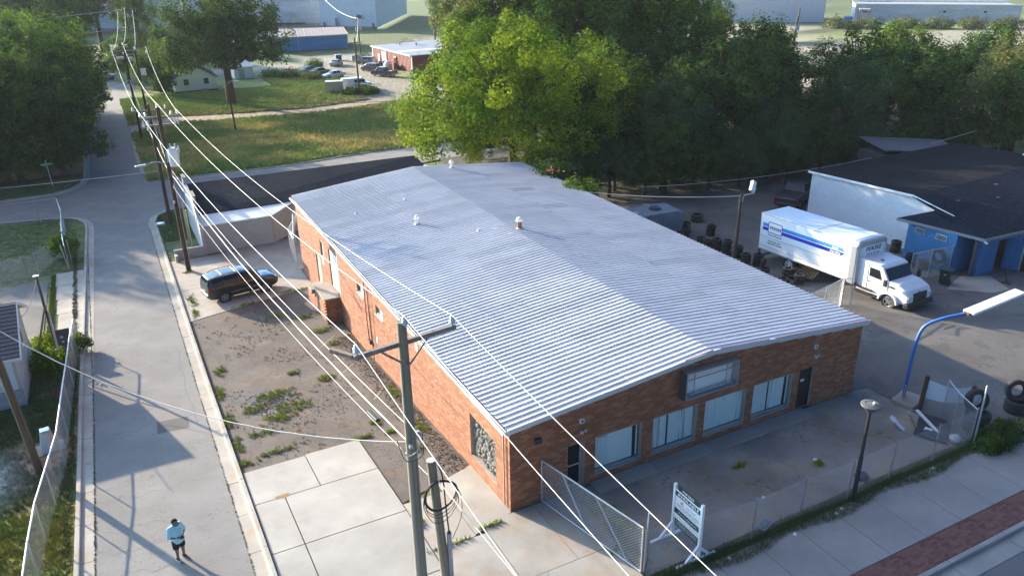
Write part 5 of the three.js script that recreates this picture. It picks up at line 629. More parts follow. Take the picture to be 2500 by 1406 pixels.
{ const c = thing('cargo_trailer', 'small grey enclosed cargo trailer beside the white van', 'trailer', yd(26.7, -120.8), -.35); mesh('box_body', rbox(3.0, 1.75, 1.6, .04, 0, 1.25, 0), std(.36, .34, .3, .5, { metalness: .3 }), c); mesh('roof_panel', box(3.04, .05, 1.64, 0, 2.14, 0), M.white, c); for (const s of [1, -1]) { addWheel(c, -.3, .32, s * .78, .32, .2, s); mesh('fender', rbox(.85, .08, .26, .03, -.3, .7, s * .85), M.whiteD, c); } mesh('drawbar', [beam([1.4, .45, .5], [2.4, .45, 0], .08, .1), beam([1.4, .45, -.5], [2.4, .45, 0], .08, .1)], M.darkgrey, c); mesh('corner_trim', [box(.05, 1.75, .05, 1.48, 1.25, .8), box(.05, 1.75, .05, -1.48, 1.25, .8)], M.whiteD, c); }
{ const c = car('pickup_truck', 'dark pickup in the shade behind the white wall', { cat: 'pickup truck', L: 5.4, Wd: 1.9, H: 1.8, belt: 1.1, hood: 1.1, wb: 3.3, r: .37, paint: paint(.02, .02, .025), gb: [-.6, 1.5], gt: [-.4, .9], pil: [.5], sill: .38 }, yd(40.6, -25.2), .45); mesh('bed_cover', box(2, .06, 1.7, -1.65, 1.14, 0), M.darkgrey, c); }
{ // grey enclosed trailer behind the roof edge
  const c = thing('enclosed_trailer', 'blue grey enclosed trailer with a roof vent behind the warehouse roof', 'trailer', [24.4, G(24, -24), -24.2], -.1), m = std(.3, .36, .42, .5, { map: texGrain, metalness: .2 });
  mesh('box_body', [poly([[-2.2, .5], [1.7, .5], [2.2, .9], [2.2, 2.0], [1.8, 2.15], [-2.2, 2.15]], 2.2, .05)].map(g => place(g, 0, 0, -1.1)), m, c); const v = mesh('roof_vent', [cyl(.42, .4, .14, .4, 2.28, 0, 20), cyl(.5, .5, .04, .4, 2.21, 0, 20)], M.darkgrey, c); mesh('hatch', box(.5, .05, .4, -1.5, 2.23, .3), M.whiteD, c); mesh('side_panel', [box(1.3, 1.2, .03, 1.1, 1.45, 1.17), box(.04, 1.4, .04, .4, 1.4, 1.18)], m, c); for (const s of [1, -1]) addWheel(c, -.5, .34, s * 1.0, .34, .22, s);
}
{ // rental box truck; its own frame: front = +z
  const t = thing('box_truck', 'white rental box truck with blue stripes parked beside the tyre shop', 'truck', [29.3, -.36, -6.1], .035), y0 = .95, y1 = 3.48, zb = -10.05, zf = -2.55, hw = 1.28;
  t.rotation.x = -.022;
  const body = mesh('cargo_box', rbox(2 * hw, y1 - y0, zf - zb, .02, 0, (y0 + y1) / 2, (zb + zf) / 2), M.paintWhite, t);
  const corner = mesh('front_radius', place(poly([[-hw, 0], [hw, 0], [hw, .02], [hw + .0, y1 - y0 - .25], [hw - .12, y1 - y0 - .05], [hw - .3, y1 - y0 + .01], [-hw + .3, y1 - y0 + .01], [-hw + .12, y1 - y0 - .05], [-hw, y1 - y0 - .25]], .34, .09), 0, y0, zf - .08), M.chrome, t); corner.material = std(.55, .57, .6, .3, { metalness: .55 });
  mesh('front_panel', rbox(2 * hw - .24, y1 - y0 - .42, .06, .02, 0, (y0 + y1) / 2 - .14, zf + .37), M.paintWhite, t);
  const side = canvasTex(1500, 500, (x, w, h) => {
    x.fillStyle = '#eef0ef'; x.fillRect(0, 0, w, h); const Y = 118; x.fillStyle = '#3b8fd6'; x.fillRect(35, Y, 110, 48); x.fillStyle = '#2430b4'; x.fillRect(35, Y + 58, 110, 48);
    x.fillStyle = '#3b8fd6'; x.beginPath(); x.moveTo(360, Y); x.lineTo(1350, Y); x.lineTo(1400, Y + 48); x.lineTo(360, Y + 48); x.fill(); x.fillStyle = '#2430b4'; x.beginPath(); x.moveTo(360, Y + 58); x.lineTo(1400, Y + 58); x.lineTo(1345, Y + 106); x.lineTo(360, Y + 106); x.fill();
    x.fillStyle = '#2430b4'; x.beginPath(); x.roundRect(130, Y - 32, 250, 158, 22); x.fill(); x.fillStyle = '#f6f7f6'; x.beginPath(); x.roundRect(141, Y - 21, 228, 136, 14); x.fill();
    x.fillStyle = '#141414'; x.font = 'italic 900 56px sans-serif'; x.textAlign = 'center'; x.fillText('PENSKE', 255, Y + 68, 212); x.font = 'italic bold 40px sans-serif'; x.fillText('Truck Rental', 255, Y + 168);
    x.font = 'bold 32px sans-serif'; x.fillText('GoPenske.com', 260, 372); x.fillText('1-800-GO-PENSKE', 260, 408); x.font = 'italic 26px sans-serif'; x.fillText('Dedicated at every turn', 1220, 412); x.fillStyle = '#f4f6f6'; x.font = 'bold 38px sans-serif'; x.textAlign = 'right'; x.fillText('Local', 1290, Y + 38); x.fillText('One Way', 1330, Y + 97);
  });
  const sp = mesh('side_print', place(new THREE.PlaneGeometry(zf - zb - .1, y1 - y0 - .1), -hw - .004, (y0 + y1) / 2, (zb + zf) / 2, 0, -PI / 2), new THREE.MeshPhysicalMaterial({ map: side, roughness: .4, clearcoat: .8, clearcoatRoughness: .1 }), body);
  const fr = canvasTex(512, 200, (x, w, h) => { x.fillStyle = '#eef0ef'; x.fillRect(0, 0, w, h); x.fillStyle = '#141414'; x.textAlign = 'center'; x.font = 'italic 900 110px sans-serif'; x.fillText('PENSKE', w / 2, 105, 470); x.font = 'italic bold 56px sans-serif'; x.fillText('Truck Rental', w / 2, 175); });
  mesh('front_print', place(new THREE.PlaneGeometry(1.8, .7), 0, 2.86, zf + .404), new THREE.MeshPhysicalMaterial({ map: fr, roughness: .4, clearcoat: .8 }), body);
  for (const [y, h] of [[y1 - .05, .05], [y0 + .95, .035], [y0 + .28, .035], [y0 + .02, .08]]) mesh('side_rail', [box(.03, h, zf - zb, -hw - .012, y, (zb + zf) / 2), box(.03, h, zf - zb, hw + .012, y, (zb + zf) / 2)], M.whiteD, body);
  mesh('roof_seam', box(2 * hw, .012, .03, 0, y1 + .004, -5.4), M.darkgrey, body);
  mesh('rear_frame', [box(.1, .6, .12, -hw + .06, y0 - .3, zb + .06), box(.1, .6, .12, hw - .06, y0 - .3, zb + .06), box(2 * hw, .1, .14, 0, y0 - .58, zb + .07)], M.black, t);
  mesh('chassis', [box(.9, .28, 11, 0, .72, -4.6), box(.5, .5, .9, -.85, .62, -1.7), box(.35, .08, 1.2, -1.05, .5, -1.6), box(.35, .08, 1.2, -1.12, .82, -1.6)], M.black, t);
  // cab
  const CS = .86;
  const hwC = 1.12; const cab = mesh('cab', [place(poly([[-2.1, .75], [-.1, .75], [-.1, 1.9], [-.55, 2.72], [-.75, 2.82], [-2.1, 2.9]], 2 * hwC - .16, .08), hwC - .08, 0, 0, 0, -PI / 2, 0)], M.paintWhite, t);
  const hood = mesh('hood', [place(poly([[-.15, .78], [-.15, 1.92], [.55, 1.84], [1.05, 1.6], [1.22, 1.25], [1.22, .78], [.62, .76], [.56, .95], [.4, 1.1], [.18, 1.16], [-.02, 1.08], [-.12, .95]], 2 * hwC - .3, .1), hwC - .15, 0, 0, 0, -PI / 2, 0)], M.paintWhite, t);
  mesh('fender', [-1, 1].map(s => place(poly(arc(0, 0, .64, 0, PI, 10).concat(arc(0, 0, .57, PI, 0, 10)), .3, .015), s * 1.1 + .15, .58, .12, 0, -PI / 2, 0)), M.paintWhite, hood);
  cab.scale.y = hood.scale.y = CS; mesh('windscreen', place(box(2 * hwC - .22, .98, .03), 0, 2.28, -.19, -.5), M.carGlass, cab); for (const s of [-1, 1]) { mesh('side_window', place(poly([[-1.35, 1.95], [-.5, 1.9], [-.72, 2.55], [-1.35, 2.58]], .02), s * (hwC + .012) + .01, 0, 0, 0, -PI / 2, 0), M.carGlass, cab); mesh('mirror', [rbox(.12, .5, .24, .05, s * 1.55, 2.0, .05), bar([s * 1.15, 1.78, -.1], [s * 1.5, 1.8, .05], .025)], M.black, cab); }
  mesh('marker_light', [-.3, 0, .3].map(x => rbox(.1, .05, .08, .02, x, 2.86, -.72)), std(.6, .3, .05, .4), cab); mesh('antenna', box(.1, .1, .2, -.3, 2.93, -1.2), M.black, cab); mesh('door_handle', box(.03, .06, .16, -hwC - .02, 1.55, -1.3), M.black, cab); mesh('door_line', box(.02, 1.9, .02, -hwC - .005, 1.8, -1.45), M.darkgrey, cab);
  mesh('grille', [rbox(1.2, .74, .1, .05, 0, 1.12, 1.31)], M.black, hood); for (const s of [-1, 1]) mesh('headlight', rbox(.4, .2, .22, .06, s * .84, 1.22, 1.25), M.headlight, hood); mesh('hood_vent', [-1, 1].map(s => box(.04, .1, .36, s * 1.08, 1.62, .2)), M.black, hood); mesh('emblem', [cyl(.05, .05, .03, 0, 1.5, 1.24, 8, PI / 2)], M.chrome, hood); mesh('bumper', rbox(2.4, .34, .34, .08, 0, .6, 1.28), M.black, t);
  for (const s of [-1, 1]) { const w = addWheel(t, s * 1.0, .5, .12, .5, .28, s, M.chrome); w.rotation.y = s < 0 ? -PI / 2 : PI / 2; const w2 = addWheel(t, s * .98, .5, -7.35, .5, .5, s, M.white); w2.rotation.y = s < 0 ? -PI / 2 : PI / 2; mesh('step', box(.3, .06, .7, s * 1.05, .5, -.9), M.black, t); }
}
// ---------- tyres ----------
{
  const r = rng(55), geo = (R, rim, w) => { const g = lathe([[rim, -w / 2 + .02], [rim + .02, -w / 2], [R * .86, -w / 2], [R * .97, -w * .4], [R, -w * .28], [R, w * .28], [R * .97, w * .4], [R * .86, w / 2], [rim + .02, w / 2], [rim, w / 2 - .02], [rim + .015, w * .3], [R * .9, w * .28], [R * .9, -w * .28], [rim + .015, -w * .3], [rim, -w / 2 + .02]], 26); const tr = []; for (let i = 0; i < 26; i++) { const a = i / 26 * PI * 2; tr.push(place(new THREE.BoxGeometry(.012, w * .56, R * .1), R * Math.cos(a), 0, R * Math.sin(a), 0, -a)); } return [g, merge(tr)]; };
  const S = geo(.34, .2, .21), B = geo(.5, .29, .3), mats = [M.rubber, std(.035, .033, .03, .9), std(.05, .046, .04, .92)];
  const proto = {}; function tyre(kind, x, y, z, label, group, rot = [0, 0, 0], mi = 0) { const k = kind + mi; let t; if (!proto[k]) { t = thing('tyre', label, 'tyre', [x, y, z], 0, group); const m = mesh('casing', kind === 'S' ? S[0] : B[0], mats[mi], t); mesh('tread_blocks', kind === 'S' ? S[1] : B[1], mats[mi], m); proto[k] = t; } else t = copyOf(proto[k], [x, y, z], 0, label, group); t.rotation.set(...rot); return t; }
  const stacks = [[27.02, -17.32, 4, 'just right of the floodlight pole'], [26.29, -15.8, 4, 'in front of the floodlight pole'], [26.95, -15.3, 4, 'at the rear corner of the box truck'], [25.72, -13.45, 3, 'under the standing tyre by the roof edge'], [27.0, -12.64, 3, 'beside the pallet nearest the truck wheel'], [26.76, -11.43, 3, 'nearest to the pallet'], [25.88, -11.85, 2, 'lowest at the roof edge'], [26.79, -18.26, 5, 'left of the floodlight pole'], [26.41, -18.9, 5, 'second left of the floodlight pole'], [26.08, -19.5, 4, 'third left of the floodlight pole'], [26.07, -20.2, 4, 'fourth left of the floodlight pole'], [28.67, -22.12, 4, 'standing alone on the dark lot'], [27.46, -23.58, 4, 'far one right of the enclosed trailer'], [26.27, -22.31, 4, 'middle one right of the enclosed trailer'], [25.5, -22.0, 4, 'next to the enclosed trailer door'], [36.9, -12.3, 4, 'between truck cab and white wall'], [35.3, -9.9, 4, 'left one against the blue wall'], [35.5, -9.0, 3, 'right one against the blue wall']];
  stacks.forEach(([x, z, n, w], si) => { const y = G(x, z) + .02, mi = si > 3 && si < 7 ? 2 : si % 2; for (let k = 0; k < n; k++) tyre('S', x + .06 * (r() - .5), y + .105 + k * .212, z + .06 * (r() - .5), ['topmost tyre', 'second tyre from the top', 'third tyre from the top', 'fourth tyre from the top', 'bottom tyre'][n - 1 - k] + ' of the stack ' + w, 'tyres in the stack ' + w, [0, r() * 6, .02 * (r() - .5)], mi); });
  tyre('S', 25.8, G(25.8, -13.9) + .95, -13.7, 'tyre standing upright on a stack by the roof edge', undefined, [PI / 2, 0, -.5], 0);
  tyre('B', 30.06, G(30, -25) + .15, -25.4, 'large truck tyre lying on the dark lot', undefined, [0, 0, 0], 1); tyre('B', 30.06, G(30, -25) + .46, -25.4, 'large truck tyre on top of another on the dark lot', undefined, [0, .5, .05], 1);
  tyre('B', 35.55, G(35.5, -8.2) + 1.15, -8.2, 'tyre standing upright behind the grey rail fence', undefined, [PI / 2, 0, PI / 2 - .1], 0); tyre('S', 25.0, G(25, -8.6) + .12, -8.9, 'single tyre lying behind the chain link panel', undefined, [.1, 0, 0], 1);
  for (let k = 0; k < 3; k++) tyre('B', 20.3 + .03 * k, .16 + k * .3, 4.85, ['bottom', 'middle', 'upper'][k] + ' big tyre of the stack behind the fence corner', 'big tyres at the fence corner', [0, k, 0], 0); tyre('B', 20.15, 1.5, 4.75, 'big tyre standing on the stack at the fence corner', undefined, [PI / 2 - .25, 0, .5], 0);
  for (let k = 0; k < 2; k++) tyre('B', 23.3, .16 + k * .3, 4.8, k ? 'upper lying truck tyre at the right edge' : 'bottom truck tyre at the right edge', undefined, [0, k, 0], 0); tyre('B', 23.2, 1.08, 4.7, 'truck tyre leaning on top of the pair at the right edge', undefined, [PI / 2 - .3, 0, .6], 0);
  for (let k = 0; k < 4; k++) tyre('S', 40.5, G(40, -5.4) + .13 + k * .22, -5.5, ['bottom', 'second', 'third', 'topmost'][k] + ' tyre of the stack below the shop window', 'tyres below the shop window', [0, k, 0], 0);
  const p = thing('wood_pallet', 'dark broken wooden pallet beside the tyre stacks', 'pallet', [28.0 - .2, G(28, -11.6) + .35, -11.7], .3); p.rotation.z = .28; for (let i = 0; i < 7; i++) mesh('slat', box(1.2, .03, .12, 0, .08, -.55 + i * .18), M.bark, p); for (const x of [-.5, 0, .5]) mesh('bearer', box(.08, .12, 1.2, x, 0, 0), M.bark, p);
  const q = thing('wood_pallet', 'second dark pallet leaning behind the first', 'pallet', [27.4, G(27, -12.6) + .3, -12.3], .5); q.rotation.z = .2; for (let i = 0; i < 7; i++) mesh('slat', box(1.2, .03, .12, 0, .08, -.55 + i * .18), M.bark, q); for (const x of [-.5, 0, .5]) mesh('bearer', box(.08, .12, 1.2, x, 0, 0), M.bark, q);
}
{ const b = thing('wheelie_bin', 'dark green wheelie bin by the blue shop', 'bin', [34.2, G(34, -6.7), -6.6], .5), m = std(.02, .05, .045, .6); mesh('body', place(new THREE.CylinderGeometry(.46, .36, .9, 4), 0, .55, 0, 0, PI / 4), m, b); mesh('lid', [rbox(.74, .08, .8, .03, 0, 1.03, 0), rbox(.3, .08, .7, .03, .36, .98, 0)], m, b); mesh('handle', bar([.45, .95, -.25], [.45, .95, .25], .02), m, b); for (const s of [-1, 1]) mesh('wheel', cyl(.12, .12, .06, .32, .12, s * .3, 12, PI / 2), M.rubber, b); mesh('label_mark', box(.02, .1, .12, -.35, .75, 0), M.whiteD, b); }
{ const b = thing('sign_stand', 'thin black feather sign base standing on the lot by the shop', 'sign base', [37.4, G(37, -4.6), -4.7], .2); mesh('mast', bar([0, .05, 0], [.05, 1.3, 0], .02), M.black, b); mesh('foot', [box(.9, .05, .12, .2, .04, .1, 0, .6), box(.14, .06, .6, 0, .04, .1)], M.black, b); }
// ---------- for-sale sign ----------
{
  const s = thing('for_sale_sign', 'white wooden for sale sign on two feet inside the fence', 'sign'), wm = std(.82, .83, .83, .6), X = 4.54;
  for (const z of [3.95, 5.4]) { const h = z > 5 ? 2.36 : 2.3; const p = mesh('post', bx(X - .05, X + .05, 0, h, z - .05, z + .05), wm, s); mesh('foot', [bx(X - .95, X + .75, 0, .1, z - .05, z + .05), beam([X - .55, .08, z], [X - .03, .62, z], .08, .09), beam([X + .5, .08, z], [X + .03, .55, z], .08, .09)], wm, p); }
  const tex = canvasTex(640, 700, (x, w, h) => {
    x.fillStyle = '#e9eceb'; x.fillRect(0, 0, w, h); x.fillStyle = '#16382f'; x.fillRect(0, 20, w, 130); x.fillStyle = '#f2f4f3'; x.font = 'bold 104px sans-serif'; x.textAlign = 'center'; x.fillText('AVAILABLE', w / 2, 122, 580);
    x.fillStyle = '#c8354c'; for (const [i, hh] of [[0, 34], [1, 70], [2, 88], [3, 22]]) x.fillRect(130 + i * 26, 290 - hh, 18, hh); x.fillStyle = '#3a4445'; x.font = '78px sans-serif'; x.textAlign = 'left'; x.fillText('GCOM', 290, 290); x.textAlign = 'center'; x.font = '88px sans-serif'; x.fillText('GREENSBORO', w / 2, 400, 560); x.font = '38px sans-serif'; x.fillText('COMMERCIAL PROPERTIES', w / 2, 452, 560);
    x.fillStyle = '#16382f'; x.fillRect(0, 490, w, 150); x.strokeStyle = '#e9eceb'; x.lineWidth = 9; x.beginPath(); x.moveTo(70, 570); for (let i = 0; i < 20; i++) x.lineTo(80 + i * 25, 570 + 26 * Math.sin(i * 2.4) - (i === 6 ? 20 : 0)); x.stroke();
  });
  mesh('panel', bx(X - .012, X + .012, 1.02, 2.1, 4.0, 5.35), wm, s); mesh('panel_print', place(new THREE.PlaneGeometry(1.35, 1.06), X - .016, 1.56, 4.675, 0, -PI / 2), new THREE.MeshStandardMaterial({ map: tex, roughness: .6 }), s);
  const t2 = canvasTex(512, 96, (x, w, h) => { x.fillStyle = '#16382f'; x.fillRect(0, 0, w, h); x.fillStyle = '#eef0ee'; x.font = 'bold 64px sans-serif'; x.textAlign = 'center'; x.fillText('FOR SALE', w / 2, 70); });
  mesh('topper', bx(X - .012, X + .012, 2.12, 2.33, 4.1, 5.2), M.darkgrey, s); mesh('topper_print', place(new THREE.PlaneGeometry(1.1, .2), X - .016, 2.225, 4.65, 0, -PI / 2), new THREE.MeshStandardMaterial({ map: t2, roughness: .6 }), s);
  const t3 = canvasTex(512, 160, (x, w, h) => { x.fillStyle = '#1a3a38'; x.fillRect(0, 0, w, h); x.fillStyle = '#c9d2d0'; for (let k = 0; k < 2; k++) for (let i = 0; i < 9; i++) { const hh = 18; x.fillRect(20 + i * 26 + k * 250, 30 + (i % 2) * 2, 17, hh); x.fillRect(20 + i * 26 + k * 250, 80, 17, hh); } });
  mesh('rider_panel', bx(X - .012, X + .012, .58, .9, 4.06, 5.3), M.darkgrey, s); mesh('rider_print', place(new THREE.PlaneGeometry(1.2, .3), X - .016, .74, 4.68, 0, -PI / 2), new THREE.MeshStandardMaterial({ map: t3, roughness: .6 }), s); mesh('cross_rail', [bx(X - .03, X + .03, .92, 1.01, 4.0, 5.35), bx(X - .03, X + .03, 2.08, 2.13, 4.0, 5.35)], wm, s);
}
// ---------- banner, debris, small things ----------
{ const b = thing('banner_posts', 'sagging white banner tied between two brown posts', 'banner'), A = [19.65, 2.65], B = [21.1, 3.95]; mesh('post', bar([A[0], -.1, A[1]], [A[0] + .1, 1.75, A[1]], .1, 8), M.poleR, b); mesh('post', bar([B[0], -.1, B[1]], [B[0] + .1, 1.5, B[1]], .1, 8), M.poleR, b); mesh('blue_flap', box(.05, .6, .2, B[0] + .1, 1.05, B[1] + .16, .2), std(.25, .45, .6, .8), b); const g = new THREE.PlaneGeometry(1, 1, 16, 6), p = g.attributes.position; for (let i = 0; i < p.count; i++) { const u = p.getX(i) + .5, v = p.getY(i) + .5, sag = .22 * 4 * u * (1 - u); p.setXYZ(i, mix(A[0] + .1, B[0] + .1, u) + .04 * Math.sin(u * 9), mix(.62, 1.6 - .15 * u, v) - sag * mix(.55, 1, v), mix(A[1], B[1], u) + .03 * Math.sin(u * 7 + v * 3)); } g.computeVertexNormals(); mesh('banner_cloth', g, std(.7, .72, .74, .85), b); }
{ const r = rng(12); const d = thing('broken_sign_frame', 'broken white sign frame lying on blue tarpaulin', 'debris'); mesh('long_rail', beam([19.0, .35, 2.95], [18.6, .1, 4.4], .12, .08), M.white, d); mesh('rail', beam([18.5, .3, 3.0], [18.2, .08, 3.6], .1, .06), M.paleWood, d); mesh('cable', tube([[18.5, .3, 3.0], [18.7, .32, 2.8], [19.0, .35, 2.95]], .015), M.whiteD, d); mesh('torn_sheet', box(.5, .02, .3, 18.3, .1, 4.05, .1, .4, .1), M.white, d); const s = thing('torn_white_sheet', 'torn white sheet caught left of the broken frame', 'debris', [17.5, .25, 3.2], .5); const g = new THREE.PlaneGeometry(.3, .9, 4, 8), p = g.attributes.position; for (let i = 0; i < p.count; i++) p.setZ(i, .08 * (r() - .5)); g.computeVertexNormals(); mesh('sheet', g.rotateX(-.9), M.white, s);
  const tp = new THREE.PlaneGeometry(2.0, 1.3, 14, 10).rotateX(-PI / 2), q = tp.attributes.position; for (let i = 0; i < q.count; i++) q.setY(i, .05 + .12 * fb(q.getX(i) * 3, q.getZ(i) * 3, 1)); tp.computeVertexNormals(); const ta = single('tarpaulin', tp, std(.03, .036, .05, .8), 'crumpled dark blue tarpaulin under the broken frame', 'tarpaulin'); ta.position.set(18.75, .0, 4.0); ta.rotation.y = .5;
  const bag = thing('white_bag', 'crumpled white plastic bag by the fence corner', 'bag', [18.7, .18, 5.05]); const bg = new THREE.IcosahedronGeometry(.24, 2), bp = bg.attributes.position; for (let i = 0; i < bp.count; i++) { const k = .75 + .5 * fb(bp.getX(i) * 9, bp.getZ(i) * 9 + bp.getY(i) * 5, 1); bp.setXYZ(i, bp.getX(i) * k, bp.getY(i) * k * .8, bp.getZ(i) * k); } bg.computeVertexNormals(); mesh('bag_body', bg, M.whiteD, bag);
  const st = thing('grate', 'old metal grate leaning at the front fence', 'grate', [7.8, .12, 5.2], .3); st.scale.setScalar(.7); mesh('rim', [box(.9, .06, .05, 0, 0, .25), box(.9, .06, .05, 0, 0, -.25), box(.05, .06, .5, .45, 0, 0), box(.05, .06, .5, -.45, 0, 0)], M.steel, st); for (let i = 0; i < 6; i++) mesh('grate_bar', box(.8, .04, .03, 0, 0, -.18 + i * .07), M.steel, st);
  const bk = thing('black_bag', 'dark rubbish bag inside the front fence', 'bag', [13.2, .12, 4.9]); const g2 = bg.clone(); g2.scale(1.3, .8, 1.1); mesh('bag_body', g2, M.black, bk); [[8.9, 4.0], [10.6, 6.0], [8.4, 6.1], [11.0, 5.9], [16.2, 5.9], [5.5, 5.9], [12.5, 3.2]].forEach(([x, z], i) => { const l = mesh(numbered('litter'), place(new THREE.IcosahedronGeometry(.07 + .03 * r(), 0), x, .07, z, r(), r(), r()), M.white, scene); tag(l, ['white litter scrap on the yard left of the dish lamp', 'white litter scrap in the grass left of the dish lamp foot', 'white litter scrap in the grass at the second fence post', 'crumpled white scrap beside the dish lamp foot', 'white scrap in the grass near the fence end', 'white scrap at the foot of the sale sign', 'pale scrap on the yard behind the dish lamp'][i], 'litter'); });
}
{ const b = thing('utility_pedestal', 'grey tapered utility pedestal on a small slab', 'pedestal', [-16.05, G(-16, -15.6), -15.5], .15); mesh('base_slab', bx(-.62, .62, 0, .1, -.5, .5), M.oldConc, b); mesh('shell', [place(new THREE.CylinderGeometry(.28, .5, .95, 4), 0, .57, 0, 0, PI / 4), rbox(.42, .12, .42, .05, 0, 1.06, 0)], M.galv, b); }
{ const b = thing('street_sign', 'green street name sign on a thin post left of the crossing', 'sign', [-17.3, G(-17.3, -74.4), -74.4]); mesh('post', bar([0, 0, 0], [-.1, 2.9, 0], .035, 8), M.galv, b); const t = canvasTex(256, 48, (x, w, h) => { x.fillStyle = '#0d8a5a'; x.fillRect(0, 0, w, h); x.fillStyle = '#a8dcc8'; for (let i = 0; i < 14; i++) if (i !== 8) x.fillRect(14 + i * 16, 12 + (i * 5) % 6, 10, 20); }); mesh('name_plate', box(1.15, .24, .03, -.1, 2.45, 0), std(.01, .25, .13, .5), b); mesh('plate_print', place(new THREE.PlaneGeometry(1.13, .22), -.1, 2.45, .018), new THREE.MeshStandardMaterial({ map: t, roughness: .5 }), b); }
{ const b = thing('storm_drain_lid', 'pale concrete drain lid in the corner lawn', 'drain lid'); mesh('lid', pad(R4(-9.05 + .2, -7.9, -53.6, -52.6), .1, .1), M.sidewalk, b); mesh('cover', cyl(.3, .3, .03, -8.3, G(-8.3, -53.1) + .12, -53.1, 16), M.steel, b); }
{ const b = thing('junk_heap', 'heap of white drums and scrap at the red building door', 'scrap heap', [46.2, -3.95, -149.5]); mesh('sack', place(new THREE.SphereGeometry(1.0, 10, 8), 0, .7, 1.5, 0, 0, 0), M.white, b); mesh('drum', [cyl(.5, .5, 1.4, .2, .7, -1.2, 12), cyl(.45, .45, 1.2, -.4, .6, -2.4, 12)], M.darkgrey, b); mesh('crate', [box(1.0, 1.2, 1.2, .2, .6, 3.6, 0, .4), box(.8, 1.6, .8, .3, .8, 5.0)], M.rust, b); }
{ const b = thing('grey_cabinet', 'small grey cabinet by the far track', 'cabinet', [41, -4, -169]); mesh('body', box(1.4, 1.2, 1.0, 0, .6, 0), M.darkgrey, b); mesh('lid', box(1.5, .1, 1.1, 0, 1.25, 0), M.galv, b); }
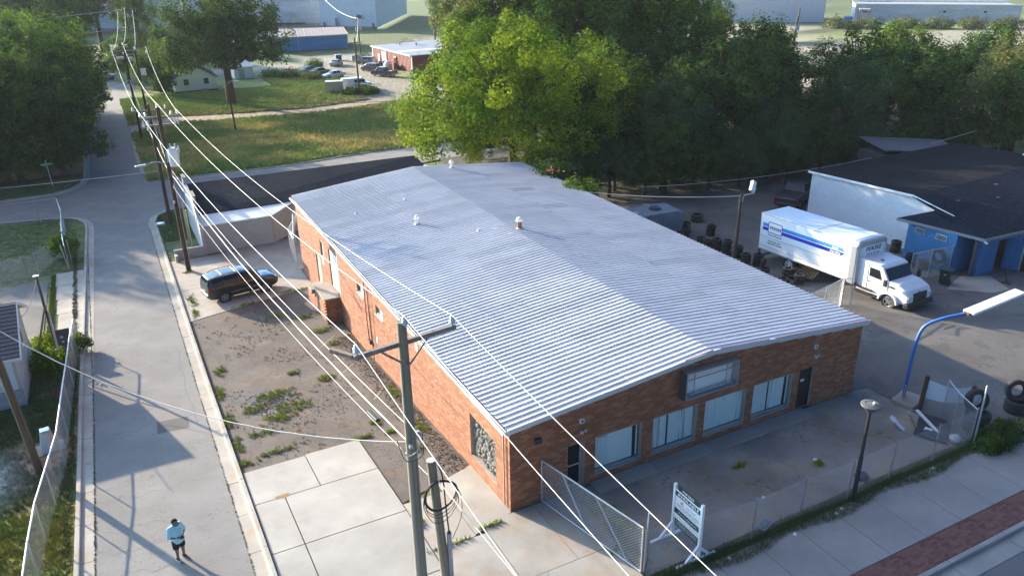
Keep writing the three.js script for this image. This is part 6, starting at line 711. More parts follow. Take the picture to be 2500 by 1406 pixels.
// ---------- person with the drone controller ----------
{
  const person = thing('person', 'person in a pale turquoise shirt and black shorts looking down at a controller', 'person', [-11.42, G(-11.42, -3.6) + .025, -3.62], .5);
  const sd = (p, a, b, r0, r1) => { const bax = b[0] - a[0], bay = b[1] - a[1], baz = b[2] - a[2], pax = p[0] - a[0], pay = p[1] - a[1], paz = p[2] - a[2]; const t = clamp((pax * bax + pay * bay + paz * baz) / (bax * bax + bay * bay + baz * baz + 1e-9)); return Math.hypot(pax - bax * t, pay - bay * t, paz - baz * t) - mix(r0, r1, t); };
  const smin = (a, b, k) => { const h = clamp(.5 + .5 * (b - a) / k); return mix(b, a, h) - k * h * (1 - h); };
  function mc(res, c, half, fld, mat) { const m = new MarchingCubes(res, mat || M.black, false, false, 120000); m.isolation = 0; const f = m.field; let i = 0; for (let z = 0; z < res; z++) for (let y = 0; y < res; y++) for (let x = 0; x < res; x++) f[i++] = -fld([c[0] + (x / res * 2 - 1) * half, c[1] + (y / res * 2 - 1) * half, c[2] + (z / res * 2 - 1) * half]); m.update(); const n = m.count, g = new THREE.BufferGeometry(); g.setAttribute('position', new THREE.BufferAttribute(m.positionArray.slice(0, n * 3), 3)); g.setAttribute('normal', new THREE.BufferAttribute(m.normalArray.slice(0, n * 3), 3)); g.scale(half, half, half); g.translate(...c); return g; }
  // pose: standing, forearms raised in front (+z is forward), head bowed
  const bones = [];
  const B = (a, b, r0, r1) => bones.push([a, b, r0, r1]);
  for (const s of [-1, 1]) { B([s * .1, .92, 0], [s * .115, .5, .02], .105, .068); B([s * .115, .5, .02], [s * .12, .1, -.02], .066, .042); B([s * .12, .06, -.03], [s * .14, .04, .12], .04, .036); B([s * .2, 1.42, -.02], [s * .29, 1.13, .02], .068, .052); B([s * .29, 1.13, .02], [s * .07, 1.1, .26], .05, .034); }
  B([0, .95, 0], [0, 1.2, .02], .16, .17); B([0, 1.2, .02], [0, 1.38, 0], .175, .14); B([-.15, 1.42, -.01], [.15, 1.42, -.01], .085, .085); B([0, 1.45, 0], [0, 1.55, .03], .06, .058); 
  const head = p => { let d = sd(p, [0, 1.66, .05], [0, 1.61, .1], .1, .08); d = smin(d, sd(p, [0, 1.58, .13], [0, 1.6, .14], .045, .03), .04); d = smin(d, sd(p, [0, 1.615, .185], [0, 1.59, .2], .014, .016), .015); for (const s of [-1, 1]) d = smin(d, sd(p, [s * .1, 1.64, .06], [s * .103, 1.61, .06], .02, .016), .01); return d; };
  const body = p => { let d = 1e9; for (const [a, b, r0, r1] of bones) d = smin(d, sd(p, a, b, r0, r1), .035); return smin(d, head(p), .03); };
  const skin = std(.3, .165, .105, .6);
  const hand = (s) => { const c = [s * .05, 1.1, .3]; const f = p => { let d = sd(p, [s * .07, 1.1, .26], [s * .055, 1.1, .31], .03, .034); for (let k = 0; k < 4; k++) { const y = 1.125 - k * .019, l = [.026, .03, .028, .022][k]; d = smin(d, Math.min(sd(p, [s * .052, y, .32], [s * .045, y, .32 + l + .012], .0095, .009), sd(p, [s * .045, y, .332 + l], [s * .012, y, .335 + l], .009, .0075)), .006); } d = smin(d, Math.min(sd(p, [s * .06, 1.125, .29], [s * .04, 1.145, .315], .012, .01), sd(p, [s * .04, 1.145, .315], [s * .012, 1.142, .325], .01, .008)), .008); return d; }; return mc(44, c, .1, f); };
  mesh('body', merge([mc(104, [0, .88, .08], .96, body), hand(-1), hand(1)]), skin, person);
  const torso = p => { let d = 1e9; for (const [a, b, r0, r1] of [[[0, .88, .0], [0, 1.18, .03], .205, .215], [[0, 1.18, .03], [0, 1.38, 0], .21, .155], [[-.15, 1.425, -.01], [.15, 1.425, -.01], .09, .09]]) d = smin(d, sd(p, a, b, r0, r1), .06); for (const s of [-1, 1]) d = smin(d, sd(p, [s * .2, 1.42, -.02], [s * .285, 1.16, .015], .09, .085), .04); d = Math.max(d, .8 - p[1]); d = Math.max(d, p[1] - 1.5 - .3 * Math.abs(p[0])); return d; };
  const tur = std(.42, .76, .8, .85); const shirt = mesh('shirt', mc(84, [0, 1.15, 0], .44, torso), tur, person); mesh('chest_print', place(box(.07, .025, .004), .09, 1.36, .165, -.2), std(.1, .2, .25, .8), shirt);
  mesh('shorts', mc(72, [0, .68, 0], .36, p => { let d = sd(p, [0, .9, 0], [0, .86, 0], .185, .185); for (const s of [-1, 1]) d = smin(d, sd(p, [s * .095, .86, 0], [s * .12, .5, .02], .13, .115), .03); return Math.max(d, .57 - p[1], p[1] - .96); }), std(.012, .013, .02, .85), person);
  mesh('hair', mc(44, [0, 1.68, .04], .17, p => Math.max(sd(p, [0, 1.675, .045], [0, 1.64, .06], .108, .1), 1.66 - p[1] + (p[2] - .02) * .55)), std(.02, .014, .012, .9), person); mesh('visor', [place(new THREE.CylinderGeometry(.112, .114, .045, 24, 1, true), 0, 1.665, .075, .42), place(new THREE.CylinderGeometry(.13, .15, .012, 20, 1, false, -1.1, 2.2), 0, 1.645, .1, .5)], std(.2, .26, .32, .8), person); mesh('face_mask', mc(40, [0, 1.56, .09], .15, p => Math.max(Math.min(sd(p, [0, 1.6, .1], [0, 1.57, .12], .096, .07), sd(p, [0, 1.5, .02], [0, 1.54, .05], .085, .08)), p[1] - 1.63)), std(.16, .22, .29, .85), person);
  for (const s of [-1, 1]) { const sh = mesh('shoe', mc(40, [s * .13, .06, .05], .2, p => Math.max(Math.min(sd(p, [s * .12, .06, -.05], [s * .145, .045, .16], .055, .047), sd(p, [s * .12, .09, -.04], [s * .12, .1, -.03], .055, .055)), .0 - p[1])), M.black, person); mesh('sole', [rbox(.1, .025, .29, .012, s * .132, .013, .055, 0, s * .08)], M.white, sh); mesh('toe_cap', place(new THREE.SphereGeometry(.045, 10, 8), s * .147, .05, .16), M.white, sh); }
  mesh('wristband', place(new THREE.TorusGeometry(.04, .009, 6, 16), -.12, 1.105, .2, 0, .85), M.white, person);
  const ctl = thing('drone_controller', 'small dark hand held drone controller in the person\'s hands', 'controller', person.position.toArray(), .5); mesh('handset', rbox(.13, .05, .1, .015, 0, 1.115, .35, .35), M.darkgrey, ctl); mesh('screen', box(.1, .004, .06, 0, 1.155, .385, .5), M.black, ctl); mesh('antenna', [bar([-.05, 1.12, .39], [-.06, 1.17, .44], .006), bar([.05, 1.12, .39], [.06, 1.17, .44], .006)], M.black, ctl);
}
// ---------- trees ----------
const leafCols = { bright: [[.17, .25, .014], [.24, .31, .018], [.09, .17, .012], [.13, .21, .015]], mid: [[.1, .175, .022], [.15, .225, .03], [.07, .13, .018]], shade: [[.075, .125, .028], [.105, .155, .036], [.05, .095, .022]], dark: [[.04, .09, .016], [.066, .125, .022], [.028, .065, .014]], olive: [[.12, .145, .04], [.09, .115, .03], [.15, .165, .05]], blue: [[.06, .13, .05], [.085, .16, .055], [.05, .1, .04]] };
const leafMat = new THREE.MeshPhysicalMaterial({ vertexColors: true, color: lin(1, 1, 1), roughness: 1, specularIntensity: .1, transmission: .32, thickness: 0, side: THREE.DoubleSide });
const leafMatD = new THREE.MeshStandardMaterial({ vertexColors: true, color: lin(1, 1, 1), roughness: .85, side: THREE.DoubleSide });
// crown built from clumps of leaf blades; unit: metres, tree base at origin
function treeGeos(seed, h, R, o = {}) {
  const r = rng(seed), g3 = () => { const a = r() * PI * 2, c = r() * 2 - 1, s = Math.sqrt(1 - c * c); return V(s * Math.cos(a), c, s * Math.sin(a)); };
  const low = o.low ?? .25, cy0 = h * low, cy1 = h, cyc = mix(cy0, cy1, o.mid ?? .5), nC = o.clumps || 150, per = o.per || 110, ls = o.leaf || .3, cols = leafCols[o.col || 'mid'];
  const lobes = []; for (let i = 0; i < 9; i++) lobes.push([g3(), .35 + .5 * r()]);
  const b0 = o.base || .7; const rad = d => { let k = b0; for (const [l, w] of lobes) { const c = d.dot(l); if (c > .5) k = Math.max(k, b0 + (w + .25) * (1.12 - b0) * sstep(.5, .97, c)); } return k; };
  const centers = [], limbs = [];
  for (let i = 0; i < nC; i++) { const d = g3(); if (d.y < -.75) d.y *= -.6; const q = Math.pow(r(), .42), k = rad(d) * (.35 + .65 * q); const vy = d.y > 0 ? cy1 - cyc : cyc - cy0; centers.push(V(d.x * R * k, cyc + d.y * vy * k, d.z * R * k)); }
  const trunkTop = V(R * .08 * (r() - .5), cyc, R * .08 * (r() - .5)), tr = h * (o.tk || .022) + .06;
  limbs.push(bar([0, -.2, 0], [trunkTop.x * .4, cyc * .6, trunkTop.z * .4], tr * 1.25, 8, tr * .85), bar([trunkTop.x * .4, cyc * .6, trunkTop.z * .4], trunkTop.toArray(), tr * .85, 8, tr * .4));
  const nl = o.limbs || 16; for (let i = 0; i < nl; i++) { const c = centers[Math.floor(i * nC / nl)], t = .45 + .5 * r(), s = V(trunkTop.x * t, Math.min(cyc * t * 1.1, c.y), trunkTop.z * t), m = s.clone().lerp(c, .5).add(V(0, h * .03, 0)); limbs.push(bar(s.toArray(), m.toArray(), tr * .42, 5, tr * .26), bar(m.toArray(), c.toArray(), tr * .26, 5, tr * .07)); }
  const N = nC * per, pos = new Float32Array(N * 18), nor = new Float32Array(N * 18), col = new Float32Array(N * 18); let k = 0;
  const cc = V(0, mix(cy0, cy1, .45), 0), t1 = V(), t2 = V(), n = V(), p = V(), A = V(), Bv = V(), C = V(), D = V();
  for (const c of centers) {
    const out = c.clone().sub(cc).normalize(), cr = (o.cr || R * .2) * (.65 + .7 * r()), base = cols[Math.floor(r() * cols.length)], tone = .8 + .4 * r();
    for (let i = 0; i < per; i++) {
      const d = g3(), q = Math.cbrt(r()) * .95 + .05; p.copy(c).addScaledVector(d, cr * q); p.y -= cr * .25 * (d.x * d.x + d.z * d.z) * q; if (o.spiky) p.addScaledVector(out, cr * .8 * r() * r());
      n.copy(d).multiplyScalar(.7).addScaledVector(out, .5).add(V((r() - .5) * 1.5, (r() - .1) * 1.1, (r() - .5) * 1.5)).normalize();
      t1.set(r() - .5, r() - .5, r() - .5).cross(n).normalize(); t2.crossVectors(n, t1); const L = ls * (.55 + .9 * r()), w = L * (o.slim || .55);
      A.copy(p).addScaledVector(t1, -L * .5); Bv.copy(p).addScaledVector(t2, w * .5).addScaledVector(n, -L * .08); C.copy(p).addScaledVector(t1, L * .5); D.copy(p).addScaledVector(t2, -w * .5).addScaledVector(n, -L * .08);
      const v = tone * (.75 + .5 * r()), cr_ = base[0] * v * (.9 + .25 * r()), cg = base[1] * v, cb = base[2] * v;
      for (const q2 of [A, Bv, C, A, C, D]) { pos[k] = q2.x; pos[k + 1] = q2.y; pos[k + 2] = q2.z; nor[k] = n.x; nor[k + 1] = n.y; nor[k + 2] = n.z; col[k] = cr_; col[k + 1] = cg; col[k + 2] = cb; k += 3; }
    }
  }
  const g = new THREE.BufferGeometry(); g.setAttribute('position', new THREE.BufferAttribute(pos, 3)); g.setAttribute('normal', new THREE.BufferAttribute(nor, 3)); g.setAttribute('color', new THREE.BufferAttribute(col, 3)); g.computeVertexNormals();
  return { crown: g, trunk: merge(limbs) };
}
const treeKinds = {
  bright: treeGeos(101, 15.6, 9.4, { low: .1, clumps: 330, per: 170, leaf: .28, col: 'bright', limbs: 60, cr: 1.05, mid: .45, base: .62 }),
  shade: treeGeos(102, 18.5, 10, { low: .24, clumps: 340, per: 100, leaf: .46, col: 'shade', limbs: 26, cr: 1.35, mid: .42, tk: .034 }),
  mid1: treeGeos(103, 11, 5.2, { low: .1, clumps: 150, per: 95, leaf: .34, col: 'mid', cr: .95 }), mid2: treeGeos(104, 11, 5.0, { low: .06, clumps: 150, per: 95, leaf: .34, col: 'mid', cr: .95 }),
  dark1: treeGeos(105, 12, 5.2, { low: .04, clumps: 160, per: 95, leaf: .34, col: 'dark', cr: 1.0 }), dark2: treeGeos(106, 12, 4.6, { low: .02, clumps: 150, per: 95, leaf: .36, col: 'dark', cr: .9, spiky: true }),
  blue: treeGeos(107, 10, 4.6, { low: .03, clumps: 140, per: 100, leaf: .3, col: 'blue', cr: .85, spiky: true, slim: .3 }), olive: treeGeos(108, 11, 5.2, { low: .05, clumps: 150, per: 100, leaf: .34, col: 'olive', cr: .95, slim: .35 }),
  tall: treeGeos(109, 22, 7.2, { low: .12, clumps: 240, per: 90, leaf: .44, col: 'mid', cr: 1.3 }), tallO: treeGeos(110, 22, 6.0, { low: .3, clumps: 170, per: 90, leaf: .42, col: 'olive', cr: 1.1 }),
};
function tree(kind, x, z, s, turn, label, group, name = 'tree') { const k = treeKinds[kind], t = thing(name, label, 'tree', [x, G(x, z), z], turn, group); t.scale.setScalar(s); mesh('trunk', k.trunk, M.bark, t); mesh('crown', k.crown, leafMat, t); return t; }
tree('bright', 21.7, -41.5, 1.03, .4, 'big bright yellow green tree leaning over the warehouse roof corner', undefined, 'broadleaf_tree');
tree('shade', 8.5, -119, 1.0, 1.1, 'large round shade tree with a bare trunk standing on the lawn', undefined, 'shade_tree');
const DG = 'dark trees of the wood behind the warehouse';
const wood = [['mid1', 33, -44, .98, 'mid green tree directly right of the bright tree'], ['dark2', 29, -40, .72, 'low dark tree just over the roof corner with ivy flowers'], ['blue', 36, -36, .82, 'blue green feathery tree behind the roof edge'], ['dark1', 42, -38, .9, 'dark tree behind the floodlight pole'], ['dark2', 49, -36, .85, 'dark tree left of the dark shop roof'], ['blue', 55, -33, .85, 'blue green tree above the dark shop roof'], ['dark1', 62, -32, .8, 'dark tree above the grey annex roof'], ['olive', 72, -27, 1.0, 'feathery olive green tree at the right edge'], ['mid2', 80, -24, .92, 'mid green tree cut by the right frame edge'], ['tall', 38, -60, 1.0, 'tall dark tree behind the bright tree'], ['tallO', 33, -68, 1.05, 'tall sunlit tree at the top behind the bright tree'], ['tall', 46, -66, .95, 'tall dark tree at the top middle of the wood'], ['tall', 55, -62, .9, 'tall dark tree right of the middle of the wood'], ['dark1', 47, -48, 1.0, 'dark round tree in the middle of the wood'], ['dark2', 56, -48, .95, 'dark spiky tree in the middle of the wood'], ['mid2', 66, -58, 1.12, 'slim tree in the gap by the far pale building'], ['mid1', 79, -47, .95, 'leafy tree below the long white building'], ['dark1', 66, -42, .85, 'dark tree in the hollow left of the leafy tree'], ['dark2', 75, -38, .72, 'low dark tree in the hollow of the wood'], ['dark1', 85, -40, .72, 'dark shrubby tree before the far pavement'], ['dark2', 40, -50, .9, 'dark tree deep inside the wood'], ['tall', 30, -64, .72, 'dark tree close behind the bright crown'], ['dark1', 61, -52, .9, 'dark tree behind the spiky one'], ['olive', 90, -33, .95, 'olive tree reaching up at the right frame edge'], ['dark1', 68, -24, .7, 'dark low tree behind the annex at the right'], ['dark2', 96, -46, .8, 'dark tree at the far end of the wood'], ['mid1', 43, -76, 1.2, 'green tree at the rear of the wood near the top edge'], ['tall', 60, -76, .8, 'tall dark tree at the rear right of the wood'], ['blue', 45, -32, .62, 'low feathery tree at the edge of the dark lot'], ['dark2', 33, -33.5, .5, 'low dark bush tree behind the enclosed trailer']];
wood.forEach(([k, x, z, s, lab], i) => tree(k, x, z, s * (z > -52 ? 1.18 : 1.08), i * 1.7, lab, DG));
const LG = 'trees of the wood left of the side street';
[['mid1', -19, -84, .95, 'leafy tree nearest the crossing on the left'], ['mid2', -23.5, -92, 1.1, 'leafy tree at the left frame edge'], ['dark1', -17.5, -95, .95, 'dark tree over the left side of the street'], ['mid2', -19.5, -105, 1.12, 'tree in the middle of the left wood'], ['mid1', -15.8, -112, .95, 'tree leaning over the far street'], ['mid1', -22, -117, 1.15, 'tall tree high in the left wood'], ['dark2', -14.5, -126, .8, 'dark tree where the street narrows'], ['mid2', -18.5, -130, 1.1, 'sunlit tree at the top of the left wood'], ['olive', -24, -135, 1.15, 'reddish olive tree at the upper left corner'], ['dark1', -27, -103, 1.05, 'dark tree behind the left frame edge']].forEach(([k, x, z, s, lab], i) => tree(k, x, z, s * 1.32, i * 2.3, lab, LG));
const FG = 'trees around the far end of the side street';
[['mid1', -1.5, -144, .75, 'small leafy tree left of the white cottage'], ['mid2', -5.2, -158, .85, 'bushy tree behind the far street bend'], ['mid2', 2.5, -152, .8, 'bright leafy tree behind the cottage'], ['olive', 0, -172, .9, 'grey green tree beyond the bushy tree'], ['dark2', -.5, -134.5, .42, 'dark conical shrub by the street poles'], ['dark1', 7, -178, .8, 'dark tree seen under the big shade tree']].forEach(([k, x, z, s, lab], i) => tree(k, x, z, s, i * 1.3, lab, FG));
const BG = 'hazy trees in the far background';
[['tall', -28, -215, 1.05, 'hazy tall tree at the very top left'], ['tall', -18, -225, 1.1, 'hazy tall tree second from the top left'], ['tallO', -8, -222, 1.0, 'hazy tall tree left of the white warehouse'], ['tall', -14, -205, .9, 'hazy tree in front of the far tall trees'], ['tall', 2, -232, .75, 'thin hazy tree before the white warehouse'], ['tall', 76, -182, .92, 'dark tree beyond the red building'], ['tall', 84, -188, .95, 'dark tree right of the grey warehouse'], ['tall', 93, -178, .95, 'dark tree above the bright crown'], ['tallO', 68, -118, .8, 'olive tree peeking above the bright crown'], ['dark1', 140, -150, .9, 'dark tree before the pale block building'], ['dark1', 250, -190, .9, 'dark tree on the skyline of the long white building'], ['dark2', -33, -210, 1.5, 'hazy dark tree at the top left corner']].forEach(([k, x, z, s, lab], i) => tree(k, x, z, s, i * 1.9, lab, BG));
[['dark1', -16.2, -80.5, .8, 'dark tree at the street sign corner'], ['mid1', -15.6, -103, .9, 'leafy tree right at the left kerb'], ['dark2', -20.5, -79.5, .9, 'dark tree behind the green street sign']].forEach(([k, x, z, s, lab], i) => tree(k, x, z, s * 1.2, i + .5, lab, LG));
[[-29, -86, .95], [-33, -80, .9], [-38, -88, 1.05], [-31, -96, 1.0], [-43, -82, 1], [-36, -102, 1.05], [-48, -92, 1.1], [-29, -110, 1.05]].forEach(([x, z, s], i) => tree(['mid1', 'dark1', 'mid2', 'dark2'][i % 4], x, z, s * 1.25, i * 1.1, ['first', 'second', 'third', 'fourth', 'fifth', 'sixth', 'seventh', 'eighth'][i] + ' tree of the left wood outside the left frame edge', 'trees of the left wood beyond the frame edge'));
[[-17.6, -79.6, 'nearest the street sign'], [-20.5, -79, 'second'], [-23.5, -79.2, 'third'], [-15.6, -83, 'at the left kerb'], [-15.4, -89, 'farther up the left kerb'], [-15.2, -96, 'third up the left kerb'], [-27, -79.5, 'fourth']].forEach(([x, z, w], i) => tree(['dark2', 'dark1'][i % 2], x, z, .42, i * 1.9, 'low leafy undergrowth of the left wood, ' + w, 'undergrowth of the left wood', 'understory_tree'));
// understory along the wood edge
[[21.5, -37, 'left'], [24.5, -35.6, 'second'], [28, -35, 'third'], [31, -33.8, 'fourth'], [35.5, -32.6, 'fifth'], [40, -31.5, 'sixth'], [44.5, -30.6, 'seventh'], [49, -30.4, 'eighth'], [54, -30, 'ninth'], [59, -28.5, 'tenth'], [64, -27.5, 'eleventh'], [52, -40, 'twelfth'], [38, -44, 'thirteenth'], [26, -58, 'fourteenth'], [33.4, -34.6, 'fifteenth'], [38, -33.4, 'sixteenth'], [42.3, -32.6, 'seventeenth'], [46.8, -32.2, 'eighteenth'], [29.5, -36.4, 'nineteenth']].forEach(([x, z, w], i) => tree(['dark2', 'dark1', 'blue'][i % 3], x, z, .42 + .05 * (i % 3), i * 2.1, w + ' low bushy tree counted along the edge of the dark wood', 'low bushy trees along the edge of the wood', 'understory_tree'));
// shrubs and ivy
function shrub(name, label, x, z, R, H, col, n, seed, leaf = .16, y = 0) { const k = treeGeos(seed, H, R, { low: 0, clumps: n, per: 70, leaf, col, limbs: 5, cr: R * .42, tk: .012 }); const t = thing(name, label, 'shrub', [x, G(x, z) + y, z], 0); mesh('stem', k.trunk, M.bark, t); mesh('foliage', k.crown, leafMat, t); return t; }
shrub('juniper_shrub', 'low dark green shrub at the fence end post', 19.6, 6.0, .75, .75, 'dark', 26, 301, .14); shrub('juniper_shrub', 'low dark green shrub right of the first by the sidewalk', 20.9, 5.9, .8, .7, 'dark', 26, 302, .14);
shrub('fence_vine', 'yellow green vine growing on the leaning fence', -15.8, -47.2, 1.0, 2.0, 'bright', 26, 303, .24); shrub('weed_bush', 'leafy weeds around the dark meter post', -16.2, -25.6, 1.0, 1.1, 'bright', 34, 304, .18); shrub('weed_bush', 'leafy weeds at the end of the street fence', -14.95, -27.2, .7, 1.2, 'mid', 24, 305, .16); shrub('weed_bush', 'weeds between the pale house and the pavement', -16.9, -28.6, 1.1, .8, 'bright', 30, 306, .18);
shrub('roof_vine', 'trumpet vine creeping over the right roof eave', 18.9, -25.4, 1.3, .7, 'mid', 36, 307, .2, 4.0); shrub('roof_vine', 'green creeper at the rear right roof corner', 19.2, -29.8, 1.8, 1.7, 'dark', 44, 308, .22, 3.6);
{ const r = rng(61), f = thing('orange_blossom', 'orange trumpet flowers on the roof vine', 'flowers', [17.8, 4.1, -27.6]); for (let i = 0; i < 10; i++) mesh('blossom', place(new THREE.ConeGeometry(.06, .16, 7, 1, true), (r() - .5) * 1.2, .25 + r() * .4, (r() - .5) * 1.8, r() * 6, r() * 6, 0), std(.5, .11, .04, .7), f); }
[[31.4, -153, 2.2, 2.4, 'mid', 'big bush in the weeds behind the green car'], [24.5, -146, 2.4, 1.5, 'olive', 'low brush beside the shed'], [27.5, -141, 2.0, 1.4, 'olive', 'brownish brush left of the white car'], [29.5, -129, 1.8, 1.2, 'mid', 'brush left of the cargo trailer'], [21, -149, 2.0, 1.6, 'mid', 'brush right of the white shed'], [31.8, -116.6, 1.8, 1.2, 'mid', 'tall weeds in front of the black saloon'], [28.6, -116.5, 1.5, 1.0, 'mid', 'tall weeds at the black transformer pole'], [-18.6, -8.6, .7, 1.1, 'mid', 'young weed tuft at the left edge of the yard'], [45.5, -163.5, 2.4, 1.8, 'mid', 'brush behind the red building corner'], [60, -172, 4, 2.2, 'olive', 'brush beyond the red building roof']].forEach(([x, z, R, H, c, lab], i) => shrub('brush', lab, x, z, R, H, c, 30, 320 + i, R > 1.4 ? .3 : .16));
{ const r = rng(91); for (let i = 0; i < 7; i++) { const t = i / 6, x = mix(196, 236, t) + 4 * r() - 7, z = mix(-150, -112, t) - 5; shrub('hedge_bush', 'far hedge bush ' + ['first', 'second', 'third', 'fourth', 'fifth', 'sixth', 'seventh'][i] + ' from the left below the long white building', x, z, 4, 2.4, 'olive', 24, 400 + i, .6); } }
// ---------- grass, weeds ----------
function tuftGeo(seed, n, h, w, spread) { const r = rng(seed), pos = []; for (let i = 0; i < n; i++) { const a = r() * PI * 2, b = r() * spread, x = Math.cos(a) * b, z = Math.sin(a) * b, d = r() * PI * 2, l = h * (.5 + .7 * r()), lean = l * (.2 + .6 * r()), wx = Math.cos(d + 1.57) * w, wz = Math.sin(d + 1.57) * w, tx = x + Math.cos(d) * lean, tz = z + Math.sin(d) * lean; pos.push(x - wx, 0, z - wz, x + wx, 0, z + wz, tx, l, tz); } const g = new THREE.BufferGeometry(); g.setAttribute('position', new THREE.Float32BufferAttribute(pos, 3)); g.computeVertexNormals(); return g; }
const grassMat = new THREE.MeshStandardMaterial({ color: lin(1, 1, 1), roughness: .9, side: THREE.DoubleSide });
function scatter(name, label, geo, list) { const im = new THREE.InstancedMesh(geo, grassMat, list.length); im.name = numbered(name); im.userData = { kind: 'stuff', label, category: name.replace(/_/g, ' ').split(' ').pop() }; im.castShadow = im.receiveShadow = true; const c = new THREE.Color(); list.forEach(([x, z, s, col, dy = 0], i) => { im.setMatrixAt(i, _m.compose(V(x, G(x, z) + dy, z), _q.setFromEuler(_e.set(0, (i * 2.399) % 6.28, 0)), V(s, s, s))); im.setColorAt(i, c.setRGB(...col)); }); scene.add(im); return im; }
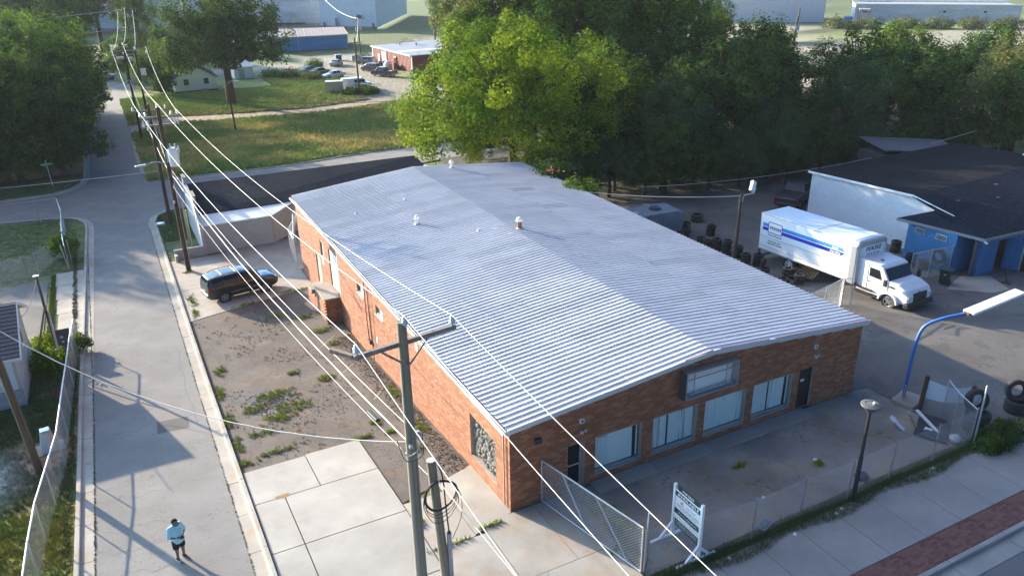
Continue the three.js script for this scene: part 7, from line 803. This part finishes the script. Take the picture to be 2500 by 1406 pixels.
{
  const r = rng(700), field = [], yard = [], weeds = [], strip = [], lawn = [];
  for (let i = 0; i < 52000; i++) { const x = -8 + r() * 46, z = -71 - r() * 78; if (segDist(x, z, TRACK) < 2.6 || segDist(x, z, TRACK2) < 4 || (z < -136 && x < 19)) continue; if (x > 30 && z < -110) continue; const c = groundCol(x, z), k = 1.45 + .7 * r(); field.push([x, z, .7 + .9 * r() * (z > -104 ? 1.2 : .8), [c[0] * k, c[1] * k, c[2] * k]]); }
  scatter('meadow_grass', 'rough green and golden meadow grass', tuftGeo(1, 9, .3, .05, .32), field);
  for (let i = 0; i < 21000; i++) { const x = -26 + r() * 10.8, z = -29 + r() * 31; if (x < -17.2 && z < -20.9) continue; if (Math.hypot(x + 19.4, (z + 13.4) * .7) < 1.6 || Math.hypot(x + 16, z + 15.4) < .9) continue; const c = groundCol(x, z); if (c[0] > c[1] * 1.25 && r() > .15) continue; const k = .8 + .55 * r(); yard.push([x, z, .4 + .8 * r(), [c[0] * k * 1.1, c[1] * k * 1.15, c[2] * k]]); }
  scatter('yard_grass', 'patchy grass and weeds of the yard left of the street', tuftGeo(2, 9, .2, .018, .16), yard);
  for (let i = 0; i < 11000; i++) { const x = -40 + r() * 25, z = -43.5 - r() * 17; if (x > -15.3 && z > -45) continue; const c = groundCol(x, z), k = 1.05 + .4 * r(); lawn.push([x, z, .5 + .5 * r(), [c[0] * k, c[1] * k, c[2] * k]]); } for (let i = 0; i < 3200; i++) { const x = -30 + r() * 16, z = -70.7 - r() * 9; if (x > -15 && z > -74) continue; const c = groundCol(x, z); lawn.push([x, z, .6 + .5 * r(), [c[0], c[1], c[2]]]); } for (let i = 0; i < 2600; i++) { const x = -8.4 + r() * 2.5, z = -57 + r() * 10; if (Math.hypot(x + 6, z + 53) > 4.6 && z < -55.5) continue; lawn.push([x, z, .5 + .4 * r(), [.07 + .02 * r(), .12 + .03 * r(), .03]]); }
  scatter('lawn_grass', 'short lawn grass around the street crossing', tuftGeo(3, 8, .07, .03, .3), lawn);
  for (let i = 0; i < 6000; i++) { const x = -2 + r() * 21.5, z = 5.35 + r() * .75 * (1 + .2 * Math.sin(x * 1.3)); if (x < 2.4) continue; strip.push([x, z, .5 + .8 * r(), [.05 + .04 * r(), .085 + .05 * r(), .03]]); } for (let i = 0; i < 500; i++) strip.push([2.6 + .5 * r(), .8 + 4 * r(), .5, [.07, .1, .03]]);
  scatter('verge_grass', 'ragged grass verge along the front sidewalk', tuftGeo(4, 10, .16, .012, .12), strip);
  const spots = [[-6.2, -12.6, 1.0, .6], [-6.9, -14.2, .8, .5], [-7.2, -11.5, .7, .4], [-5.8, -15.3, 1.2, .7], [-4.4, -17.5, .5, .3], [-3.0, -15.8, .6, .5], [-2.9, -15.9, .3, .2], [-1.6, -22.5, .8, .5], [-2.2, -25.2, 1.0, .5], [-3.4, -26.3, .9, .5], [-1.4, -20.2, .5, .3], [-8.2, -9.1, .5, .3], [-6.8, -9.4, 1.2, .25], [-8.3, -13.5, .3, 1.0], [-8.3, -17, .25, 1.2], [-8.35, -11, .25, .8], [-2.2, -9.6, .4, .5], [-2.0, -8.3, .3, .2], [-1.5, -6.2, .5, .2], [-3.2, -8.5, .5, .15], [-8.0, -32, .3, 1.4], [-8.1, -29.5, .25, .9], [-3.3, -1.0, .2, .3], [-2.9, .62, .9, .05], [-1.0, .35, .5, .06], [3.2, 1.6, .5, .4], [3.4, 2.6, .4, .5], [-7.6, -38.2, .4, .3], [-4.6, -29.3, 1.4, .2], [-1.6, -30.2, 1.2, .25], [12.4, 3.4, .3, .3], [9.5, 2.0, .4, .2], [2.3, 3.7, .35, .15], [-5.2, -13.4, 1.0, .8], [-7.9, -20, .4, .8], [-.5, -12, .3, 1.2], [-.6, -8, .3, .8]];
  for (const [x, z, a, b] of spots) { const n = 26 + Math.floor(90 * a * b); for (let i = 0; i < n; i++) { const px = x + (r() + r() - 1) * a, pz = z + (r() + r() - 1) * b; if (px > -.12 && pz < 0) continue; weeds.push([px, pz, .35 + .8 * r(), [.2 + .1 * r(), .27 + .09 * r(), .03], .05]); } }
  for (let i = 0; i < 2300; i++) { const x = -8.5 + r() * 8.3, z = -28 + r() * 19.4; if (fb(x, z, .5) > .52) weeds.push([x, z, .3 + .3 * r(), r() > .5 ? [.12, .13, .04] : [.2, .15, .08], .03]); }
  for (let i = 0; i < 1500; i++) { const z = -52 + r() * 60; weeds.push([-14.22 + .05 * (r() - .5), z, .25 + .3 * r() * fb(0, z, .6), [.1, .14, .03], .03]); weeds.push([-9.25 + .05 * (r() - .5), z, .2 + .25 * r() * fb(9, z, .6), [.11, .13, .035], .03]); weeds.push([-15.0 - .25 * r(), z, .4 + .6 * r(), [.07 + .04 * r(), .11 + .04 * r(), .03], .05]); }
  for (let i = 0; i < 900; i++) { const z = -43 + r() * 12; weeds.push([-16.55 + .25 * (r() - .5), z, .5 + .6 * r(), [.15, .2, .03], .03]); }
  scatter('pavement_weeds', 'bright weeds sprouting from cracks and kerb joints', tuftGeo(5, 10, .11, .018, .11), weeds);
  const debris = []; for (let i = 0; i < 2600; i++) { const z = -21 + r() * 17.5, x = -.15 - Math.abs(r() + r() - 1) * 1.3; debris.push([x, z, .3 + .7 * r(), r() > .5 ? [.14, .1, .07] : [.22, .17, .12], .035]); } for (let i = 0; i < 900; i++) { const a = r() * 6.28, b = r(); debris.push([-6.1 + Math.cos(a) * b * 1.5, -14.6 + Math.sin(a) * b * 1.5, .4 + .6 * r(), [.2, .19, .17], .03]); }
  scatter('leaf_litter', 'dry leaf litter and grit along the foot of the warehouse wall', place(new THREE.TetrahedronGeometry(.05, 0), 0, .01, 0), debris);
}
renderer.render(scene, camera);
